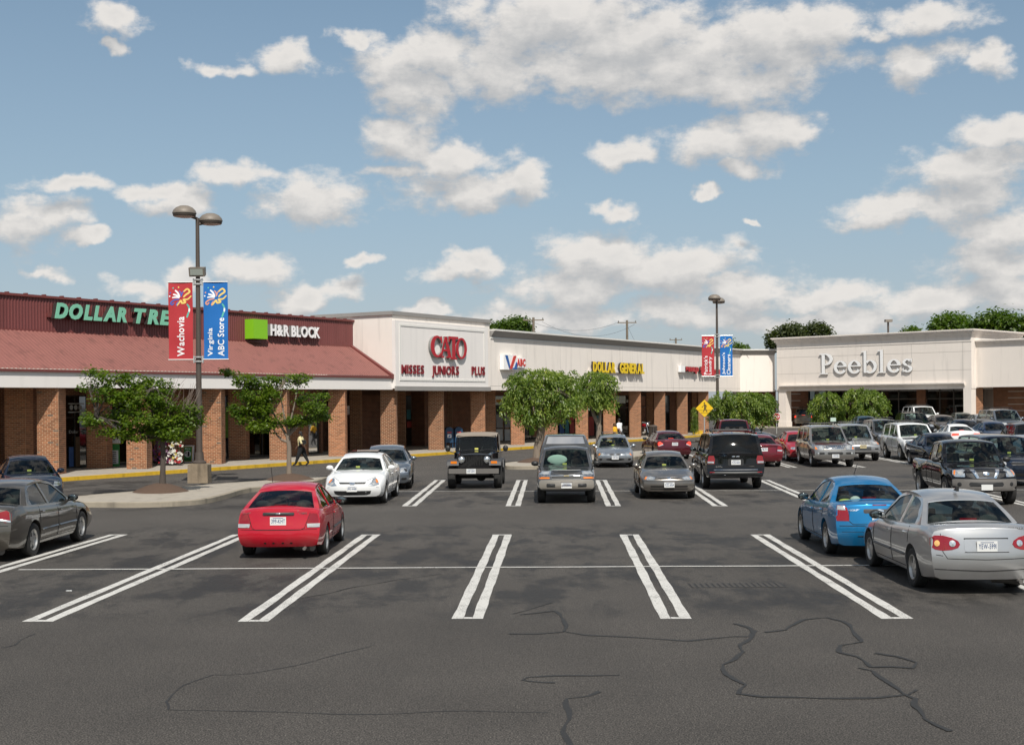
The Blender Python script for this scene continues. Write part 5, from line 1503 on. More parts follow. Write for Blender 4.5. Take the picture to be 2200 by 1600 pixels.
# --- black extended cab pickup front, chrome V grille
ptop = lambda hood, belt, bedz, cab, L: [(0, hood - .18), (.05, hood - .13), (.3, hood - .05), (1.1, hood), (1.35, belt), (cab + .1, belt + .02), (cab + .22, bedz), (L, bedz)]
s = suv(5.22, 1.85, 1.77, 3.2, .88, hood=1.10, belt=1.18, ax=1.22, bx=1.85, top=ptop(1.10, 1.18, 1.16, 3.12, 5.22), cx=3.02, dx=3.20, style='pickup', rw=.39, seats=2, clear=.34, fender=.06,
        wins=[(1.42, 2.35), (2.44, 2.98)], bed=(3.35, 5.10, .72), clad=0, fins=[(.3, .05), (.5, 0), (.72, .02), (.95, .10)], curvf=.30)
std_side(s, [1.28, 2.40, 3.08], mould=False)
s.patch('headlight', 'F', [(.56, .80), (.82, .80), (.90, .86), (.90, .98), (.62, 1.0), (.56, .98)], 'chr', phi=.25, off=.01); s.patch('indicator', 'F', [(.84, .84), (.90, .88), (.90, .97), (.85, .98)], 'amber', .016, phi=.35); s.patch('headlight_bulb', 'F', oval(.68, .90, .07, .06), 'clear', .02, phi=.2)
s.patch('grille', 'F', [(-.55, .99), (-.50, .81), (-.34, .76), (.34, .76), (.50, .81), (.55, .99)], 'black', .006, mirror=False)
s.patch('grille_chrome_bar', 'F', [(.19, .765), (.26, .76), (.40, 1.0), (.28, 1.0)], 'chrome', .03)
s.seam('F', [(-.22, .77), (.22, .77)], .04, 'chrome', mirror=False, name='grille_bar', off=.02); s.patch('emblem', 'F', oval(0, .89, .085, .055), 'chrome', .03, mirror=False)
for k in range(-5, 6):
    s.seam('F', [(k * .10 - .06, .80), (k * .10 + .06, .97)], .006, 'greyp', mirror=False, name='grille_mesh', off=.010)
    s.seam('F', [(k * .10 + .06, .80), (k * .10 - .06, .97)], .006, 'greyp', mirror=False, name='grille_mesh', off=.010)
s.patch('bumper', 'F', [(-.86, .48), (-.78, .42), (.78, .42), (.86, .48), (.86, .72), (.78, .74), (-.78, .74), (-.86, .72)], 'greyp', .02, mirror=False)
s.patch('air_intake', 'F', rect(-.46, .46, .54, .66, .04), 'black', .026, mirror=False); s.patch('fog_lamp', 'F', oval(.70, .60, .055, .055), 'black', .028, phi=.1)
s.patch('taillight', 'R', rect(.78, .90, .75, 1.12, .02), 'red', phi=.1)
TYPES['frontier'] = s
# --- black full size pickup rear
s = suv(5.8, 2.0, 1.88, 3.65, .95, hood=1.18, belt=1.25, ax=1.35, bx=1.95, top=ptop(1.18, 1.25, 1.22, 3.45, 5.8), cx=3.40, dx=3.52, style='pickup', rw=.40, clear=.38, wins=[(1.55, 2.5), (2.6, 3.3)], bed=(3.7, 5.70, .80))
std_side(s, [1.4, 2.55, 3.4], mould=False)
s.patch('taillight', 'R', [(.86, .82), (.98, .82), (.98, 1.20), (.86, 1.20)], 'red', phi=.1); s.patch('indicator', 'R', rect(.87, .97, .93, 1.0, .01), 'amber', .012, phi=.1); s.patch('bumper', 'R', rect(-.95, .95, .52, .70, .03), 'greyp', .05, mirror=False)
s.patch('high_brake_light', 'R', rect(-.2, .2, 1.16, 1.18, .01), 'red', .01, mirror=False)
TYPES['bigpickup'] = s
# --- grey compact pickup front, tall grille, amber lamps, topper
s = suv(4.85, 1.73, 1.62, 2.75, .85, hood=1.02, belt=1.08, ax=1.12, bx=1.72, top=ptop(1.02, 1.08, 1.02, 2.45, 4.85), cx=2.50, dx=2.62, style='pickup', rw=.34, clear=.34, wins=[(1.28, 2.3)], curvf=.10, clad=.60)
std_side(s, [1.18, 2.36], mould=False)
s.patch('headlight', 'F', rect(.46, .80, .85, .96, .02), 'chr', phi=.05, off=.008); s.patch('headlight_bulb', 'F', rect(.50, .76, .87, .94, .02), 'clear', .012, phi=.05)
s.patch('indicator', 'F', rect(.48, .80, .735, .78, .02), 'amber', .010, phi=.05)
s.patch('grille', 'F', rect(-.42, .42, .725, .96, .02), 'black', .005, mirror=False); s.patch('grille_bar', 'F', [(-.82, .805), (.82, .805), (.82, .835), (-.82, .835)], 'chrome', .018, mirror=False); s.seam('F', [(-.42, .965), (.42, .965)], .025, 'silverp', mirror=False, name='grille_bar'); s.seam('F', [(-.42, .72), (.42, .72)], .02, 'silverp', mirror=False, name='grille_bar')
s.patch('emblem', 'F', [(-.08, .81), (.06, .81), (.08, .83), (-.06, .83)], 'tanplate', .03, mirror=False)
for z in (.90, .765): s.seam('F', [(-.40, z), (.40, z)], .010, 'greyp', mirror=False, name='grille_bar', off=.004)
s.patch('bumper', 'F', rect(-.79, .79, .44, .70, .05), 'tan', .03, mirror=False); s.patch('air_intake', 'F', rect(.30, .58, .49, .60, .02), 'black', .034); s.patch('air_intake', 'F', rect(-.20, .20, .60, .64, .01), 'black', .034, mirror=False)
TYPES['sten'] = s
# --- minivan front
s = suv(4.8, 1.9, 1.68, 2.9, .92, hood=.98, belt=1.08, ax=1.05, bx=1.95, rw=.33, clear=.20, wins=[(1.35, 2.2), (2.3, 3.3), (3.4, 4.4)], curvf=.30, planf=.10, tw=.2)
std_side(s, [1.2, 2.25, 3.35], mould=False)
s.patch('headlight', 'F', rect(.52, .86, .70, .82, .03), 'clear', phi=.25, off=.01); s.patch('indicator', 'F', rect(.52, .88, .65, .69, .01), 'amber', .01, phi=.25); s.patch('grille', 'F', rect(-.36, .36, .70, .80, .03), 'black', .005, mirror=False); s.seam('F', [(-.38, .81), (.38, .81)], .02, 'chrome', mirror=False, name='grille_bar')
s.patch('air_intake', 'F', rect(-.5, .5, .34, .44, .03), 'black', .004, mirror=False)
TYPES['minivan'] = s
print('types built', len(TYPES))

GL = {'clear': M_cglass, 'dark': M_cglassd}
SEATS = {'grey': M_seatg, 'beige': M_seatb, 'dark': M_seatd}
P_ = dict(silver=paint('silver_paint', (.50, .50, .50), 1), blue=paint('bright_blue_paint', (.008, .16, .36), .5), red=paint('bright_red_paint', (.42, .004, .018)), taupe=paint('taupe_paint', (.125, .112, .095), 1),
          navy=paint('navy_paint', (.008, .013, .026), .3), white=paint('white_car_paint', (.72, .72, .71)), bluegrey=paint('blue_grey_paint', (.17, .195, .225), 1), black=paint('black_car_paint', (.007, .007, .008), .2),
          pewter=paint('pewter_paint', (.125, .125, .125), 1), silverblue=paint('silver_blue_paint', (.33, .35, .37), 1), champagne=paint('champagne_paint', (.21, .19, .17), 1), maroon=paint('maroon_paint', (.085, .006, .013), .5),
          darkred=paint('dark_red_paint', (.15, .009, .018), .5), volvo=paint('plain_red_paint', (.33, .008, .018)), explorer=paint('warm_silver_paint', (.31, .295, .275), 1), rodeo=paint('light_silver_paint', (.46, .46, .46), 1),
          teal=paint('teal_paint', (.02, .06, .09), .6), brown=paint('brown_paint', (.09, .07, .055), .6), green=paint('grey_green_paint', (.10, .12, .11), .8), dblue=paint('dark_blue_paint', (.012, .03, .075), .6), plastic=M_black)


def add(name, me, mats, parent, share=False):
    if not share: me = me.copy()
    me.materials.clear()
    for m_ in (mats if isinstance(mats, (list, tuple)) else [mats]): me.materials.append(m_)
    return link(name, me, parent)


def plate(parent, M, txt, back=M_plate, txtm=M_platetxt, w=.305, h=.155):
    """number plate: local plate frame x right, z up, front towards -y"""
    b = MB(); b.bb(-w / 2, w / 2, -.006, .004, -h / 2, h / 2); pl = xform(b, M).build('number_plate', back, parent)
    if txt:
        t = flat_text(txt, w * .86, h * .50, .003, off=.008, gap=.10); t.v = [(x - w * .42, y - .0065, z - h * .26) for x, y, z in t.v]
        xform(t, M).build('lettering', txtm, pl)
        t = MB(); t.bb(-.10, .10, -.0085, -.0065, h * .34, h * .40); xform(t, M).build('lettering', txtm, pl)
    return pl


VEH = {}
CS = 0.96


def vehicle(kind, name, label, cat, px, py, facing, yaw, color, glass_='clear', seats='dark', plate_=None, plate_z=.5, mirrors=None, badge=(), group='cars parked in the lot', handles=True, z=None, detail=True, clad=None, rim=True, px_is_x=False):
    s = TYPES[kind]
    g0 = G(px, py)
    ax = s.Axl[0] if facing == 'F' else s.Axl[1]
    d_near = CS * ((s.x0 - ax) if facing == 'F' else (ax - s.x0))         # from origin to the near axle
    base = math.radians(90) if facing == 'R' else math.radians(-90)
    rot = base - math.atan2(92, 2800) + math.radians(yaw)
    fw = Vector((math.cos(rot), math.sin(rot), 0))
    c = g0 - fw * d_near if facing == 'F' else g0 + fw * d_near
    zz = ground_z(c.x, c.y) if z is None else z
    t = thing(name, label, cat, (c.x, c.y, zz), rot, group); t.scale = (CS, CS, CS)
    VEH[label] = t
    pm = P_[color]
    add('body', s.body, [pm, M_int, M_well, KM[clad] if clad else pm], t)
    add('cabin', s.cab, [pm, M_seam], t)
    for nm, me, w in s.glassm: add(nm, me, GL[glass_] if w == 'rear' else M_cglass, t)
    for me in s.swins: add('side_window', me, GL[glass_], t)
    add('seats', s.seatm, [M_int, SEATS[seats]], t)
    mm = P_[mirrors] if mirrors else pm
    for me, gm in s.mir:
        o = add('mirror', me, mm, t); add('mirror_glass', gm, M_mirror, o)
    if s.rack: add('roof_rack', s.rackm, M_black, t)
    for axx in s.Axl:
        for sg in (-1, 1):
            w = link('wheel', s.tyre, t); w.location = (s.X(axx), sg * (s.W / 2 - s.tw / 2 - .015 + s.fender * .6), s.rw)
            r = link('rim', s.rim, w)
    for nm, me, mk, cls in s.parts:
        if not detail and nm in ('panel_gap', 'door_handle', 'side_moulding', 'bumper_dimple'): continue
        if detail != 'front' and False: pass
        add(nm, me, pm if mk == 'paint' else KM[mk], t)
    if plate_ is not None:
        if facing == 'R':
            h_, _ = s.ray('R', 0, 0, plate_z); M = Matrix.Translation(h_ + Vector((-.02, 0, 0))) @ Matrix.Rotation(-PI / 2, 4, 'Z')
        else:
            h_, _ = s.ray('F', 0, 0, plate_z); M = Matrix.Translation(h_ + Vector((.03, 0, 0))) @ Matrix.Rotation(PI / 2, 4, 'Z')
        plate(t, M, plate_, KM['tanplate'] if 'yellow number plate' in label else M_plate)
    for (txt, y, z_, w, h, mk) in badge:
        h_, _ = s.ray('R' if facing == 'R' else 'F', 0, y, z_)
        if h_ is None: continue
        b = flat_text(txt, w, h, .004, off=.01); b.v = [(x - w / 2, yy, zz_ - h / 2) for x, yy, zz_ in b.v]
        M = Matrix.Translation(h_ + Vector(((-.006 if facing == 'R' else .006), 0, 0))) @ Matrix.Rotation(-PI / 2 if facing == 'R' else PI / 2, 4, 'Z')
        xform(b, M).build('lettering', KM.get(mk, M_chrome), t)
    if facing == 'F' and detail:          # sticker behind the windscreen, wipers
        b = MB(); zb_ = s.T(s.A[0]) + .05; xs_ = s.X(s.A[0] + .10 + .07)
        b.bb(xs_ - .01, xs_, -.10, .02, zb_, zb_ + .055); b.build('inspection_sticker', M_sticker, t)
        b = MB()
        for y in (.12, -.42):
            x_ = s.X(s.A[0] + .02)
            b.tube([(x_ + .02, y, s.T(s.A[0]) + .012), (x_ - .10, y + .36, s.T(s.A[0]) + .045)], .008, 4)
        b.build('wipers', M_black, t)
    if facing == 'R' and s.style == 'sedan' and detail:
        b = MB(); x_ = s.X(s.D[0] - .20); b.bb(x_, x_ + .05, -.13, .13, s.T(s.D[0]) + .005, s.T(s.D[0]) + .04); b.build('high_brake_light', M_glow if kind in ('taurus', 'coupe_rear') else M_lred, t)
        b = MB(); b.tube([(s.X(s.L) + .35, -.5, s.clear + .02), (s.X(s.L) + .02, -.5, s.clear + .02)], .032, 10); b.tube([(s.X(s.L) + .55, -.25, s.clear + .03), (s.X(s.L) + .30, -.62, s.clear + .03)], .09, 10); b.build('exhaust', KM['greyp'], t)
    return t


EL = [('HYUNDAI', .58, .885, .22, .03, 'chrome'), ('Accent', -.44, .885, .20, .05, 'chrome')]
v = vehicle('corolla_rear', 'parked_car', 'silver four door sedan with round lamps in its red taillights, nearest car at the right', 'car', 2073, 1259, 'R', 1.0, 'silver', seats='grey', plate_='YEW-5991', plate_z=.745, mirrors='plastic', badge=[('COROLLA LE', -.50, 1.0, .30, .035, 'greyp')])
s = TYPES['corolla_rear']; b = MB(); b.prism([(s.X(3.0), s.H + .0), (s.X(3.16), s.H - .01), (s.X(3.17), s.H + .07)], -.02, .02, 'XZ'); b.build('roof_antenna', M_black, v)
b = MB(); 
for k in range(12): pass
v = vehicle('focus_rear', 'parked_car', 'bright blue four door sedan beside the nearest silver sedan', 'car', 1866, 1187, 'R', -0.3, 'blue', plate_='XYM-2064', plate_z=.77, mirrors='plastic', badge=[('FOCUS ZX4', .46, .90, .22, .03, 'chrome')])
s = TYPES['focus_rear']; b = MB(); b.tube([(s.X(1.75), -.1, s.H - .04), (s.X(2.1), -.1, s.H + .22)], .006, 5); b.build('roof_antenna', M_black, v)
b = MB(); b.ell((s.X(3.45), .25, 1.03), (.06, .10, .07)); b.build('plush_toy', M_plate, v); b = MB(); b.ell((s.X(3.48), .45, 1.01), (.05, .12, .04)); b.build('yellow_cloth', M_sticker, v)
v = vehicle('accent', 'parked_car', 'bright red small hatchback with black mirror, alone in the near row', 'car', 615, 1190, 'R', 2.2, 'red', seats='beige', plate_='399-KHT', plate_z=.735, mirrors='plastic', badge=EL)
s = TYPES['accent']; b = MB(); b.tube([(s.X(.95), .62, .86), (s.X(1.15), .66, 1.62)], .006, 5); b.build('mast_antenna', M_black, v)
vehicle('impala', 'parked_car', 'taupe four door sedan cut off by the left edge', 'car', -24, 1195, 'R', 1.5, 'taupe', plate_='', plate_z=.8, mirrors='plastic')
vehicle('roundsedan', 'parked_car', 'dark blue sedan facing the camera behind the taupe sedan at the left edge', 'car', 70, 1082, 'F', 28, 'navy', seats='beige')
v = vehicle('accord', 'parked_car', 'white four door sedan with sunroof in front of the blue grey sedan', 'car', 767, 1080, 'F', 0, 'white', seats='beige', plate_='JPK-4418', plate_z=.475)
s = TYPES['accord']; b = MB(); x_ = s.X(2.55); b.grid([[(x_ + dx, y, s.H + .012 - .02 * abs(y)) for y in (-.42, 0, .42)] for dx in (.02, -.42)]); b.grid([[(x_ + dx, y, s.H + dz - .02 * abs(y)) for y in (-.42, 0, .42)] for dx, dz in ((.02, .0), (.02, .03), (-.40, .055), (-.42, .01))]); b.build('sunroof', M_cglassd, v)
vehicle('galant', 'parked_car', 'blue grey four door sedan half hidden behind the white sedan', 'car', 829, 1049, 'F', 5, 'bluegrey', seats='dark')
vehicle('elantra', 'parked_car', 'silver small wagon with roof rails in front of two people', 'car', 1320, 1003, 'F', 0, 'silverblue', plate_='YHF-3365', plate_z=.46, seats='beige')
vehicle('corolla_front', 'parked_car', 'champagne grey compact sedan facing the camera left of the black sport utility', 'car', 1433, 1069, 'F', 0, 'champagne', plate_='XZC-6064', plate_z=.45, seats='dark')
vehicle('taurus', 'parked_car', 'maroon sedan with lit brake lights driving away by the arcade', 'car', 1441, 985, 'R', 7, 'maroon', plate_='XGU-8050', plate_z=.78, mirrors='plastic')
vehicle('sequoia', 'parked_car', 'big black sport utility with roof rack seen from behind', 'sport utility', 1571, 1047, 'R', 0, 'black', glass_='dark', plate_='XZG-6665', plate_z=.91, badge=[('TOYOTA', .56, .79, .18, .025, 'chrome'), ('SEQUOIA', .56, .755, .24, .03, 'chrome'), ('4WD', -.52, .775, .16, .025, 'chrome')])
vehicle('bigpickup', 'parked_car', 'dark red pickup whose cab shows above the big black sport utility', 'pickup truck', 1584, 972, 'R', 1, 'maroon', glass_='dark')
vehicle('mazda', 'parked_car', 'dark red sedan with small rear wing tucked beside the black sport utility', 'car', 1634, 1001, 'R', 0, 'darkred', glass_='dark', plate_='YTM-7379', plate_z=.78)
vehicle('sedan', 'parked_car', 'black sedan turned sideways behind the dark red pickup', 'car', 1632, 958, 'F', 38, 'black', detail=False)
vehicle('sedan', 'parked_car', 'plain red boxy sedan squeezed behind the warm silver sport utility', 'car', 1727, 990, 'F', 0, 'volvo')
vehicle('explorer', 'parked_car', 'warm silver sport utility with dark bug shield and chrome grille', 'sport utility', 1786, 1002, 'F', 0, 'explorer', plate_='YWD-2829', plate_z=.50, mirrors='plastic')
vehicle('rodeo', 'parked_car', 'light silver sport utility with yellow number plate beside the warm silver one', 'sport utility', 1846, 989, 'F', 0, 'rodeo', plate_='AWP-1172', plate_z=.70, mirrors='plastic')
vehicle('runner', 'parked_car', 'white sport utility with black hood guard in the middle rows', 'sport utility', 1975, 988, 'F', 0, 'white', seats='grey', mirrors='plastic', clad=None)
vehicle('roundsedan', 'parked_car', 'dark sedan roof showing between the white sport utility and the black pickup', 'car', 2032, 1003, 'F', 0, 'navy')
v = vehicle('frontier', 'parked_car', 'black pickup with chrome V grille facing the camera', 'pickup truck', 2102, 1082, 'F', -3, 'black', plate_='', plate_z=.52, mirrors='plastic', clad=None)
vehicle('minivan', 'parked_car', 'navy minivan right of the black pickup, cut by the right edge', 'minivan', 2178, 1041, 'F', 0, 'navy')
vehicle('bigpickup', 'parked_car', 'black pickup seen from behind at the right edge', 'pickup truck', 2246, 1004, 'R', 0, 'black', glass_='dark')
vehicle('coupe_rear', 'parked_car', 'white coupe with wide red rear lamps among the right rows', 'car', 2066, 964, 'R', 0, 'white')
vehicle('bigwagon', 'parked_car', 'long white sport utility close to the department store windows', 'sport utility', 1992, 935, 'F', 0, 'white', detail=False)
vehicle('midwagon', 'parked_car', 'black wagon behind the white sport utility in the middle', 'car', 1976, 948, 'F', 0, 'black', detail=False)
vehicle('midwagon', 'parked_car', 'grey wagon with roof rails directly behind the white sport utility, its left', 'car', 1912, 967, 'F', 0, 'pewter', detail=False)
vehicle('roundsedan', 'parked_car', 'teal sedan roof under the small tree before the department store', 'car', 1869, 947, 'F', 0, 'teal', detail=False)
vehicle('sedan', 'parked_car', 'brown sedan right of the long white sport utility', 'car', 2037, 944, 'F', 0, 'brown', detail=False)
vehicle('roundsedan', 'parked_car', 'grey green sedan nearest the white right column of the department store', 'car', 2079, 938, 'F', 0, 'green', detail=False)
vehicle('sedan', 'parked_car', 'silver sedan in front of the brick pillar at the right', 'car', 2125, 942, 'F', 0, 'silverblue', detail=False)
vehicle('bigwagon', 'parked_car', 'long blue grey sport utility at the right edge under the brick wall', 'sport utility', 2172, 947, 'F', 0, 'bluegrey', detail=False)
vehicle('sedan', 'parked_car', 'dark sedan behind the white coupe', 'car', 2085, 955, 'F', 0, 'navy', detail=False)
vehicle('roundsedan', 'parked_car', 'dark blue sedan between the white coupe and the black pickup at the edge', 'car', 2148, 961, 'F', 0, 'dblue', detail=False)
vehicle('sedan', 'parked_car', 'silver sedan cut by the right edge beside the navy minivan', 'car', 2236, 1010, 'F', 0, 'silver')
vehicle('roundsedan', 'parked_car', 'black sedan side on in front of the white left column of the department store', 'car', 1704, 925, 'R', 68, 'black', detail=False)
vehicle('midwagon', 'parked_car', 'taupe sport utility with lit lamps leaving beside the black side on sedan', 'sport utility', 1733, 928, 'R', -28, 'taupe', glass_='dark', detail=False)

# topper on the compact pickup
v = vehicle('sten', 'parked_car', 'grey compact pickup with a tall cab high topper and chrome grille bar', 'pickup truck', 1217, 1078, 'F', 0, 'pewter', plate_='JXF-9498', plate_z=.54, mirrors='plastic', clad='tan', seats='dark')
s = TYPES['sten']; m = MB()
prof = [(2.62, 1.0, .80), (2.66, 1.60, .74), (3.05, 1.90, .64), (3.5, 1.93, .64), (4.80, 1.90, .64)]
rows = []
for (x, zt_, yt_) in prof:
    rows.append([(s.X(x), -.83, 1.0), (s.X(x), -.80, 1.0 + (zt_ - 1.0) * .5), (s.X(x), -yt_, max(1.01, zt_ - .05)), (s.X(x), -yt_ * .9, zt_), (s.X(x), 0, zt_ + .02), (s.X(x), yt_ * .9, zt_), (s.X(x), yt_, max(1.01, zt_ - .05)), (s.X(x), .80, 1.0 + (zt_ - 1.0) * .5), (s.X(x), .83, 1.0)])
m.grid(rows); m.add(rows[-1], [tuple(range(9))]); m.add(rows[0], [tuple(range(9))])
m.build('topper', [P_['pewter']], v, smooth=30)
b = MB(); b.add([(s.X(2.72) + .02, -.60, 1.655), (s.X(2.72) + .02, .60, 1.655), (s.X(3.0) + .02, .54, 1.87), (s.X(3.0) + .02, -.54, 1.87)], [(0, 1, 2, 3)]); b.build('topper_window', M_cglassd, v)
b = MB(); b.ell((s.X(1.62), -.26, 1.22), (.05, .30, .15)); b.build('sun_shade', mat('pale_green_cloth', (.55, .66, .60), .7), v)

# ------------------------------------------------------------------ black open four wheel drive with tan top
def jeep(px, py):
    g0 = G(px, py); rot = math.radians(-90) - math.atan2(92, 2800); wb = 2.37; fw = Vector((math.cos(rot), math.sin(rot), 0)); c = g0 - fw * wb / 2
    t = thing('parked_car', 'black boxy off road car with tan soft top and round headlights', 'off road car', c, rot, 'cars parked in the lot')
    bk = P_['black']; X = lambda x: wb / 2 - x            # x from the front axle backwards
    m = MB()                                              # tub and hood: narrow nose, flat sides
    def ring(x, w, z0, z1, r=.05): return [(X(x), -w, z0), (X(x), -w, z1 - r), (X(x), -w + r, z1), (X(x), 0, z1 + .02), (X(x), w - r, z1), (X(x), w, z1 - r), (X(x), w, z0)]
    m.grid([ring(-.42, .46, .58, 1.10), ring(-.36, .50, .56, 1.13), ring(.3, .56, .56, 1.17), ring(.62, .66, .50, 1.19), ring(.70, .74, .48, 1.19), ring(2.9, .76, .48, 1.10)])
    m.add(ring(2.9, .76, .48, 1.10), [tuple(range(7))]); m.bb(X(2.9), X(-.4), -.5, .5, .45, .58)
    m.build('body', bk, t, smooth=30)
    b = MB(); b.prism([(-.54, .66), (.54, .66), (.56, 1.0), (.50, 1.12), (-.50, 1.12), (-.56, 1.0)], X(-.44), X(-.38), 'YZ'); gr = b.build('grille', bk, t)
    for k in range(7): b = MB(); y = (k - 3) * .085; b.prism(rect(y - .022, y + .022, .76, 1.06, .02), X(-.448), X(-.44), 'YZ'); b.build('grille_slot', M_well, gr)
    for sg in (-1, 1):
        b = MB(); b.lathe([(.001, X(-.50)), (.07, X(-.495)), (.098, X(-.47)), (.105, X(-.44))], c=(0, sg * .42, .96), axis='X', n=20); b.build('headlight', M_bulbchr, t, smooth=True)
        b = MB(); b.lathe([(.105, X(-.44)), (.118, X(-.465)), (.105, X(-.48))], c=(0, sg * .42, .96), axis='X', n=20); b.build('headlight_ring', M_chrome, t, smooth=True)
        b = MB()                                          # flat fender flare
        pts = [(-.62, .78), (-.55, .90), (-.30, .96), (.35, .96), (.55, .80), (.66, .60)]
        b.grid([[(X(x), sg * y, z) for x, z in pts] for y in (.50, .88)]); b.grid([[(X(x), sg * y, z - dz) for x, z in pts] for y, dz in ((.88, 0), (.90, .02), (.90, .10))]); b.build('fender', mat('faded_flare', (.05, .05, .052), .6), t, smooth=30)
        b = MB(); b.bb(X(-.60), X(-.54), sg * .56, sg * .76, .84, .92); b.build('indicator', M_lamber, t)
        pts = [(1.85, .60), (1.95, .84), (2.1, .90), (2.65, .90), (2.82, .80), (2.9, .6)]
        b = MB(); b.grid([[(X(x), sg * y, z - (.08 if y > .89 else 0)) for x, z in pts] for y in (.74, .88, .90)]); b.build('fender', MATS['faded_flare'], t, smooth=30)
        b = MB(); b.ell((X(.98), sg * .98, 1.28), (.05, .09, .11)); b.tube([(X(.95), sg * .76, 1.14), (X(.98), sg * .95, 1.2)], .02, 6); b.build('mirror', M_black, t, smooth=True)
        b = MB(); b.add([(X(1.0), sg * .71, 1.18), (X(1.75), sg * .715, 1.18), (X(1.75), sg * .66, 1.70), (X(1.12), sg * .655, 1.70)], [(0, 1, 2, 3)]); b.build('side_window', M_cglass, t)
        for ax in (0, wb):
            b = MB(); b.lathe([(.20, -.11), (.33, -.13), (.37, -.10), (.375, 0), (.37, .10), (.33, .13), (.20, .11), (.19, 0), (.20, -.11)], axis='Y', n=28)
            w = b.build('wheel', M_tyre, t, smooth=40); w.location = (X(ax), sg * .76, .375)
            r = link('rim', TYPES['explorer'].rim, w); r.scale = (.9, 1, .9)
        b = MB(); b.bb(X(.95), X(1.02), sg * .70, sg * .74, .62, 1.14); b.build('door_hinge', M_seam, t)
    b = MB(); b.bb(X(-.78), X(-.66), -.82, .82, .52, .68); b.build('bumper', MATS['grey_bumper_plastic'], t)
    b = MB(); b.tube([(X(0), -.7, .37), (X(0), .7, .37)], .05, 8); b.tube([(X(-.1), -.6, .42), (X(-.1), .6, .45)], .025, 6); b.tube([(X(wb), -.7, .37), (X(wb), .7, .37)], .05, 8); b.ell((X(0), .2, .37), (.14, .16, .14)); b.build('axle', M_well, t)
    M = Matrix.Translation((X(-.80), -.08, .60)) @ Matrix.Rotation(PI / 2, 4, 'Z'); plate(t, M, 'XEF-3547')
    def wsp(u, v): return (X(.86 + .16 * v), u * (.69 - .04 * v), 1.20 + .50 * v)
    fr = MB()
    for a, b_ in (((-1, 0), (-1, 1)), ((1, 0), (1, 1)), ((-1, 0), (1, 0)), ((-1, 1), (1, 1))): fr.tube([wsp(*a), wsp(*b_)], .035, 6)
    fr.build('windshield_frame', bk, t); b = MB(); b.grid([[wsp(u, v) for u in (-.96, 0, .96)] for v in (.03, .97)]); b.build('windshield', M_cglass, t)
    m = MB(); tan = mat('tan_canvas', (.25, .21, .17), .9, var=.1, scale=3, bump=.3)
    rows = [[(X(x), u * w, z + .035 * (1 - abs(u) ** 3)) for u in np.linspace(-1, 1, 9)] for (x, w, z) in ((.98, .68, 1.66), (1.0, .70, 1.72), (1.08, .70, 1.755), (1.7, .70, 1.79), (2.6, .70, 1.77), (2.85, .70, 1.70), (2.95, .72, 1.12))]
    m.grid(rows)
    for sg in (-1, 1): m.add([(X(1.78), sg * .74, 1.12), (X(2.92), sg * .74, 1.12), (X(2.85), sg * .70, 1.71), (X(1.75), sg * .70, 1.79)], [(0, 1, 2, 3)])
    m.build('soft_top', tan, t, smooth=30)
    m = MB()
    for y in (-.34, .34): m.box((X(1.75), y, 1.22), (.14, .46, .60)); m.ell((X(1.78), y, 1.60), (.05, .12, .09))
    m.bb(X(1.15), X(.95), -.64, .64, 1.0, 1.2)
    m.tube([(X(2.0), -.62, 1.1), (X(1.98), -.58, 1.66), (X(1.98), .58, 1.66), (X(2.0), .62, 1.1)], .03, 6)
    pts = [(X(1.25) - .06 * math.cos(a), .34 + .18 * math.sin(a), 1.24 + .17 * math.cos(a)) for a in np.linspace(0, 2 * PI, 15)]; m.tube(pts, .014, 5)
    m.build('seats', M_int, t)
    b = MB(); b.bb(X(.88), X(.87), -.06, .06, 1.24, 1.30); b.build('inspection_sticker', M_sticker, t)
    b = MB(); b.tube([(X(.80), .12, 1.22), (X(.83), .50, 1.26)], .008, 4); b.tube([(X(.80), -.45, 1.22), (X(.83), -.10, 1.26)], .008, 4); b.build('wipers', M_black, t)
jeep(1021, 1048)

# ================================================================== SIGNS
def serif_letter(mb, w, h, d, strokes):
    pass


def wall_sign(name, label, text, FM, conv, px0, px1, ytop, ybot, yl, depth, m_face, m_side, off=.0, shear=0., standoff=.12, serif=False, gap=.08, space=.32, zcap=None, cat='shop sign', spans=None, parent=None, caps_h=None):
    """channel letters: face slab and darker return behind it, one part per letter"""
    yv = yl - standoff - depth; a, zt_ = conv(px0, ytop, yv); b_, zb2 = conv(px1, ybot, yv); _, zb_ = conv(px0, ybot, yv)
    w = b_ - a; h = zt_ - zb_
    t = parent or wthing(name, label, cat, (a + b_) / 2, yl, zb_, FM)
    letters = text_mb(text, w, h, 1.0, off, shear, gap, space, zcap)
    for ch, b in letters:
        f = MB(); f.add([(v[0] + a, yl - standoff - depth + (v[1] + 1) * .03, v[2] + zb_) for v in b.v], b.f)
        r = MB(); r.add([((v[0]) + a, yl - standoff - depth + .031 + (v[1] + 1) * (depth - .031), v[2] + zb_) for v in b.v], b.f)
        if serif:                                        # feet on the straight stems
            pass
        fo = f.build('letter', m_face, t, FM); r.build('letter_return', m_side, fo, FM)
    return t, a, b_, zb_, zt_


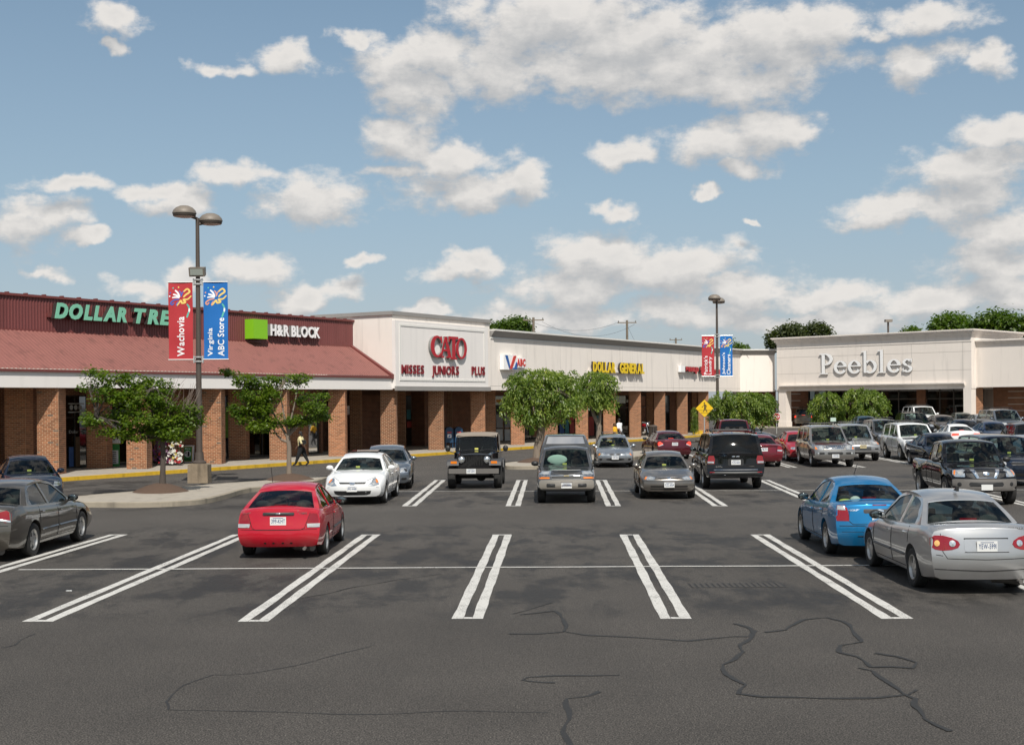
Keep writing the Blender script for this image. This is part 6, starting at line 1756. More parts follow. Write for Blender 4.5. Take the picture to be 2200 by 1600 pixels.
M_mint = mat('mint_sign_face', (.20, .52, .36), .45, var=.06, scale=3); M_mintside = mat('dark_return', (.035, .028, .025), .6)
M_lime = mat('lime_sign', (.22, .52, .015), .5); M_wface = mat('white_sign_face', (.88, .87, .86), .4); M_wside = mat('white_return', (.20, .20, .195), .5)
M_rface = mat('red_sign_face', (.42, .012, .022), .4); M_gside = mat('grey_return', (.22, .22, .21), .5)
M_yface = mat('yellow_sign_face', (.80, .55, .01), .45); M_vred = mat('orange_red_face', (.55, .05, .035), .45); M_vblue = mat('sign_blue', (.02, .10, .33), .45)
M_rdark = mat('dark_red_face', (.22, .012, .02), .5)

yw = yWall
# DOLLAR TREE
t, a, b_, z0, z1 = wall_sign('shop_sign', 'big mint green italic letters on the maroon wall reading DOLLAR TREE', 'DOLLAR', FW, W, 118, 273, 649, 684, yw, .25, M_mint, M_mintside, off=.05, shear=.22, standoff=.12)
a2 = W(289, 660, yw - .37)[0]; b2 = W(392, 670, yw - .37)[0]
zt_ = W(290, 660, yw)[1]
for ch, b in text_mb('TREE', b2 - a2, z1 - z0, 1.0, .05, .22):
    f = MB(); f.add([(v[0] + a2, yw - .37 + (v[1] + 1) * .03, v[2] + z0) for v in b.v], b.f); fo = f.build('letter', M_mint, t, FW)
    r = MB(); r.add([(v[0] + a2, yw - .339 + (v[1] + 1) * .219, v[2] + z0) for v in b.v], b.f); r.build('letter_return', M_mintside, fo, FW)
b = MB(); b.bb(a - .15, b_ + .05, yw - .12, yw - .03, z0 + .06, z0 + .24); b.bb(a2 - .1, b2 + .05, yw - .12, yw - .03, z0 + .06, z0 + .24); b.build('raceway', M_redwall, t, FW)
# H&R BLOCK
t, a, b_, z0, z1 = wall_sign('shop_sign', 'white letters H&R BLOCK beside a lime green square on the maroon wall', 'H&R', FW, W, 582, 622, 696, 721, yw, .22, M_wface, M_wside, off=.035)
ga, gzt = W(544, 685, yw - .6); gb, _ = W(574, 685, yw - .6); gzb = W(544, 727, yw - .6)[1]
b = MB(); b.bb(ga, gb, yw - .62, yw - .05, gzb, gzt); b.build('green_square', M_lime, t, FW)
a2 = W(627, 700, yw - .34)[0]; b2 = W(688, 705, yw - .34)[0]
for ch, b in text_mb('BLOCK', b2 - a2, z1 - z0, 1.0, .035):
    f = MB(); f.add([(v[0] + a2, yw - .34 + (v[1] + 1) * .03, v[2] + z0) for v in b.v], b.f); fo = f.build('letter', M_wface, t, FW)
    r = MB(); r.add([(v[0] + a2, yw - .309 + (v[1] + 1) * .19, v[2] + z0) for v in b.v], b.f); r.build('letter_return', M_wside, fo, FW)


# CATO: overlapping decorated letters drawn by hand
def ribbon_glyph(mb, poly, ox, oz, sx_, sz_, y0, y1):
    mb.prism([(ox + x * sx_, oz + z * sz_) for x, z in poly], y0, y1, 'XZ')


def arc(cx, cz, rx, rz, a0, a1, n=14): return [(cx + rx * math.cos(math.radians(a0 + (a1 - a0) * i / n)), cz + rz * math.sin(math.radians(a0 + (a1 - a0) * i / n))) for i in range(n + 1)]


yc = YF - .222
ca, czt = W(919, 720, yc); cb_, _ = W(997, 720, yc); czb = W(919, 767, yc)[1]
t = wthing('shop_sign', 'red overlapping serif letters CATO on the framed white panel', 'shop sign', (ca + cb_) / 2, yc, czb, FW)
w_ = cb_ - ca; h_ = czt - czb
LET = {
    'C': [arc(.17, .50, .17, .50, 40, 320, 22) + arc(.19, .50, .095, .40, 315, 45, 22), [(.27, .98), (.30, .98), (.31, .66), (.28, .66)]],
    'A': [[(.39, .98), (.46, .98), (.58, .06), (.49, .06)], [(.43, .96), (.40, .98), (.28, .06), (.33, .06)], [(.34, .30), (.53, .30), (.53, .40), (.36, .40)], [(.24, 0), (.38, 0), (.38, .07), (.24, .07)], [(.44, 0), (.64, 0), (.64, .07), (.44, .07)]],
    'T': [[(.47, .88), (.74, .88), (.74, 1.0), (.47, 1.0)], [(.57, -.04), (.655, -.04), (.655, .87), (.57, .87)], [(.52, -.06), (.70, -.06), (.70, .02), (.52, .02)], [(.47, .74), (.49, .74), (.51, .89), (.47, .89)]],
    'O': [arc(.85, .47, .155, .50, 92, 448, 30) + arc(.85, .47, .085, .41, 448, 92, 30)],
}
for k, (nm, polys) in enumerate(LET.items()):
    f = MB(); r = MB()
    for j, pl in enumerate(polys):
        e = .002 * j + (.06, 0, .09, .04)[k]
        ribbon_glyph(f, pl, ca, czb, w_, h_, yc - .145 - e, yc - .131 - e); ribbon_glyph(r, pl, ca + .02, czb - .01, w_, h_, yc - .13 - e, yc - .02)
    fo = f.build('letter', M_rface, t, FW); r.build('letter_return', M_gside, fo, FW)


t = wthing('shop_sign', 'three small dark red words MISSES JUNIORS PLUS low on the framed panel', 'shop sign', W(950, 795, yc)[0], yc, W(950, 805, yc)[1], FW)
for txt_, p0_, p1_, q0_, q1_ in (('MISSES', 861, 909, 783, 802), ('JUNIORS', 927, 984, 785, 804), ('PLUS', 1012, 1040, 787, 805)):
    a0_, zt0_ = W(p0_, q0_, yc); a1_ = W(p1_, q0_, yc)[0]; zb0_ = W(p0_, q1_, yc)[1]
    for ch, b in text_mb(txt_, a1_ - a0_, zt0_ - zb0_, .05, .018, gap=.13, zcap=1): b.v = [(v[0] + a0_, yc - .03 + v[1], v[2] + zb0_) for v in b.v]; b.build('letter', M_rdark, t, FW)

# VA ABC
ya = YF
a, zt_ = W(1073, 762, ya); b_, _ = W(1121, 766, ya); zb_ = W(1073, 794, ya)[1]; w_ = b_ - a; h_ = zt_ - zb_
t = wthing('shop_sign', 'small blue and red ABC shop sign on the long white wall', 'shop sign', (a + b_) / 2, ya, zb_, FW)
b = MB(); b.prism([(a, zb_), (a + w_ * .60, zb_), (a + w_ * .56, zb_ + h_), (a, zb_ + h_)], ya - .30, ya - .02, 'XZ'); b.prism([(a + w_ * .58, zb_ + h_ * .18), (a + w_, zb_ + h_ * .18), (a + w_, zb_ + h_ * .84), (a + w_ * .58, zb_ + h_ * .84)], ya - .28, ya - .02, 'XZ'); b.build('cabinet', M_wface, t, FW)
def pl(poly, m_, y=.02): b = MB(); b.prism([(a + x * w_, zb_ + z * h_) for x, z in poly], ya - .301 - y, ya - .301, 'XZ'); b.build('letter', m_, t, FW)
pl([(.06, .97), (.17, .97), (.28, .25), (.24, .05)], M_vblue); pl([(.25, .05), (.36, .05), (.56, .96), (.44, .96)], M_vred, .024); pl([(.44, .05), (.56, .05), (.60, .45), (.55, .55)], M_vblue, .028); pl([(.38, .05), (.58, .05), (.58, .14), (.40, .14)], M_vblue, .032)
for ch, bb_ in text_mb('ABC', w_ * .38, h_ * .52, 1.0, .05): f = MB(); f.add([(v[0] + a + w_ * .60, ya - .281 + v[1] * .03, v[2] + zb_ + h_ * .26) for v in bb_.v], bb_.f); f.build('letter', M_vred, t, FW)
# DOLLAR GENERAL
t, a, b_, z0, z1 = wall_sign('shop_sign', 'yellow block letters DOLLAR GENERAL on the long white wall', 'DOLLAR', FW, W, 1275, 1323, 776, 800, ya, .16, M_yface, M_mintside, off=.04, gap=.10)
a2 = W(1332, 780, ya - .3)[0]; b2 = W(1384, 780, ya - .3)[0]
for ch, b in text_mb('GENERAL', b2 - a2, z1 - z0, 1.0, .04, gap=.10):
    f = MB(); f.add([(v[0] + a2, ya - .32 + (v[1] + 1) * .03, v[2] + z0) for v in b.v], b.f); fo = f.build('letter', M_yface, t, FW)
    r = MB(); r.add([(v[0] + a2, ya - .289 + (v[1] + 1) * .169, v[2] + z0) for v in b.v], b.f); r.build('letter_return', M_mintside, fo, FW)
b = MB(); b.bb(a - .3, b2 + .05, ya - .12, ya - .02, z0 + .05, z0 + .25); b.build('raceway', M_stucco, t, FW)
# Snap Fitness
t, a, b_, z0, z1 = wall_sign('shop_sign', 'dark red letters snap fitness half hidden behind the red banner', 'snap', FW, W, 1474, 1502, 787, 802, ya, .20, M_rface, M_mintside, off=.06, gap=.05)
a2 = W(1505, 790, ya - .3)[0]; b2 = W(1547, 790, ya - .3)[0]
for ch, b in text_mb('fitness', b2 - a2, (z1 - z0) * 1.1, 1.0, .05, gap=.05):
    f = MB(); f.add([(v[0] + a2, ya - .32 + (v[1] + 1) * .03, v[2] + z0) for v in b.v], b.f); fo = f.build('letter', M_rface, t, FW)
    r = MB(); r.add([(v[0] + a2, ya - .289 + (v[1] + 1) * .169, v[2] + z0) for v in b.v], b.f); r.build('letter_return', M_mintside, fo, FW)
b = MB(); b.bb(a - .9, a - .15, ya - .3, ya - .05, z0 + .1, z0 + .6); b.build('cabinet', M_wface, t, FW)

# Peebles serif letters, drawn stroke by stroke
yp = YB
a, zt_ = Pb(1763, 760, yp); b_, _ = Pb(1963, 766, yp); zb_ = Pb(1763, 804, yp)[1]; w_ = b_ - a; h_ = zt_ - zb_
t = wthing('shop_sign', 'very large white serif letters Peebles on the department store wall'.replace(' Peebles', ''), 'shop sign', (a + b_) / 2, yp, zb_, FP)
def ring_(cx, cz, rx, rz, t1, t2, a0, a1, n=26):
    """stroke with varying width: thick at the sides (t1), thin at top and bottom (t2)"""
    o, i_ = [], []
    for k in range(n + 1):
        an = math.radians(a0 + (a1 - a0) * k / n); th1 = t1 * abs(math.cos(an)) + t2 * abs(math.sin(an))
        o.append((cx + rx * math.cos(an), cz + rz * math.sin(an))); i_.append((cx + (rx - th1) * math.cos(an), cz + (rz - th1) * math.sin(an)))
    return o + i_[::-1]
def letter_P(x): return [[(x + .10, 0), (x + .26, 0), (x + .26, 1.0), (x + .10, 1.0)], [(x - .02, 0), (x + .42, 0), (x + .40, .05), (x, .05)], [(x - .02, .95), (x + .20, .95), (x + .20, 1.0), (x - .02, 1.0)], ring_(x + .30, .715, .38, .285, .15, .055, -90, 90), [(x + .20, .945), (x + .31, .945), (x + .31, 1.0), (x + .20, 1.0)], [(x + .2, .43), (x + .31, .43), (x + .31, .485), (x + .2, .485)]], .74
def letter_e(x): return [ring_(x + .33, .31, .33, .32, .135, .05, 8, 325), [(x + .06, .33), (x + .65, .33), (x + .66, .385), (x + .06, .385)]], .72
def letter_b(x): return [[(x + .08, .02), (x + .21, .02), (x + .21, 1.06), (x + .08, 1.06)], [(x - .03, 1.0), (x + .10, 1.0), (x + .10, 1.05), (x - .03, 1.04)], ring_(x + .40, .31, .33, .32, .135, .05, -125, 130)], .80
def letter_l(x): return [[(x + .10, 0), (x + .23, 0), (x + .23, 1.08), (x + .10, 1.08)], [(x - .02, 0), (x + .36, 0), (x + .36, .045), (x - .02, .045)], [(x - .02, 1.01), (x + .12, 1.02), (x + .12, 1.08), (x - .02, 1.06)]], .44
def letter_s(x): return [ring_(x + .25, .46, .22, .17, .10, .06, 35, 270, 18), ring_(x + .26, .16, .23, .165, .11, .06, -145, 90, 18), [(x + .42, .46), (x + .46, .46), (x + .46, .64), (x + .42, .60)], [(x + .03, .02), (x + .07, .02), (x + .07, .20), (x + .03, .20)]], .52
x = 0; sheets = []
for fn in (letter_P, letter_e, letter_e, letter_b, letter_l, letter_e, letter_s): pl_, ad = fn(x); sheets.append(pl_); x += ad
for polys in sheets:
    f = MB(); r = MB()
    for j, poly in enumerate(polys):
        q = [(a + p[0] / x * w_, zb_ + p[1] * h_) for p in poly]
        f.prism(q, yp - .15 - .002 * j, yp - .12, 'XZ'); r.prism(q, yp - .119, yp - .05 - .002 * j, 'XZ')
    fo = f.build('letter', M_wface, t, FP); r.build('letter_return', M_wside, fo, FP)

# ================================================================== LAMPS AND BANNERS
M_bred = mat('banner_red', (.42, .028, .035), .8, var=.05, scale=3); M_bblue = mat('banner_blue', (.006, .13, .42), .8, var=.05, scale=3)
M_bw = mat('print_white', (.85, .85, .85), .8); M_by = mat('print_yellow', (.80, .58, .16), .8); M_bt = mat('print_teal', (.10, .45, .36), .8); M_bp = mat('print_peach', (.70, .32, .22), .8); M_bbl = mat('print_blue', (.05, .12, .45), .8)


def banner(parent_name, label, base, side, w, h, z0, mcol, lines, red, gx):
    """cloth banner hanging beside its pole, lettering running upwards; local x right, front towards -y"""
    t = thing('banner', label, 'banner', (base.x, base.y, z0), 0, 'banners on the lamp posts')
    xs_ = np.linspace(0, w, 9); zs_ = np.linspace(0, h, 15)
    wv = lambda x, z: .015 * math.sin(x * 5 + z * 2.2) + .01 * math.sin(z * 5)
    ox = gx if side > 0 else -gx - w
    b = MB(); b.grid([[(ox + x, wv(x, z), z) for x in xs_] for z in zs_]); b.grid([[(ox + x, wv(x, z) + .004, z) for x in xs_] for z in zs_], flip=True)
    b.build('cloth', mcol, t, smooth=True)
    for z in (.0, h):
        b = MB(); b.tube([(side * .05, 0, z), (side * (gx + w + .02), 0, z)], .018, 8); b.build('arm', M_bulb, t)
    def put(mb, m_, nm='print'):
        mb.v = [(ox + v[0], wv(v[0], v[2]) - .006 + v[1], v[2]) for v in mb.v]; mb.build(nm, m_, t)
    for i, (txt, x0_, L, hh) in enumerate(lines):          # text rotated to read bottom to top
        tb = flat_text(txt, L, hh, .003, off=.015, gap=.07, zcap=None)
        tb.v = [(x0_ - v[2] + hh, v[1], .12 * h * .35 + v[0]) for v in tb.v]; put(tb, M_bw, 'lettering')
    u = w
    def swirl(pts, th, m_):
        P2 = [Vector((p[0] * u, 0, h - p[1] * u)) for p in pts]
        dn = []
        for i in range(len(P2) - 1):
            p0, p1, p2, p3 = P2[max(i - 1, 0)], P2[i], P2[i + 1], P2[min(i + 2, len(P2) - 1)]
            for k in range(5):
                tt = k / 5; dn.append(.5 * ((2 * p1) + (-p0 + p2) * tt + (2 * p0 - 5 * p1 + 4 * p2 - p3) * tt ** 2 + (-p0 + 3 * p1 - 3 * p2 + p3) * tt ** 3))
        dn.append(P2[-1]); rows = []
        for i, p in enumerate(dn):
            d = dn[min(i + 1, len(dn) - 1)] - dn[max(i - 1, 0)]; d.normalize(); n_ = Vector((-d.z, 0, d.x)); q = th * u * (.45 + .55 * math.sin(PI * min(1, max(0, (i + 1) / (len(dn) + 1))) ) ** .5)
            rows.append([tuple(p - n_ * q), tuple(p + n_ * q)])
        mb = MB(); mb.grid(rows); put(mb, m_)
    c1_, c2_ = (M_bbl, M_by) if red else (M_bp, M_by)
    swirl([(.28, .33), (.40, .45), (.47, .62)], .035, M_bw); swirl([(.20, .50), (.34, .54), (.46, .62)], .035, M_bw); swirl([(.16, .64), (.30, .62), (.46, .64)], .03, M_bw)
    swirl([(.62, .40), (.78, .28), (.88, .40), (.72, .52), (.62, .62)], .038, M_by); swirl([(.95, .56), (.80, .70), (.62, .72), (.70, .82), (.56, .86), (.52, .76), (.40, .90), (.36, .96)], .038, M_by)
    swirl([(.45, .70), (.24, .74), (.10, .86), (.16, .93), (.24, .84)], .03, c1_); swirl([(.42, .80), (.34, .92), (.36, .97)], .03, c1_); swirl([(.44, .36), (.52, .44), (.52, .56)], .025, c1_); swirl([(.62, .36), (.56, .50), (.53, .60)], .02, c1_)
    swirl([(.76, .90), (.84, 1.02), (.84, 1.12)], .035, M_bt); swirl([(.845, 1.05), (.855, 1.15), (.83, 1.25)], .035, M_bw); swirl([(.84, 1.2), (.79, 1.35), (.75, 1.46)], .035, M_bt)
    for (x, z, m_) in ((.20, .24, M_bt), (.42, .21, M_by), (.09, .44, c1_), (.06, .58, M_bw)):
        mb = MB(); mb.add([(x * u + .032 * u * math.cos(k), -.001, h - z * u + .032 * u * math.sin(k)) for k in np.linspace(0, 2 * PI, 9)[:-1]], [tuple(range(8))]); put(mb, m_)
    return t


def lamp_post(base, label, topz, l1, l2, z_b0, z_b1, bw, red_lines, blue_lines, block=True, flood=True, lampang=0.0, lean=0.0, labels=None):
    t = thing('lamp_post', label, 'lamp post', base, 0, 'twin headed lamp posts')
    zb_ = .15
    if block:
        b = MB(); s_ = .35
        b.prism([(-s_, .13), (-s_ * .98, .76), (-s_ * .80, .80), (s_ * .80, .80), (s_ * .98, .76), (s_, .13)], -.30, .30, 'XZ'); b.build('concrete_base', mat('stained_block', (.25, .195, .135), .95, var=.45, scale=2.2, bump=.5, bscale=14, stain=.6), t)
        b = MB(); b.lathe([(.001, .795), (.24, .795), (.24, .86), (.16, .91), (.14, 1.2)], n=16); b.build('collar', M_pole, t, smooth=30); zb_ = .85
    b = MB(); zs_ = np.linspace(zb_, topz - .3, 10); b.tube([(lean * (z - zb_) * -1, 0, z) for z in zs_], [.115 - .05 * i / 9 for i in range(10)], 14); b.build('pole', M_pole, t, smooth=True)
    tx = -lean * (topz - zb_)
    for (dx, dy, dz) in (l1, l2):
        R_ = .40
        b = MB(); b.lathe([(R_ * 1.02, 0), (R_ * 1.03, .03), (R_ * .94, .12), (R_ * .72, .21), (R_ * .40, .27), (.001, .285)], c=(tx + dx, dy, topz - .28 + dz), n=28); h1 = b.build('lamp_head', M_lamp, t, smooth=50)
        b = MB(); b.lathe([(R_ * .98, .0), (R_ * .97, -.07), (R_ * .90, -.10)], c=(tx + dx, dy, topz - .28 + dz), n=28); b.build('rim', M_pole, h1, smooth=50)
        b = MB(); b.lathe([(R_ * .90, -.10), (R_ * .6, -.125), (.001, -.135)], c=(tx + dx, dy, topz - .28 + dz), n=28); b.build('lens', M_lens, h1, smooth=True)
        b = MB(); b.tube([(tx, 0, topz - .42 + dz), (tx + dx * .8, dy * .8, topz - .32 + dz)], .05, 8); b.build('arm', M_pole, t)
    if flood:
        b = MB(); zf = flood; b.prism([(-.10, -.12), (.12, -.20), (.22, .10), (-.06, .16)], -.27, .27, 'YZ'); b.v = [(v[0] - lean * zf, -v[1] - .02, v[2] + zf) for v in b.v]; fl_ = b.build('floodlight', M_lamp, t)
        b = MB(); b.add([(-.22 - lean * zf, -.175, zf - .15), (.22 - lean * zf, -.175, zf - .15), (.22 - lean * zf, -.245, zf + .06), (-.22 - lean * zf, -.245, zf + .06)], [(0, 1, 2, 3)]); b.build('floodlight_glass', mat('pale_lens', (.34, .37, .33), .25), fl_)
    for zc in (z_b0, z_b1):
        b = MB(); b.lathe([(.14, zc - .10), (.15, zc - .09), (.15, zc - .06), (.14, zc - .05)], c=(-lean * zc, 0, 0), n=16); b.lathe([(.14, zc + .05), (.15, zc + .06), (.15, zc + .09), (.14, zc + .10)], c=(-lean * zc, 0, 0), n=16)
        for sg in (-1, 1): b.bb(sg * .15 - .02 - lean * zc, sg * .15 + .02 - lean * zc, -.05, .05, zc - .12, zc + .12)
        b.build('clamp', M_bulb, t)
    bb = Vector((base.x - lean * z_b0, base.y, 0))
    h = z_b1 - z_b0
    for side, mcol, lines, lab, red in ((-1, M_bred, red_lines, labels[0], True), (1, M_bblue, blue_lines, labels[1], False)):
        banner('', lab, bb, side, bw, h, base.z + z_b0, mcol, lines, red, .19)
    return t


Bs = G(428, 1046, .0); Yl = Bs.y + .35
Bs = Vector((AT(429, 1040, Yl).x, Yl, 0.0))
zz = lambda py, Y, px=425: AT(px, py, Y).z
h1 = zz(606, Yl) - zz(772, Yl)
k = 2800 / Yl
lamp_post(Bs, 'brown twin headed lamp post on a stained concrete block between the two left trees', zz(472, Yl) + .35, (-24 / k, -.25, .10), (25 / k, .25, -.10), zz(772, Yl), zz(606, Yl), 52 / k,
          [('Wachovia', 18 / k, 85 / k, 16 / k)], [('Virginia', 8 / k, 60 / k, 14 / k), ('ABC Store', 30 / k, 82 / k, 14 / k)], flood=zz(583, Yl), labels=('red banner with white word Wachovia and coloured streamers on the near lamp post'.replace(' Wachovia', ''), 'blue banner with two white lines of text on the near lamp post'))
Y2 = 84.0; k2 = 2800 / Y2
B2 = Vector((AT(1542, 900, Y2).x, Y2, 0.0)); zz2 = lambda py: AT(1540, py, Y2).z
lamp_post(B2, 'twin headed lamp post rising behind the yellow pedestrian sign', zz2(645) + .3, (-6 / k2, -.2, .06), (9 / k2, .9, -.05), zz2(808), zz2(721), 26.5 / k2,
          [("Patrick's", 4 / k2, 40 / k2, 8 / k2), ('Laundry', 14 / k2, 38 / k2, 8 / k2)], [("Johnson's", 4 / k2, 47 / k2, 8 / k2), ('Cleaners', 14 / k2, 43 / k2, 8 / k2)], block=False, flood=None, labels=('red banner with two white lines of text on the far lamp post', 'blue banner with two white lines of text on the far lamp post'))

# ================================================================== TREES
def tree_thing(name, label, base, blobs, trunk, n, leaf, lm, bm_, group, droop=0.0, seed=1, clump=.16, up=.6, radii=None, twigs=0, flat_=1.0, sub=18):
    """blobs: (x, y, z, rx, ry, rz) about the base; trunk: list of polylines [(pts, radii)]"""
    rg = np.random.default_rng(seed); t = thing(name, label, 'tree', base, 0, group)
    m = MB()
    for pts, rad in trunk: m.tube(pts, rad, 9)
    top = Vector(trunk[0][0][-1]); ends = [Vector(p[0][-1]) for p in trunk]
    for (x, y, z, rx, ry, rz) in blobs:
        c = Vector((x, y, z)); st = min(ends, key=lambda e: (e - c).length)
        for j in range(4):
            q = c + Vector((rg.uniform(-.8, .8) * rx, rg.uniform(-.8, .8) * ry, rg.uniform(-.4, .8) * rz)); mid = st.lerp(q, .5) + Vector((rg.uniform(-.1, .1), rg.uniform(-.1, .1), rg.uniform(-.05, .15)))
            m.tube([st, st.lerp(mid, .5) + Vector((0, 0, .04)), mid, q], [.030, .022, .014, .004], 5)
    m.build('trunk', bm_, t, smooth=60)
    vol = np.array([b[3] * b[4] * b[5] for b in blobs]) ** .75; vol /= vol.sum()
    ncl = max(30, n // sub); bi = rg.choice(len(blobs), ncl, p=vol)
    d = rg.normal(size=(ncl, 3)); d /= np.linalg.norm(d, axis=1)[:, None]; r = rg.uniform(.35, 1, ncl) ** .45
    B_ = np.array(blobs)[bi]; cc = B_[:, :3] + d * r[:, None] * B_[:, 3:]
    per = n // ncl; ci = np.repeat(np.arange(ncl), per); nn = len(ci)
    off = rg.normal(size=(nn, 3)) * clump; off[:, 2] *= flat_
    if droop:                                          # leaves hang in strands that arch out and down
        tt = np.tile(np.linspace(0, 1, per), ncl)[:, None]; outd = d.copy(); outd[:, 2] = np.maximum(.25, outd[:, 2]); outd /= np.linalg.norm(outd, axis=1)[:, None]
        Ls = rg.uniform(.35, .85, ncl)[ci][:, None]; off = rg.normal(size=(nn, 3)) * .045 + outd[ci] * Ls * .55 * tt + np.array([.10, 0, -1.0]) * Ls * .75 * tt ** 1.8
        cc = cc * 1.0; cc[:, 2] += .10
        strand = outd[ci] * .55 + np.array([.10, 0, -1.0]) * 1.35 * tt ** .8
    p = cc[ci] + off
    # leaf frame
    nrm = rg.normal(size=(nn, 3)); nrm[:, 2] = np.abs(nrm[:, 2]) + up; nrm += d[ci] * .7; nrm /= np.linalg.norm(nrm, axis=1)[:, None]
    ax = rg.normal(size=(nn, 3))
    if droop: ax = strand + rg.normal(size=(nn, 3)) * .40
    ax -= nrm * (ax * nrm).sum(1)[:, None] * (0.35 if droop else 1); ax /= np.linalg.norm(ax, axis=1)[:, None]
    bx_ = np.cross(nrm, ax); bx_ /= np.linalg.norm(bx_, axis=1)[:, None]
    L = leaf[0] * rg.uniform(.6, 1.35, nn)[:, None]; Wd = leaf[1] * rg.uniform(.7, 1.2, nn)[:, None]
    v = np.stack([p - ax * L * .5, p + bx_ * Wd * .5 + nrm * Wd * .1, p + ax * L * .5, p - bx_ * Wd * .5 + nrm * Wd * .1], 1).reshape(-1, 3)
    me = bpy.data.meshes.new('crown'); me.vertices.add(len(v)); me.vertices.foreach_set('co', v.ravel())
    me.loops.add(nn * 4); me.loops.foreach_set('vertex_index', np.arange(nn * 4)); me.polygons.add(nn)
    me.polygons.foreach_set('loop_start', np.arange(nn) * 4); me.polygons.foreach_set('loop_total', np.full(nn, 4)); me.materials.append(lm); me.update(); me.validate()
    o = link('crown', me, t)
    if twigs:
        m = MB()
        for (a0, a1, cnt) in twigs:
            a0, a1 = Vector(a0), Vector(a1)
            for i in range(cnt):
                q = a1 + Vector((rg.uniform(-.35, .35), rg.uniform(-.3, .3), rg.uniform(-.3, .45))); mid = a0.lerp(q, .55) + Vector((rg.uniform(-.1, .1), 0, rg.uniform(-.1, .1))); m.tube([a0.lerp(a1, rg.uniform(0, .4)), mid, q], [.012, .007, .003], 4)
        m.build('bare_twigs', mat('grey_twig', (.22, .17, .14), .9), t)
    return t


L_map = leafmat('maple_leaf', (.038, .080, .009), (.14, .20, .018)); L_wil = leafmat('elm_leaf', (.045, .10, .014), (.25, .31, .065)); L_far = leafmat('far_leaf', (.030, .065, .010), (.11, .17, .022)); L_pine = leafmat('far_dark_leaf', (.030, .045, .016), (.085, .10, .032))


def pxblobs(base, Y, lst, ry=None, kx=1.0):
    """crown lobes given as (px, py, rx, ry) in the photo at distance Y -> around the base"""
    out = []
    rg = random.Random(int(base.x * 100) + 5)
    for (px, py, rx, rz) in lst:
        p = AT(px, py, Y); k = Y / 2800
        out.append((p.x - base.x, rg.uniform(-.55, .55) * (ry or .8), p.z - base.z, rx * k, max(.3, rx * k * .9), rz * k))
    return out


def wide(base, Y, pts): return [tuple(Vector((AT(px, py, Y).x - base.x, dy, AT(px, py, Y).z - base.z))) for px, py, dy in pts]


b1 = Vector((MC1.x, MC1.y, .12)); Y = MC1.y
bl = pxblobs(b1, Y, [(200, 803, 24, 9), (240, 812, 36, 13), (285, 820, 38, 16), (330, 832, 36, 18), (195, 832, 26, 11), (240, 850, 40, 20), (295, 858, 40, 22), (350, 855, 32, 20), (190, 895, 24, 11), (215, 905, 34, 12), (262, 895, 40, 20), (315, 900, 44, 24), (365, 895, 36, 26), (395, 905, 30, 20), (405, 880, 22, 18), (225, 925, 26, 10), (270, 930, 34, 12), (345, 930, 44, 18), (385, 930, 34, 16), (300, 935, 30, 12), (420, 905, 16, 14)])
trk = [(wide(b1, Y, [(349, 1052, 0), (350, 1010, 0), (351, 975, 0), (349, 945, 0)]), [.12, .085, .080, .075]),
       (wide(b1, Y, [(350, 955, 0), (330, 925, .1), (305, 895, .15), (280, 860, .2)]), [.06, .05, .04, .02]), (wide(b1, Y, [(350, 955, 0), (340, 920, -.1), (330, 880, -.2), (325, 840, -.2)]), [.06, .045, .03, .015]),
       (wide(b1, Y, [(350, 950, 0), (372, 930, .1), (392, 908, .1), (410, 880, 0)]), [.05, .04, .03, .015]), (wide(b1, Y, [(350, 950, 0), (300, 925, -.3), (260, 905, -.4), (215, 895, -.3)]), [.045, .035, .025, .012]), (wide(b1, Y, [(349, 950, 0), (352, 920, .5), (356, 890, .6)]), [.04, .03, .015])]
tree_thing('maple_tree', 'ragged green maple on the near island left of the lamp post with bare twigs', b1, bl, trk, 11500, (.115, .075), L_map, M_barkd, 'young maples on the near island', seed=3, clump=.10, up=1.2, flat_=.55, twigs=[(wide(b1, Y, [(380, 915, 0)])[0], wide(b1, Y, [(412, 850, 0)])[0], 22), (wide(b1, Y, [(350, 900, 0)])[0], wide(b1, Y, [(380, 835, 0)])[0], 14)])
b2 = Vector((MC2.x, MC2.y, .12)); Y = MC2.y
bl = pxblobs(b2, Y, [(487, 800, 12, 6), (503, 808, 16, 8), (530, 820, 26, 13), (570, 822, 30, 14), (610, 815, 26, 11), (645, 815, 26, 10), (545, 850, 34, 18), (520, 880, 22, 14), (560, 880, 32, 18), (525, 900, 16, 10), (590, 850, 22, 14), (600, 905, 34, 14), (560, 915, 26, 11), (640, 905, 30, 12), (655, 860, 22, 16), (680, 875, 26, 14), (690, 855, 16, 10), (670, 895, 26, 11), (695, 895, 12, 8), (640, 835, 20, 10), (575, 925, 18, 8)])
trk = [(wide(b2, Y, [(621, 1026, 0), (621, 990, 0), (621, 960, 0), (618, 935, 0)]), [.11, .085, .08, .07]),
       (wide(b2, Y, [(620, 950, 0), (606, 945, 0), (594, 935, .1), (585, 920, .1)]), [.05, .045, .03, .015]), (wide(b2, Y, [(618, 940, 0), (600, 910, .1), (580, 880, .2), (560, 850, .2)]), [.05, .04, .03, .012]), (wide(b2, Y, [(618, 938, 0), (625, 900, 0), (635, 860, 0), (640, 825, 0)]), [.05, .035, .025, .01]),
       (wide(b2, Y, [(620, 935, 0), (612, 890, -.2), (605, 850, -.2), (612, 825, -.2)]), [.045, .03, .02, .01]), (wide(b2, Y, [(618, 938, 0), (650, 905, .1), (675, 885, .1)]), [.045, .03, .012]), (wide(b2, Y, [(580, 885, .2), (540, 845, .2), (505, 812, .2), (488, 800, .2)]), [.025, .018, .01, .006])]
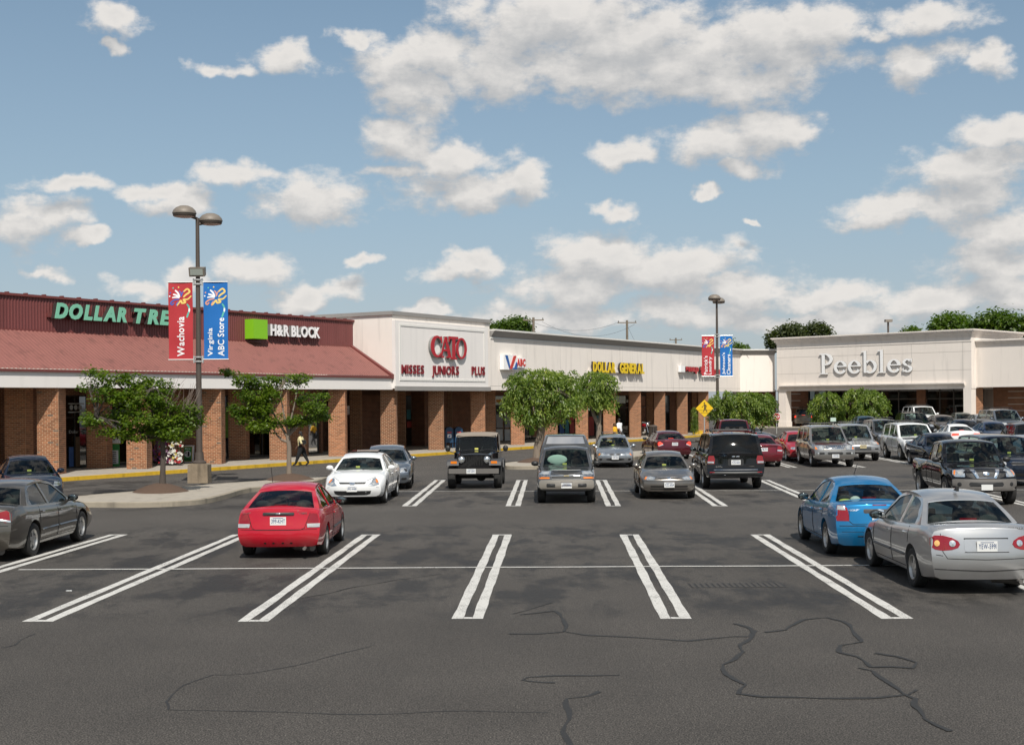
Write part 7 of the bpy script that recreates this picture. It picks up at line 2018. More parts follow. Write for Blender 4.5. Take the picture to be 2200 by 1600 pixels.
tree_thing('maple_tree', 'open branched green maple between the lamp post and the white sedan', b2, bl, trk, 9500, (.115, .075), L_map, M_bark, 'young maples on the near island', seed=8, clump=.10, up=1.2, flat_=.55)

b3 = Vector((MC3.x, MC3.y, .12)); Y = MC3.y
bl = pxblobs(b3, Y, [(1160, 815, 62, 16), (1120, 832, 36, 18), (1190, 825, 38, 18), (1222, 812, 18, 10), (1105, 858, 22, 18), (1150, 850, 50, 30), (1204, 855, 36, 31), (1110, 885, 20, 16), (1150, 888, 40, 24), (1212, 886, 24, 15), (1180, 900, 30, 14), (1140, 905, 22, 10), (1230, 845, 12, 26), (1095, 878, 12, 10)], ry=1.1)
trk = [(wide(b3, Y, [(1153, 995, 0), (1155, 960, 0), (1163, 925, 0), (1166, 905, 0)]), [.22, .19, .17, .17]), (wide(b3, Y, [(1166, 910, 0), (1190, 885, 0), (1215, 855, .1), (1225, 830, .2)]), [.12, .09, .06, .03]), (wide(b3, Y, [(1164, 908, 0), (1150, 885, 0), (1135, 855, -.1)]), [.13, .09, .04]), (wide(b3, Y, [(1166, 905, 0), (1170, 870, .4), (1175, 830, .5)]), [.1, .06, .03]), (wide(b3, Y, [(1166, 905, 0), (1160, 870, -.6), (1190, 840, -.8)]), [.1, .06, .03])]
tree_thing('weeping_elm', 'broad domed tree with drooping leaves behind the compact pickup, largest in the middle', b3, bl, trk, 16500, (.15, .062), L_wil, M_bark, 'domed trees along the second island', droop=.16, seed=4, clump=.13, up=.4)
Y = 66.; b4 = AT(1287, 950, Y); b4.z = .12
bl = pxblobs(b4, Y, [(1276, 815, 24, 12), (1295, 822, 22, 16), (1256, 835, 12, 20), (1278, 845, 28, 20), (1300, 855, 16, 20), (1266, 862, 14, 14), (1295, 872, 14, 10), (1258, 870, 7, 9)], ry=.8)
trk = [(wide(b4, Y, [(1285, 985, 0), (1286, 940, 0), (1287, 912, 0)]), [.16, .14, .13]), (wide(b4, Y, [(1287, 915, 0), (1275, 890, 0), (1268, 865, 0), (1262, 845, 0)]), [.11, .09, .06, .03]), (wide(b4, Y, [(1287, 915, 0), (1290, 885, 0), (1290, 855, 0)]), [.09, .07, .03])]
tree_thing('weeping_elm', 'smaller domed tree with a pale forked trunk right of the largest one', b4, bl, trk, 8000, (.15, .062), L_wil, M_bark, 'domed trees along the second island', droop=.16, seed=14, clump=.13, up=.4)
for (Y, bx_, by_, lobes, lab, sd, n) in [
    (82., 1562, 905, [(1555, 860, 26, 16), (1545, 880, 20, 18), (1580, 870, 26, 24), (1560, 895, 26, 14), (1540, 865, 16, 12)], 'flat crowned small tree just right of the yellow pedestrian sign', 21, 7000),
    (80., 1620, 905, [(1610, 862, 26, 16), (1635, 870, 22, 20), (1605, 890, 28, 20), (1640, 892, 16, 18), (1620, 905, 22, 10), (1648, 858, 10, 10)], 'flat crowned small tree behind the dark red pickup', 22, 8000),
    (97., 1783, 905, [(1778, 858, 26, 12), (1760, 875, 18, 16), (1792, 878, 24, 18), (1772, 895, 22, 14), (1798, 895, 14, 12)], 'small round tree left of two before the department store', 23, 6500),
    (95., 1856, 900, [(1845, 848, 26, 12), (1870, 855, 24, 14), (1830, 865, 18, 18), (1862, 875, 30, 22), (1888, 870, 16, 16), (1845, 895, 22, 14), (1880, 893, 14, 10)], 'small round tree right of two before the department store, touching its neighbour', 24, 7500)]:
    bb = AT(bx_, by_, Y); bb.z = ground_z(bb.x, Y)
    bl = pxblobs(bb, Y, lobes, ry=.9)
    trk = [(wide(bb, Y, [(bx_ - 3, 955, 0), (bx_ - 1, 920, 0), (bx_, 898, 0)]), [.10, .09, .08]), (wide(bb, Y, [(bx_, 900, 0), (bx_ + 12, 885, 0), (bx_ + 18, 870, 0)]), [.06, .04, .02]), (wide(bb, Y, [(bx_, 900, 0), (bx_ - 10, 885, 0), (bx_ - 14, 868, 0)]), [.06, .04, .02])]
    tree_thing('weeping_elm', lab, bb, bl, trk, n, (.17, .075), L_wil, M_bark, 'domed trees along the second island' if Y < 90 else 'small trees before the department store', droop=.15, seed=sd, clump=.15, up=.4)
# trees far behind the buildings
for (Y, lobes, lab, lmt, n, sd) in [
    (175., [(1100, 705, 30, 16), (1120, 700, 18, 14), (1082, 712, 20, 12), (1130, 712, 12, 10), (1062, 708, 12, 12)], 'round green tree top beyond the white block', L_far, 7000, 31),
    (190., [(1700, 715, 26, 16), (1675, 725, 20, 18), (1665, 735, 16, 14), (1720, 725, 20, 14)], 'dark pine like tree beyond the corner, left of two', L_pine, 6000, 32),
    (190., [(1755, 712, 22, 16), (1770, 716, 14, 10), (1740, 720, 16, 12)], 'dark pine like tree beyond the department store, right of two', L_pine, 4500, 33),
    (160., [(2030, 700, 28, 16), (2050, 695, 26, 16), (2075, 690, 12, 10), (2012, 708, 16, 8)], 'green tree behind the department store roof', L_far, 6500, 34),
    (150., [(2120, 695, 28, 20), (2155, 700, 36, 26), (2180, 705, 22, 22), (2100, 710, 20, 22), (2140, 725, 50, 18)], 'largest dense green tree at the right behind the roof', L_far, 11000, 35),
    (200., [(1578, 748, 8, 6), (1602, 752, 8, 5), (1590, 756, 14, 5)], 'tiny tree tops beyond the far lamp post', L_far, 1500, 36),
    (200., [(1960, 714, 10, 5), (1945, 718, 12, 4), (1968, 709, 6, 4)], 'small light tree top behind the department store roof centre', L_far, 1500, 37)]:
    px_, py_ = lobes[0][:2]
    bb = AT(px_, 860, Y); bb.z = 0
    bl = [(x, y * 3, z, a_, b_, c_) for x, y, z, a_, b_, c_ in pxblobs(bb, Y, lobes, ry=1)]
    trk = [(wide(bb, Y, [(px_, 905, 0), (px_, 800, 0), (px_, py_ + 10, 0)]), [.4, .3, .15])]
    tree_thing('tree', lab, bb, bl, trk, n, (.42, .28), lmt, M_barkd, 'trees beyond the roofs', seed=sd, clump=.36, up=.7, sub=20)

# unseen belt of trees added behind the camera to darken car and glass reflections
rg = np.random.default_rng(77); n_ = 9000
x_ = rg.uniform(-130, 130, n_); hh_ = 7.5 + 2.5 * np.sin(x_ * .11) + 1.5 * np.sin(x_ * .37 + 1); z_ = rg.uniform(0, 1, n_) ** .8 * hh_; y_ = -48 + rg.normal(size=n_) * 2.2 + np.abs(x_) * .12
c_ = np.stack([x_, y_, z_], 1); a_ = rg.normal(size=(n_, 3)); a_ /= np.linalg.norm(a_, axis=1)[:, None]; b_ = np.cross(a_, rg.normal(size=(n_, 3))); b_ /= np.linalg.norm(b_, axis=1)[:, None]
v_ = np.stack([c_ - a_ * .8, c_ + b_ * .6, c_ + a_ * .8, c_ - b_ * .6], 1).reshape(-1, 3)
b = MB(); b.v = [tuple(q) for q in v_.tolist()]; b.f = [(4 * i, 4 * i + 1, 4 * i + 2, 4 * i + 3) for i in range(n_)]
tag(b.build('unseen_tree_belt', L_far, fix=False), 'unseen belt of trees added behind the camera for dark reflections', kind='stuff')

# utility poles with wires
def upole(px, ytop, Y, lab, halfw=.9):
    p = AT(px, ytop, Y); t = thing('utility_pole', lab, 'utility pole', (p.x, Y, 0), 0, 'utility poles beyond the roofs'); m_ = mat('weathered_wood', (.19, .155, .115), .9, var=.2, scale=3)
    b = MB(); b.tube([(0, 0, 0), (0, 0, p.z)], [.2, .14], 8); b.build('pole', m_, t, smooth=True)
    b = MB(); b.box((0, 0, p.z - .3), (halfw * 2, .12, .12)); b.build('crossarm', m_, t)
    for x in (-halfw * .9, 0, halfw * .9): b = MB(); b.lathe([(.05, p.z - .24), (.08, p.z - .15), (.04, p.z - .02), (.001, p.z)], c=(x, 0, 0), n=8); b.build('insulator', M_wside, t)
    return p
u1 = upole(1146, 682, 150, 'wooden utility pole above the long wall, leftmost', 1.2); u2 = upole(1347, 688, 165, 'wooden utility pole above the long wall with long crossarm', 1.2); u3 = upole(1452, 726, 205, 'short looking utility pole near the far lamp post', 1.0)
def wire(p, q, sag, lab):
    b = MB(); b.tube([Vector(p).lerp(Vector(q), i / 14) - Vector((0, 0, sag * 4 * (i / 14) * (1 - i / 14))) for i in range(15)], .013, 4, caps=False); tag(b.build('power_line', M_well), lab, 'power line', 'power lines above the roofs')
wire((u1.x - 1, u1.y, u1.z - .2), (u2.x - 1, u2.y, u2.z - .2), 1.2, 'upper power line between the two wooden utility poles'); wire((u1.x + 1, u1.y, u1.z - .5), (u2.x + 1, u2.y, u2.z - .5), 1.6, 'lower power line between the two wooden utility poles')
wire((u2.x, u2.y, u2.z - .6), (u3.x, u3.y, u3.z), 4, 'power line sagging from the long crossarm pole to the short looking pole'); wire((u1.x, u1.y, u1.z - .3), (AT(1055, 720, 140)), 1.0, 'power line running left from the leftmost utility pole')
p = AT(1908, 688, 118); t = thing('roof_floodlight', 'small floodlight on a post above the department store roof', 'floodlight', (p.x, p.y, 6.5), 0)
b = MB(); b.tube([(0, 0, 0), (0, 0, p.z - 6.6)], .09, 8); b.build('post', M_pole, t); b = MB(); b.box((0, -.1, p.z - 6.55), (.62, .5, .22)); b.build('lamp_head', M_lamp, t)

# ================================================================== STREET FURNITURE
# pedestrian crossing sign
Yp = 74.; pc = AT(1513.5, 877, Yp); k = Yp / 2800
t = thing('pedestrian_sign', 'yellow diamond sign with black walking figure beside the flat crowned tree', 'road sign', (pc.x, Yp, 0))
R_ = 18.8 * k
b = MB(); b.prism([(0, pc.z - R_), (R_, pc.z), (0, pc.z + R_), (-R_, pc.z)], -.01, .01, 'XZ'); b.build('panel', mat('sign_yellow', (.75, .47, .01), .45), t)
b = MB(); b.tube([(0, .05, 0), (0, .05, pc.z + .3)], .035, 6); b.build('post', M_bulb, t)
b = MB(); q = lambda lst: [(x * R_, pc.z + z * R_) for x, z in lst]
b.prism(q([(-.02 + .085 * math.cos(a), .60 + .085 * math.sin(a)) for a in np.linspace(0, 2 * PI, 13)[:-1]]), -.016, -.0101, 'XZ')
b.prism(q([(-.05, .48), (.12, .45), (.14, .10), (-.02, .08)]), -.016, -.0102, 'XZ'); b.prism(q([(-.02, .46), (-.05, .36), (-.20, .14), (-.32, .10), (-.30, .18), (-.22, .22)]), -.017, -.0102, 'XZ'); b.prism(q([(.10, .44), (.26, .30), (.24, .10), (.18, .12), (.19, .26), (.1, .33)]), -.018, -.0102, 'XZ')
b.prism(q([(-.02, .12), (.08, .12), (.02, -.16), (-.14, -.42), (-.18, -.38), (-.08, -.14)]), -.019, -.0102, 'XZ'); b.prism(q([(.04, .14), (.14, .12), (.20, -.14), (.32, -.38), (.26, -.42), (.12, -.18)]), -.020, -.0102, 'XZ')
b.bb(-R_ * .72, R_ * .72, -.0155, -.0103, pc.z - R_ * .25, pc.z - R_ * .215); b.bb(-R_ * .42, R_ * .42, -.0155, -.0103, pc.z - R_ * .52, pc.z - R_ * .485)
b.build('walking_figure', M_black, t)
# stop sign
Ys = 98.; pc = AT(1668.5, 895, Ys); k = Ys / 2800
t = thing('stop_sign', 'small red octagonal stop sign beside the white left column', 'road sign', (pc.x, Ys, ground_z(pc.x, Ys))); zc = pc.z - ground_z(pc.x, Ys); R_ = 8.6 * k
oc = lambda r: [(r * math.cos(PI / 8 + i * PI / 4), zc + r * math.sin(PI / 8 + i * PI / 4)) for i in range(8)]
b = MB(); b.prism(oc(R_), -.01, .01, 'XZ'); b.build('panel', M_wface, t); b = MB(); b.prism(oc(R_ * .92), -.014, -.0101, 'XZ'); b.build('face', M_rface, t)
tt_ = flat_text('STOP', R_ * 1.35, R_ * .62, .003, off=.02); tt_.v = [(x - R_ * .675, y - .0145, z + zc - R_ * .31) for x, y, z in tt_.v]; tt_.build('lettering', M_wface, t)
b = MB(); b.tube([(0, .04, 0), (0, .04, zc)], .03, 6); b.build('post', M_bulb, t)
b = MB()
# small reserved parking sign by the tree
pc = AT(1790, 901, 96.); t = thing('notice_sign', 'small pale green notice below the round tree, left of two', 'sign', (pc.x, 96., ground_z(pc.x, 96)))
zc = pc.z - ground_z(pc.x, 96); b = MB(); b.bb(-.2, .2, -.02, 0, zc - .14, zc + .14); b.build('panel', mat('pale_green_sign', (.5, .62, .55), .6), t); b = MB(); b.tube([(0, .02, 0), (0, .02, zc)], .03, 6); b.build('post', M_bulb, t)
# no parking notices on pillars
def notice(px, py, yl, w, h, lab, lines, FMc=True):
    s_, z_ = W(px, py, yl); p = FW @ Vector((s_, yl, 0)); t = thing('notice_sign', lab, 'sign', (p.x, p.y, z_ - h / 2))
    b = MB(); b.bb(-w / 2, w / 2, -.03, -.012, 0, h); b.build('panel', M_wface, t)
    for i, l in enumerate(lines):
        q = flat_text(l, w * .8, h / (len(lines) * 1.8), .003, off=.02); q.v = [(x - w * .4, y - .0305, z + h * (1 - (i + .85) / len(lines)) + .01) for x, y, z in q.v]; q.build('lettering', M_vred, t)
notice(1037.5, 869, -.02, .30, .50, 'white notice with red words on the brick pillar above the off road car', ['NO', 'PARKING', 'FIRE', 'LANE'])
notice(1362, 878, -.02, .30, .48, 'white notice with red words on the brick pillar behind the walkers', ['NO', 'PARKING', 'FIRE', 'LANE'])
notice(745, 881, 3.9, .30, .50, 'white notice in the shade between two pillars above the white sedan', ['NO', 'PARKING', 'FIRE', 'LANE'])
# round wall lamp
s_, z_ = W(1347, 861, 3.4); p = FW @ Vector((s_, 3.4, z_)); t = thing('wall_lamp', 'white globe lamp on the shaded brick wall above the walkers', 'lamp', p)
b = MB(); b.ell((0, 0, 0), (.13, .13, .13), 14, 10); b.build('globe', mat('opal_globe', (.6, .58, .52), .4), t, smooth=True); b = MB(); b.bb(-.05, .05, .1, .4, -.05, .05); b.build('bracket', M_pole, t)

# mail box pair
pm = G(972, 962, .15); t = thing('mailbox', 'dark blue street mailbox with rounded top behind the brick pillar', 'mailbox', pm, .35); mb_ = mat('mailbox_blue', (.012, .045, .10), .4, var=.1, coat=.3)
for i, (x, y) in enumerate(((-.26, 0), (.36, .1))):
    b = MB(); prof = [(-.25, .32), (.25, .32), (.25, 1.0)] + [(.25 * math.cos(a), 1.0 + .25 * math.sin(a)) for a in np.linspace(0, PI, 9)[1:-1]] + [(-.25, 1.0)]
    b.prism([(p_[0] + x, p_[1]) for p_ in prof], y - .26, y + .26, 'XZ'); bd = b.build('box', mb_, t, smooth=30)
    for dx in (-.21, .21):
        for dy in (-.2, .2): b = MB(); b.bb(x + dx - .025, x + dx + .025, y + dy - .025, y + dy + .025, 0, .33); b.build('leg', mb_, t)
    b = MB(); b.bb(x - .12, x + .12, y - .266, y - .262, .62, .82); b.build('label_plate', M_wface, bd)
    b = MB(); b.prism([(x - .09, .66), (x + .05, .66), (x + .09, .77), (x - .04, .75)], y - .271, y - .267, 'XZ'); b.build('eagle_mark', M_vblue, bd)
    b = MB(); b.bb(x - .13, x + .13, y - .268, y - .263, .90, .96); b.build('hours_label', M_vred, bd)
# news rack bin and other things in the arcade
pb_ = G(1403, 944, .15); t = thing('trash_bin', 'dark slatted trash bin beside the parked motorcycle', 'trash bin', pb_)
b = MB(); b.lathe([(.24, .05), (.24, .85)], n=16); b.build('liner', M_well, t)
for i in range(16): a = 2 * PI * i / 16; b = MB(); b.box((.28 * math.cos(a), .28 * math.sin(a), .47), (.03, .06, .86), a); b.build('slat', M_pole, t)
b = MB(); b.lathe([(.30, .86), (.31, .92), (.22, 1.0), (.001, 1.02)], n=16); b.build('lid', M_pole, t, smooth=40)
# motorcycle
pm = G(1394, 938, .15); pm = pm + Vector((-.3, 1.2, 0)); t = thing('motorcycle', 'black and red motorcycle parked in the arcade between two pillars', 'motorcycle', pm, math.radians(-60))
for x in (-.7, .75):
    b = MB(); pts = [(x + .29 * math.cos(a), 0, .31 + .29 * math.sin(a)) for a in np.linspace(0, 2 * PI, 21)]; b.tube(pts, .05, 6); w = b.build('wheel', M_tyre, t)
    b = MB(); b.lathe([(.001, -.03), (.24, -.01), (.24, .01), (.001, .03)], c=(x, 0, .31), axis='Y', n=16); b.build('rim', M_chrome, w)
b = MB(); b.ell((.15, 0, .82), (.32, .14, .14)); b.build('tank', P_['volvo'], t, smooth=True); b = MB(); b.ell((-.35, 0, .74), (.38, .14, .08)); b.build('seat', M_black, t, smooth=True)
b = MB(); b.ell((0, 0, .42), (.3, .16, .22)); b.build('engine', M_chrome, t, smooth=True)
b = MB(); b.tube([(.75, .08, .31), (.5, .08, 1.0)], .025, 6); b.tube([(.75, -.08, .31), (.5, -.08, 1.0)], .025, 6); b.tube([(.38, -.38, 1.08), (.5, 0, 1.02), (.38, .38, 1.08)], .018, 6); b.build('fork', M_chrome, t)
b = MB(); b.tube([(.1, -.18, .3), (-.9, -.2, .28)], .045, 8); b.build('exhaust', M_chrome, t); b = MB(); b.ell((.62, 0, .92), (.08, .1, .1)); b.build('headlight', M_bulbchr, t, smooth=True)
b = MB(); b.ell((-.75, 0, .62), (.3, .1, .1)); b.build('rear_fender', M_rface, t, smooth=True)
# clipped shrub behind the last pillars with yellow block
pv = G(1497, 935, .15) + Vector((0, 1.2, 0)); tree_thing('shrub', 'narrow green shrub in the arcade just left of the pedestrian sign', pv, [(0, 0, z, .22, .25, .35) for z in (.5, .9, 1.3, 1.7)], [([(0, 0, 0), (0, 0, 1.6)], [.03, .01])], 2500, (.09, .05), L_wil, M_bark, None, seed=51, clump=.08)
for o in C.objects:
    if o.name.startswith('shrub'): o['category'] = 'shrub'
pv = G(1499, 933, .15); t = thing('wheel_stop', 'yellow painted block at the foot of the narrow shrub', 'wheel stop', pv); b = MB(); b.bb(-.38, .38, -.12, .12, 0, .32); b.build('block', M_yel, t)

# A-board MORE $1 POWER
pa = G(403, 993, .15); t = thing('display_board', 'green and white pavement board with a big one dollar sign beside the near lamp post', 'display board', pa, math.radians(4)); M_gr = mat('board_green', (.055, .30, .07), .6); M_or = mat('board_orange', (.6, .3, .05), .6)
b = MB(); b.prism([(-.27, 0), (.23, 0), (.27, .75), (.31, .79), (-.22, .79), (-.27, .72)], -.02, .3, 'XZ'); bo = b.build('board', M_wface, t)
b = MB(); b.prism([(-.21, .04), (.20, .04), (.23, .74), (-.20, .74)], -.025, -.0205, 'XZ'); b.build('panel', M_or, t); b = MB(); b.prism([(-.19, .06), (.18, .06), (.21, .72), (-.18, .72)], -.029, -.0255, 'XZ'); b.build('panel', M_gr, t)
b = MB(); b.prism([(.01 + .155 * math.cos(a), .40 + .155 * math.sin(a)) for a in np.linspace(0, 2 * PI, 25)[:-1]], -.033, -.0295, 'XZ'); b.build('disc', M_wface, t)
for txt, x0_, z0_, w, h, m_ in (('More', -.11, .60, .24, .09, M_wface), ('$', -.10, .40, .07, .12, M_black), ('1', .01, .29, .09, .22, M_black), ('POWER', -.16, .10, .34, .085, M_black)):
    q = flat_text(txt, w, h, .003, off=.03); q.v = [(x + x0_, y - .034, z + z0_) for x, y, z in q.v]; q.build('lettering', m_, t)
# price poster by the door
s_, z_ = W(230, 940, 2.4); pt = FW @ Vector((s_ + .3, 2.4, 0)); t = thing('display_board', 'tall white and green price poster in the shop doorway left of the maple trunk', 'display board', (pt.x, pt.y, .15)); b = MB(); b.bb(-.3, .3, -.04, .04, 0, 1.0); b.build('panel', M_gr, t); b = MB(); b.bb(-.27, .27, -.046, -.041, .12, .72); b.bb(-.3, .34, -.05, .05, 1.02, 1.85); b.build('panel', M_wface, t)
b = MB()
for i in range(6):
    for j in (0, 1): b.bb(-.2 + j * .22, -.04 + j * .22, -.052, -.047, .62 - i * .09, .65 - i * .09)
b.build('print', M_black, t); q = flat_text('$1', .26, .4, .003, off=.03); q.v = [(x, y - .051, z + 1.15) for x, y, z in q.v]; q.build('lettering', M_black, t); b = MB(); b.bb(-.32, .36, -.055, .055, 1.0, 1.02); b.build('shelf', M_or, t)
# artificial flowers on a rack
pf = FW @ Vector((W(362, 988, .7)[0], .7, .15)); t = thing('flower_rack', 'rack of white, purple and red artificial flowers behind the maple trunk', 'flower display', pf)
b = MB()
for z in (.1, .5, .9): b.bb(-.6, .6, -.15, .15, z - .01, z + .01)
for x in (-.55, .55): b.bb(x - .015, x + .015, -.01, .01, 0, 1.1)
b.build('rack', M_black, t)
rg = np.random.default_rng(5)
for col, xs_, cnt in (('white', (-.1, .62), 90), ('purple', (-.6, .1), 60), ('red', (-.4, .6), 36), ('yellow', (.2, .5), 14)):
    m_ = mat('petal_' + col, dict(white=(.75, .74, .68), purple=(.14, .03, .12), red=(.45, .02, .03), yellow=(.6, .5, .15))[col], .7)
    b = MB()
    for i in range(cnt):
        x, z = rg.uniform(*xs_), rg.choice([.25, .55, .95]) + rg.uniform(-.12, .14); y = rg.uniform(-.25, .05); r_ = rg.uniform(.035, .06); a0 = rg.uniform(0, 1)
        for p_ in range(5): a = a0 + p_ * 2 * PI / 5; b.add([(x, y, z), (x + r_ * math.cos(a - .5), y - .03, z + r_ * math.sin(a - .5)), (x + 1.3 * r_ * math.cos(a), y - .01, z + 1.3 * r_ * math.sin(a)), (x + r_ * math.cos(a + .5), y - .03, z + r_ * math.sin(a + .5))], [(0, 1, 2, 3)])
    o = b.build('flowers', m_, t); o['kind'] = 'stuff'
b = MB()
for i in range(160):
    x, z = rg.uniform(-.62, .62), rg.uniform(.1, 1.15); a = rg.uniform(0, 6.28); b.add([(x, .03, z), (x + .08 * math.cos(a), -.03, z + .08 * math.sin(a)), (x + .03 * math.cos(a + 1), .03, z + .05 * math.sin(a + 1))], [(0, 1, 2)])
o = b.build('foliage', L_map, t); o['kind'] = 'stuff'
# shopping carts in the shade at far left
pc = G(38, 1012, .15) + Vector((0, 2.6, 0)); t = thing('shopping_cart', 'dark green shopping cart in the shaded arcade above the dark blue sedan', 'shopping cart', pc)
b = MB()
for x in np.linspace(-.4, .4, 9): b.tube([(x, -.25, .5), (x * 1.05, -.27, .95)], .012, 4)
for z in (.5, .65, .8, .95): b.tube([(-.45, -.26, z), (.45, -.26, z), (.45, .26, z), (-.45, .26, z), (-.45, -.26, z)], .012, 4)
b.build('basket', mat('cart_green', (.01, .05, .03), .5), t); b = MB(); b.tube([(-.45, -.25, .15), (.45, -.25, .15), (.5, -.25, .5)], .015, 5); b.tube([(-.45, .25, .15), (.45, .25, .15), (.5, .25, .5)], .015, 5); b.tube([(-.6, -.27, 1.0), (-.6, .27, 1.0)], .02, 6); b.build('frame', M_bulb, t)
for x in (-.4, .4):
    for y in (-.25, .25): b = MB(); b.lathe([(.001, -.02), (.07, -.02), (.07, .02), (.001, .02)], c=(x, y, .08), axis='Y', n=10); b.build('caster', M_black, t)
# dressed display figures in the store window
for i, (px, m_, lab) in enumerate(((2030, mat('green_shirt', (.02, .10, .05), .8), 'headless display dummy in green top behind the store window'), (2046, M_rface, 'headless display dummy in red top behind the store window'))):
    s_, z_ = Pb(px, 880, 3.2); p = FP @ Vector((s_, 3.2, 0)); t = thing('display_dummy', lab, 'display dummy', (p.x, p.y, z_ - 1.3), math.atan2(eP.y, eP.x))
    b = MB(); b.lathe([(.001, .85), (.17, .87), (.16, 1.1), (.21, 1.35), (.19, 1.42), (.06, 1.47)], n=14); b.v = [(v[0] * 1.15, v[1] * .7, v[2]) for v in b.v]
    for sg in (-1, 1): b.tube([(sg * .20, 0, 1.38), (sg * .34, -.05, 1.15)], [.075, .06], 8)
    b.build('top', m_, t, smooth=50); b = MB()
    for sg in (-1, 1): b.tube([(sg * .34, -.05, 1.15), (sg * .36, -.1, 1.0), (sg * .20, -.12, .92)], [.04, .035, .03], 8); b.tube([(sg * .09, 0, .87), (sg * .09, 0, .1)], [.09, .06], 8)
    b.tube([(0, 0, 1.42), (0, 0, 1.53)], .05, 8); b.build('figure', M_wside, t, smooth=50)

# hanging cable on the corner wall
p0, p1 = FC @ Vector((.3, -.08, 7.2)), FP @ Vector((x0 if False else -.6, -.3, 6.4))
b = MB(); b.tube([p0.lerp(p1, i / 10) - Vector((0, 0, .8 * 4 * (i / 10) * (1 - i / 10))) for i in range(11)], .02, 4); tag(b.build('cable', M_grey), 'thin cable sagging across the white corner wall', 'cable')

# printed matter in the shop windows
def poster(par, px0, px1, py0, py1, yl, m_, nm='poster'):
    a, zt_ = W(px0, py0, yl); b_, zb_ = W(px1, py1, yl); q = MB(); q.bb(a, b_, yl - .012, yl, zb_, zt_); return q.build(nm, m_, par, FW)
yq = 3.03
M_p = {k: mat('poster_' + k, c, .7, var=.15, scale=5) for k, c in dict(green=(.14, .30, .02), white=(.5, .5, .48), orange=(.5, .22, .04), brown=(.20, .13, .08), blue=(.06, .12, .30), grey=(.25, .25, .25), red=(.35, .05, .04), teal=(.06, .22, .24)).items()}
for a in [(478, 490, 885, 940, yq, 'green'), (162, 172, 938, 1002, yq, 'brown'), (148, 158, 960, 1002, yq, 'blue'), (147, 180, 866, 868, yq, 'white'), (147, 180, 884, 886, yq, 'white'), (330, 337, 945, 985, yq, 'orange'), (338, 352, 950, 975, yq, 'white'), (226, 262, 866, 868, yq, 'white')]:
    poster(redB, *a[:5], M_p[a[5]])
for k in range(3):
    a, z_ = W(153 + k * 9.5, 875, yq); q = MB(); q.prism([(a + .09 * math.cos(t_), z_ + .11 * math.sin(t_)) for t_ in np.linspace(0, 2 * PI, 15)[:-1]], yq - .012, yq, 'XZ'); q.build('window_decal', M_p['white'], redB, FW)
a, z_ = W(148, 931, yq); lt = flat_text('Dollar Tree', 1.0, .14, .004); lt.v = [(x + a, y + yq - .012, z + z_) for x, y, z in lt.v]; lt.build('lettering', M_p['white'], redB, FW)
for a in [(1066, 1080, 890, 918, 3.93, 'grey'), (1084, 1096, 890, 918, 3.93, 'grey'), (1066, 1080, 922, 946, 3.93, 'white'), (1084, 1096, 922, 946, 3.93, 'white'), (1066, 1080, 858, 864, 3.93, 'orange'), (1137, 1148, 918, 934, 3.93, 'green'), (1202, 1212, 894, 904, 3.93, 'red'), (1224, 1233, 894, 904, 3.93, 'red'), (1202, 1212, 910, 930, 3.93, 'blue'), (1214, 1222, 902, 930, 3.93, 'teal'), (1224, 1234, 906, 930, 3.93, 'red'), (1264, 1276, 895, 935, 3.93, 'red'), (1280, 1290, 893, 940, 3.93, 'teal')]:
    poster(longB, *a[:5], M_p[a[5]])
for a in [(874, 882, 880, 900, 4.93, 'teal'), (874, 884, 905, 918, 4.93, 'red'), (988, 1000, 890, 930, 4.93, 'grey')]: poster(catB, *a[:5], M_p[a[5]])

# ================================================================== PEOPLE
def person(label, base, rot, J, bones, mats, extras=(), scale=1.0):
    """J: joint -> (pos, radius); bones: (a, b, material index)"""
    t = thing('person', label, 'person', base, rot)
    names = list(J); me = bpy.data.meshes.new('body'); me.from_pydata([tuple(Vector(J[n][0]) * scale) for n in names], [(names.index(a), names.index(b_)) for a, b_, _ in bones], [])
    o = bpy.data.objects.new('body', me); C.objects.link(o); o.modifiers.new('s', 'SKIN')
    for i, n in enumerate(names):
        r_ = J[n][1]; r_ = r_ if isinstance(r_, tuple) else (r_, r_); me.skin_vertices[0].data[i].radius = (r_[0] * scale, r_[1] * scale); me.skin_vertices[0].data[i].use_root = (n == 'pelvis')
    sb = o.modifiers.new('u', 'SUBSURF'); sb.levels = 2; sb.render_levels = 2
    dg_ = bpy.context.evaluated_depsgraph_get(); nm = bpy.data.meshes.new_from_object(o.evaluated_get(dg_), depsgraph=dg_); bpy.data.objects.remove(o)
    nm.materials.clear()
    for m_ in mats: nm.materials.append(m_)
    segs = [(Vector(J[a][0]) * scale, Vector(J[b_][0]) * scale, mi) for a, b_, mi in bones]
    for p in nm.polygons:
        c = p.center; best = 1e9
        for a, b_, mi in segs:
            d = b_ - a; tt = max(0, min(1, (c - a).dot(d) / max(1e-9, d.length_squared))); dd = (c - (a + d * tt)).length
            if dd < best: best = dd; p.material_index = mi
    nm.polygons.foreach_set('use_smooth', [True] * len(nm.polygons)); nm.name = 'body'
    link('body', nm, t); return t


skin = mat('brown_skin', (.10, .045, .025), .55); skin2 = mat('light_brown_skin', (.16, .08, .05), .55); cream = mat('cream_blouse', (.62, .55, .30), .85, var=.08, scale=6); blk = mat('black_trousers', (.012, .012, .013), .9, var=.2, scale=8); wsh = mat('white_shirt', (.78, .78, .78), .85, var=.05, scale=6); ysh = mat('yellow_top', (.70, .38, .015), .85, var=.1, scale=6)


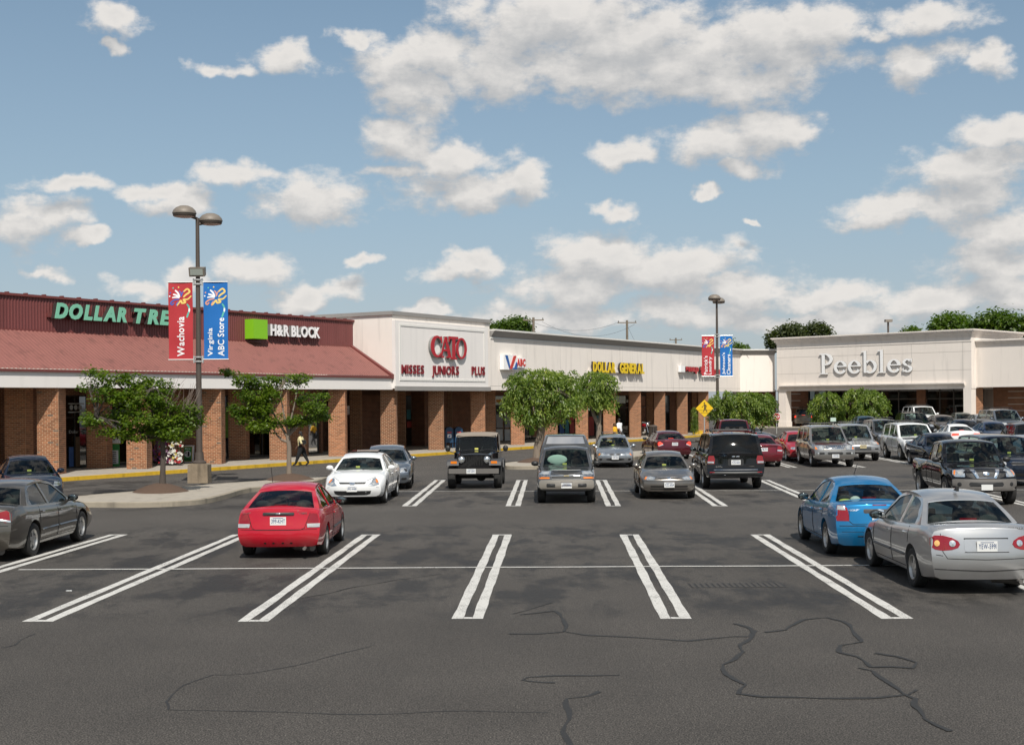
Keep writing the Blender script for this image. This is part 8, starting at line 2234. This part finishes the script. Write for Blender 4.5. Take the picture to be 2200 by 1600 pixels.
def walker(stride=.36, arm=.3, h=1.63, bulk=1.0, lean=.04):
    """walking along local +x"""
    k = h / 1.63; b = bulk
    J = dict(pelvis=((0, 0, .90), (.14 * b, .165 * b)), waist=((.0, 0, 1.05), (.125 * b, .15 * b)), chest=((lean, 0, 1.24), (.135 * b, .165 * b)), collar=((lean * 1.2, 0, 1.36), (.07, .10)), neck=((lean * 1.6, 0, 1.42), .047), head=((lean * 2.2 + .01, 0, 1.50), (.082, .07)), crown=((lean * 2.2, 0, 1.58), (.075, .068)))
    for n, sg, st, ar in (('l', 1, stride, -arm), ('r', -1, -stride * 1.15, arm)):
        J['hip' + n] = ((0, sg * .09, .86), .105 * b); J['knee' + n] = ((st * .50, sg * .095, .49), .068 * b); lift = .0 if st > 0 else .06
        J['ank' + n] = ((st, sg * .09, .10 + lift), .05); J['toe' + n] = ((st + .15, sg * .10, .035 + (0 if st > 0 else .01)), (.03, .04))
        J['sh' + n] = ((lean, sg * .17 * b, 1.335), .062 * b); J['elb' + n] = ((lean + ar * .35, sg * .215 * b, 1.08), .046 * b); J['wri' + n] = ((lean + ar, sg * .20, .88), .030)
        J['palm' + n] = ((lean + ar * 1.12, sg * .195, .82), (.022, .036))
        for f, (dy, dz) in enumerate(((-.024, -.075), (-.008, -.085), (.008, -.08), (.024, -.065))):
            J['f%d%s' % (f, n)] = ((lean + ar * 1.2, sg * .195 + dy, .81 + dz * .9), .009)
        J['th' + n] = ((lean + ar * 1.12 + .035, sg * .195 - .02, .79), .010)
    for n in J: J[n] = (tuple(c * k for c in J[n][0]), J[n][1])
    B_ = [('pelvis', 'waist', 0), ('waist', 'chest', 0), ('chest', 'collar', 0), ('collar', 'neck', 2), ('neck', 'head', 2), ('head', 'crown', 2)]
    for n in 'lr':
        B_ += [('pelvis', 'hip' + n, 1), ('hip' + n, 'knee' + n, 1), ('knee' + n, 'ank' + n, 1), ('ank' + n, 'toe' + n, 3), ('collar', 'sh' + n, 0), ('sh' + n, 'elb' + n, 0), ('elb' + n, 'wri' + n, 2), ('wri' + n, 'palm' + n, 2)] + [('palm' + n, 'f%d%s' % (f, n), 2) for f in range(4)] + [('palm' + n, 'th' + n, 2)]
    return J, B_


def head_parts(t, k, hair, lean=.04, longh=False, skinm=None):
    hx = (lean * 2.2) * k
    b = MB(); b.ell((hx - .018, 0, 1.575 * k), (.098, .086, .085), 14, 10, zmin=-.55)
    if longh: b.ell((hx - .06, 0, 1.50 * k), (.06, .08, .09), 12, 8)
    b.build('hair', hair, t, smooth=True)
    b = MB(); b.ell((hx + .095, 0, 1.505 * k), (.018, .012, .02), 8, 6); b.ell((hx, .075, 1.51 * k), (.018, .01, .028), 8, 6); b.ell((hx, -.075, 1.51 * k), (.018, .01, .028), 8, 6); b.build('nose_and_ears', skinm, t, smooth=True)
    b = MB()
    for sg in (-1, 1): b.ell((hx + .082, sg * .03, 1.53 * k), (.008, .012, .007), 8, 6)
    b.ell((hx + .085, 0, 1.465 * k), (.008, .022, .006), 8, 6); b.build('eyes_and_mouth', M_black, t, smooth=True)


hair = mat('black_hair', (.012, .010, .009), .6); ph = G(648, 1001, 0)
J, B_ = walker(.28, .24, 1.56, 1.35, .03)
t = person('woman in cream blouse and black trousers with a black shoulder bag walking left', ph, math.radians(180), J, B_, [cream, blk, skin, M_black])
head_parts(t, 1.56 / 1.63, hair, .03, True, skin)
tb = thing('handbag', 'black leather shoulder bag hanging at the side of the walking woman', 'bag', (ph.x + .10, ph.y - .24, .98), 0)
b = MB(); b.prism([(-.17, 0), (.14, .03), (.17, .14), (.11, .22), (-.09, .22), (-.18, .10)], -.06, .06, 'XZ'); b.build('pouch', mat('black_leather', (.015, .015, .016), .35), tb, smooth=30); b = MB(); b.tube([(-.1, 0, .26), (-.06, .02, .42), (-.03, .06, .44), (.08, .0, .25)], .012, 5); b.build('strap', M_black, tb)
Yp_ = 80.; p = AT(1331, 900, Yp_); J, B_ = walker(.30, .22, 1.75, 1.12, .02)
t = person('man in loose white shirt walking away behind the silver small wagon', (p.x, Yp_, 0), math.radians(140), J, B_, [wsh, blk, skin2, M_black]); head_parts(t, 1.75 / 1.63, hair, .02, False, skin2)
p = AT(1322, 912, 76.); J, B_ = walker(.25, .15, 1.55, 1.05, .03)
t = person('person in yellow top beside the man in the white shirt', (p.x, 76., 0), math.radians(150), J, B_, [ysh, blk, skin, M_black]); head_parts(t, 1.55 / 1.63, mat('brown_hair', (.10, .05, .02), .7), .03, True, skin)
# driver dimly seen in the dark blue sedan is left out where the glass hides him

# the small clips and litter on the asphalt
for i, (px, py) in enumerate([(148, 1269), (705, 1105), (640, 1118)]):
    p = G(px, py); b = MB(); b.bb(-.035, .035, -.02, .02, 0, .008); b.v = [(x + .01 * math.sin(i + j), y, z) for j, (x, y, z) in enumerate(b.v)]
    o = b.build('litter', M_plate); o.location = (p.x, p.y, .002); o.rotation_euler[2] = i; tag(o, ['scrap of pale litter on the dark stall at far left', 'pale litter scrap beyond the red hatchback near the island kerb', 'pale litter scrap beside the front wheel of the red hatchback'][i], 'litter')
print('objects', len(bpy.data.objects))
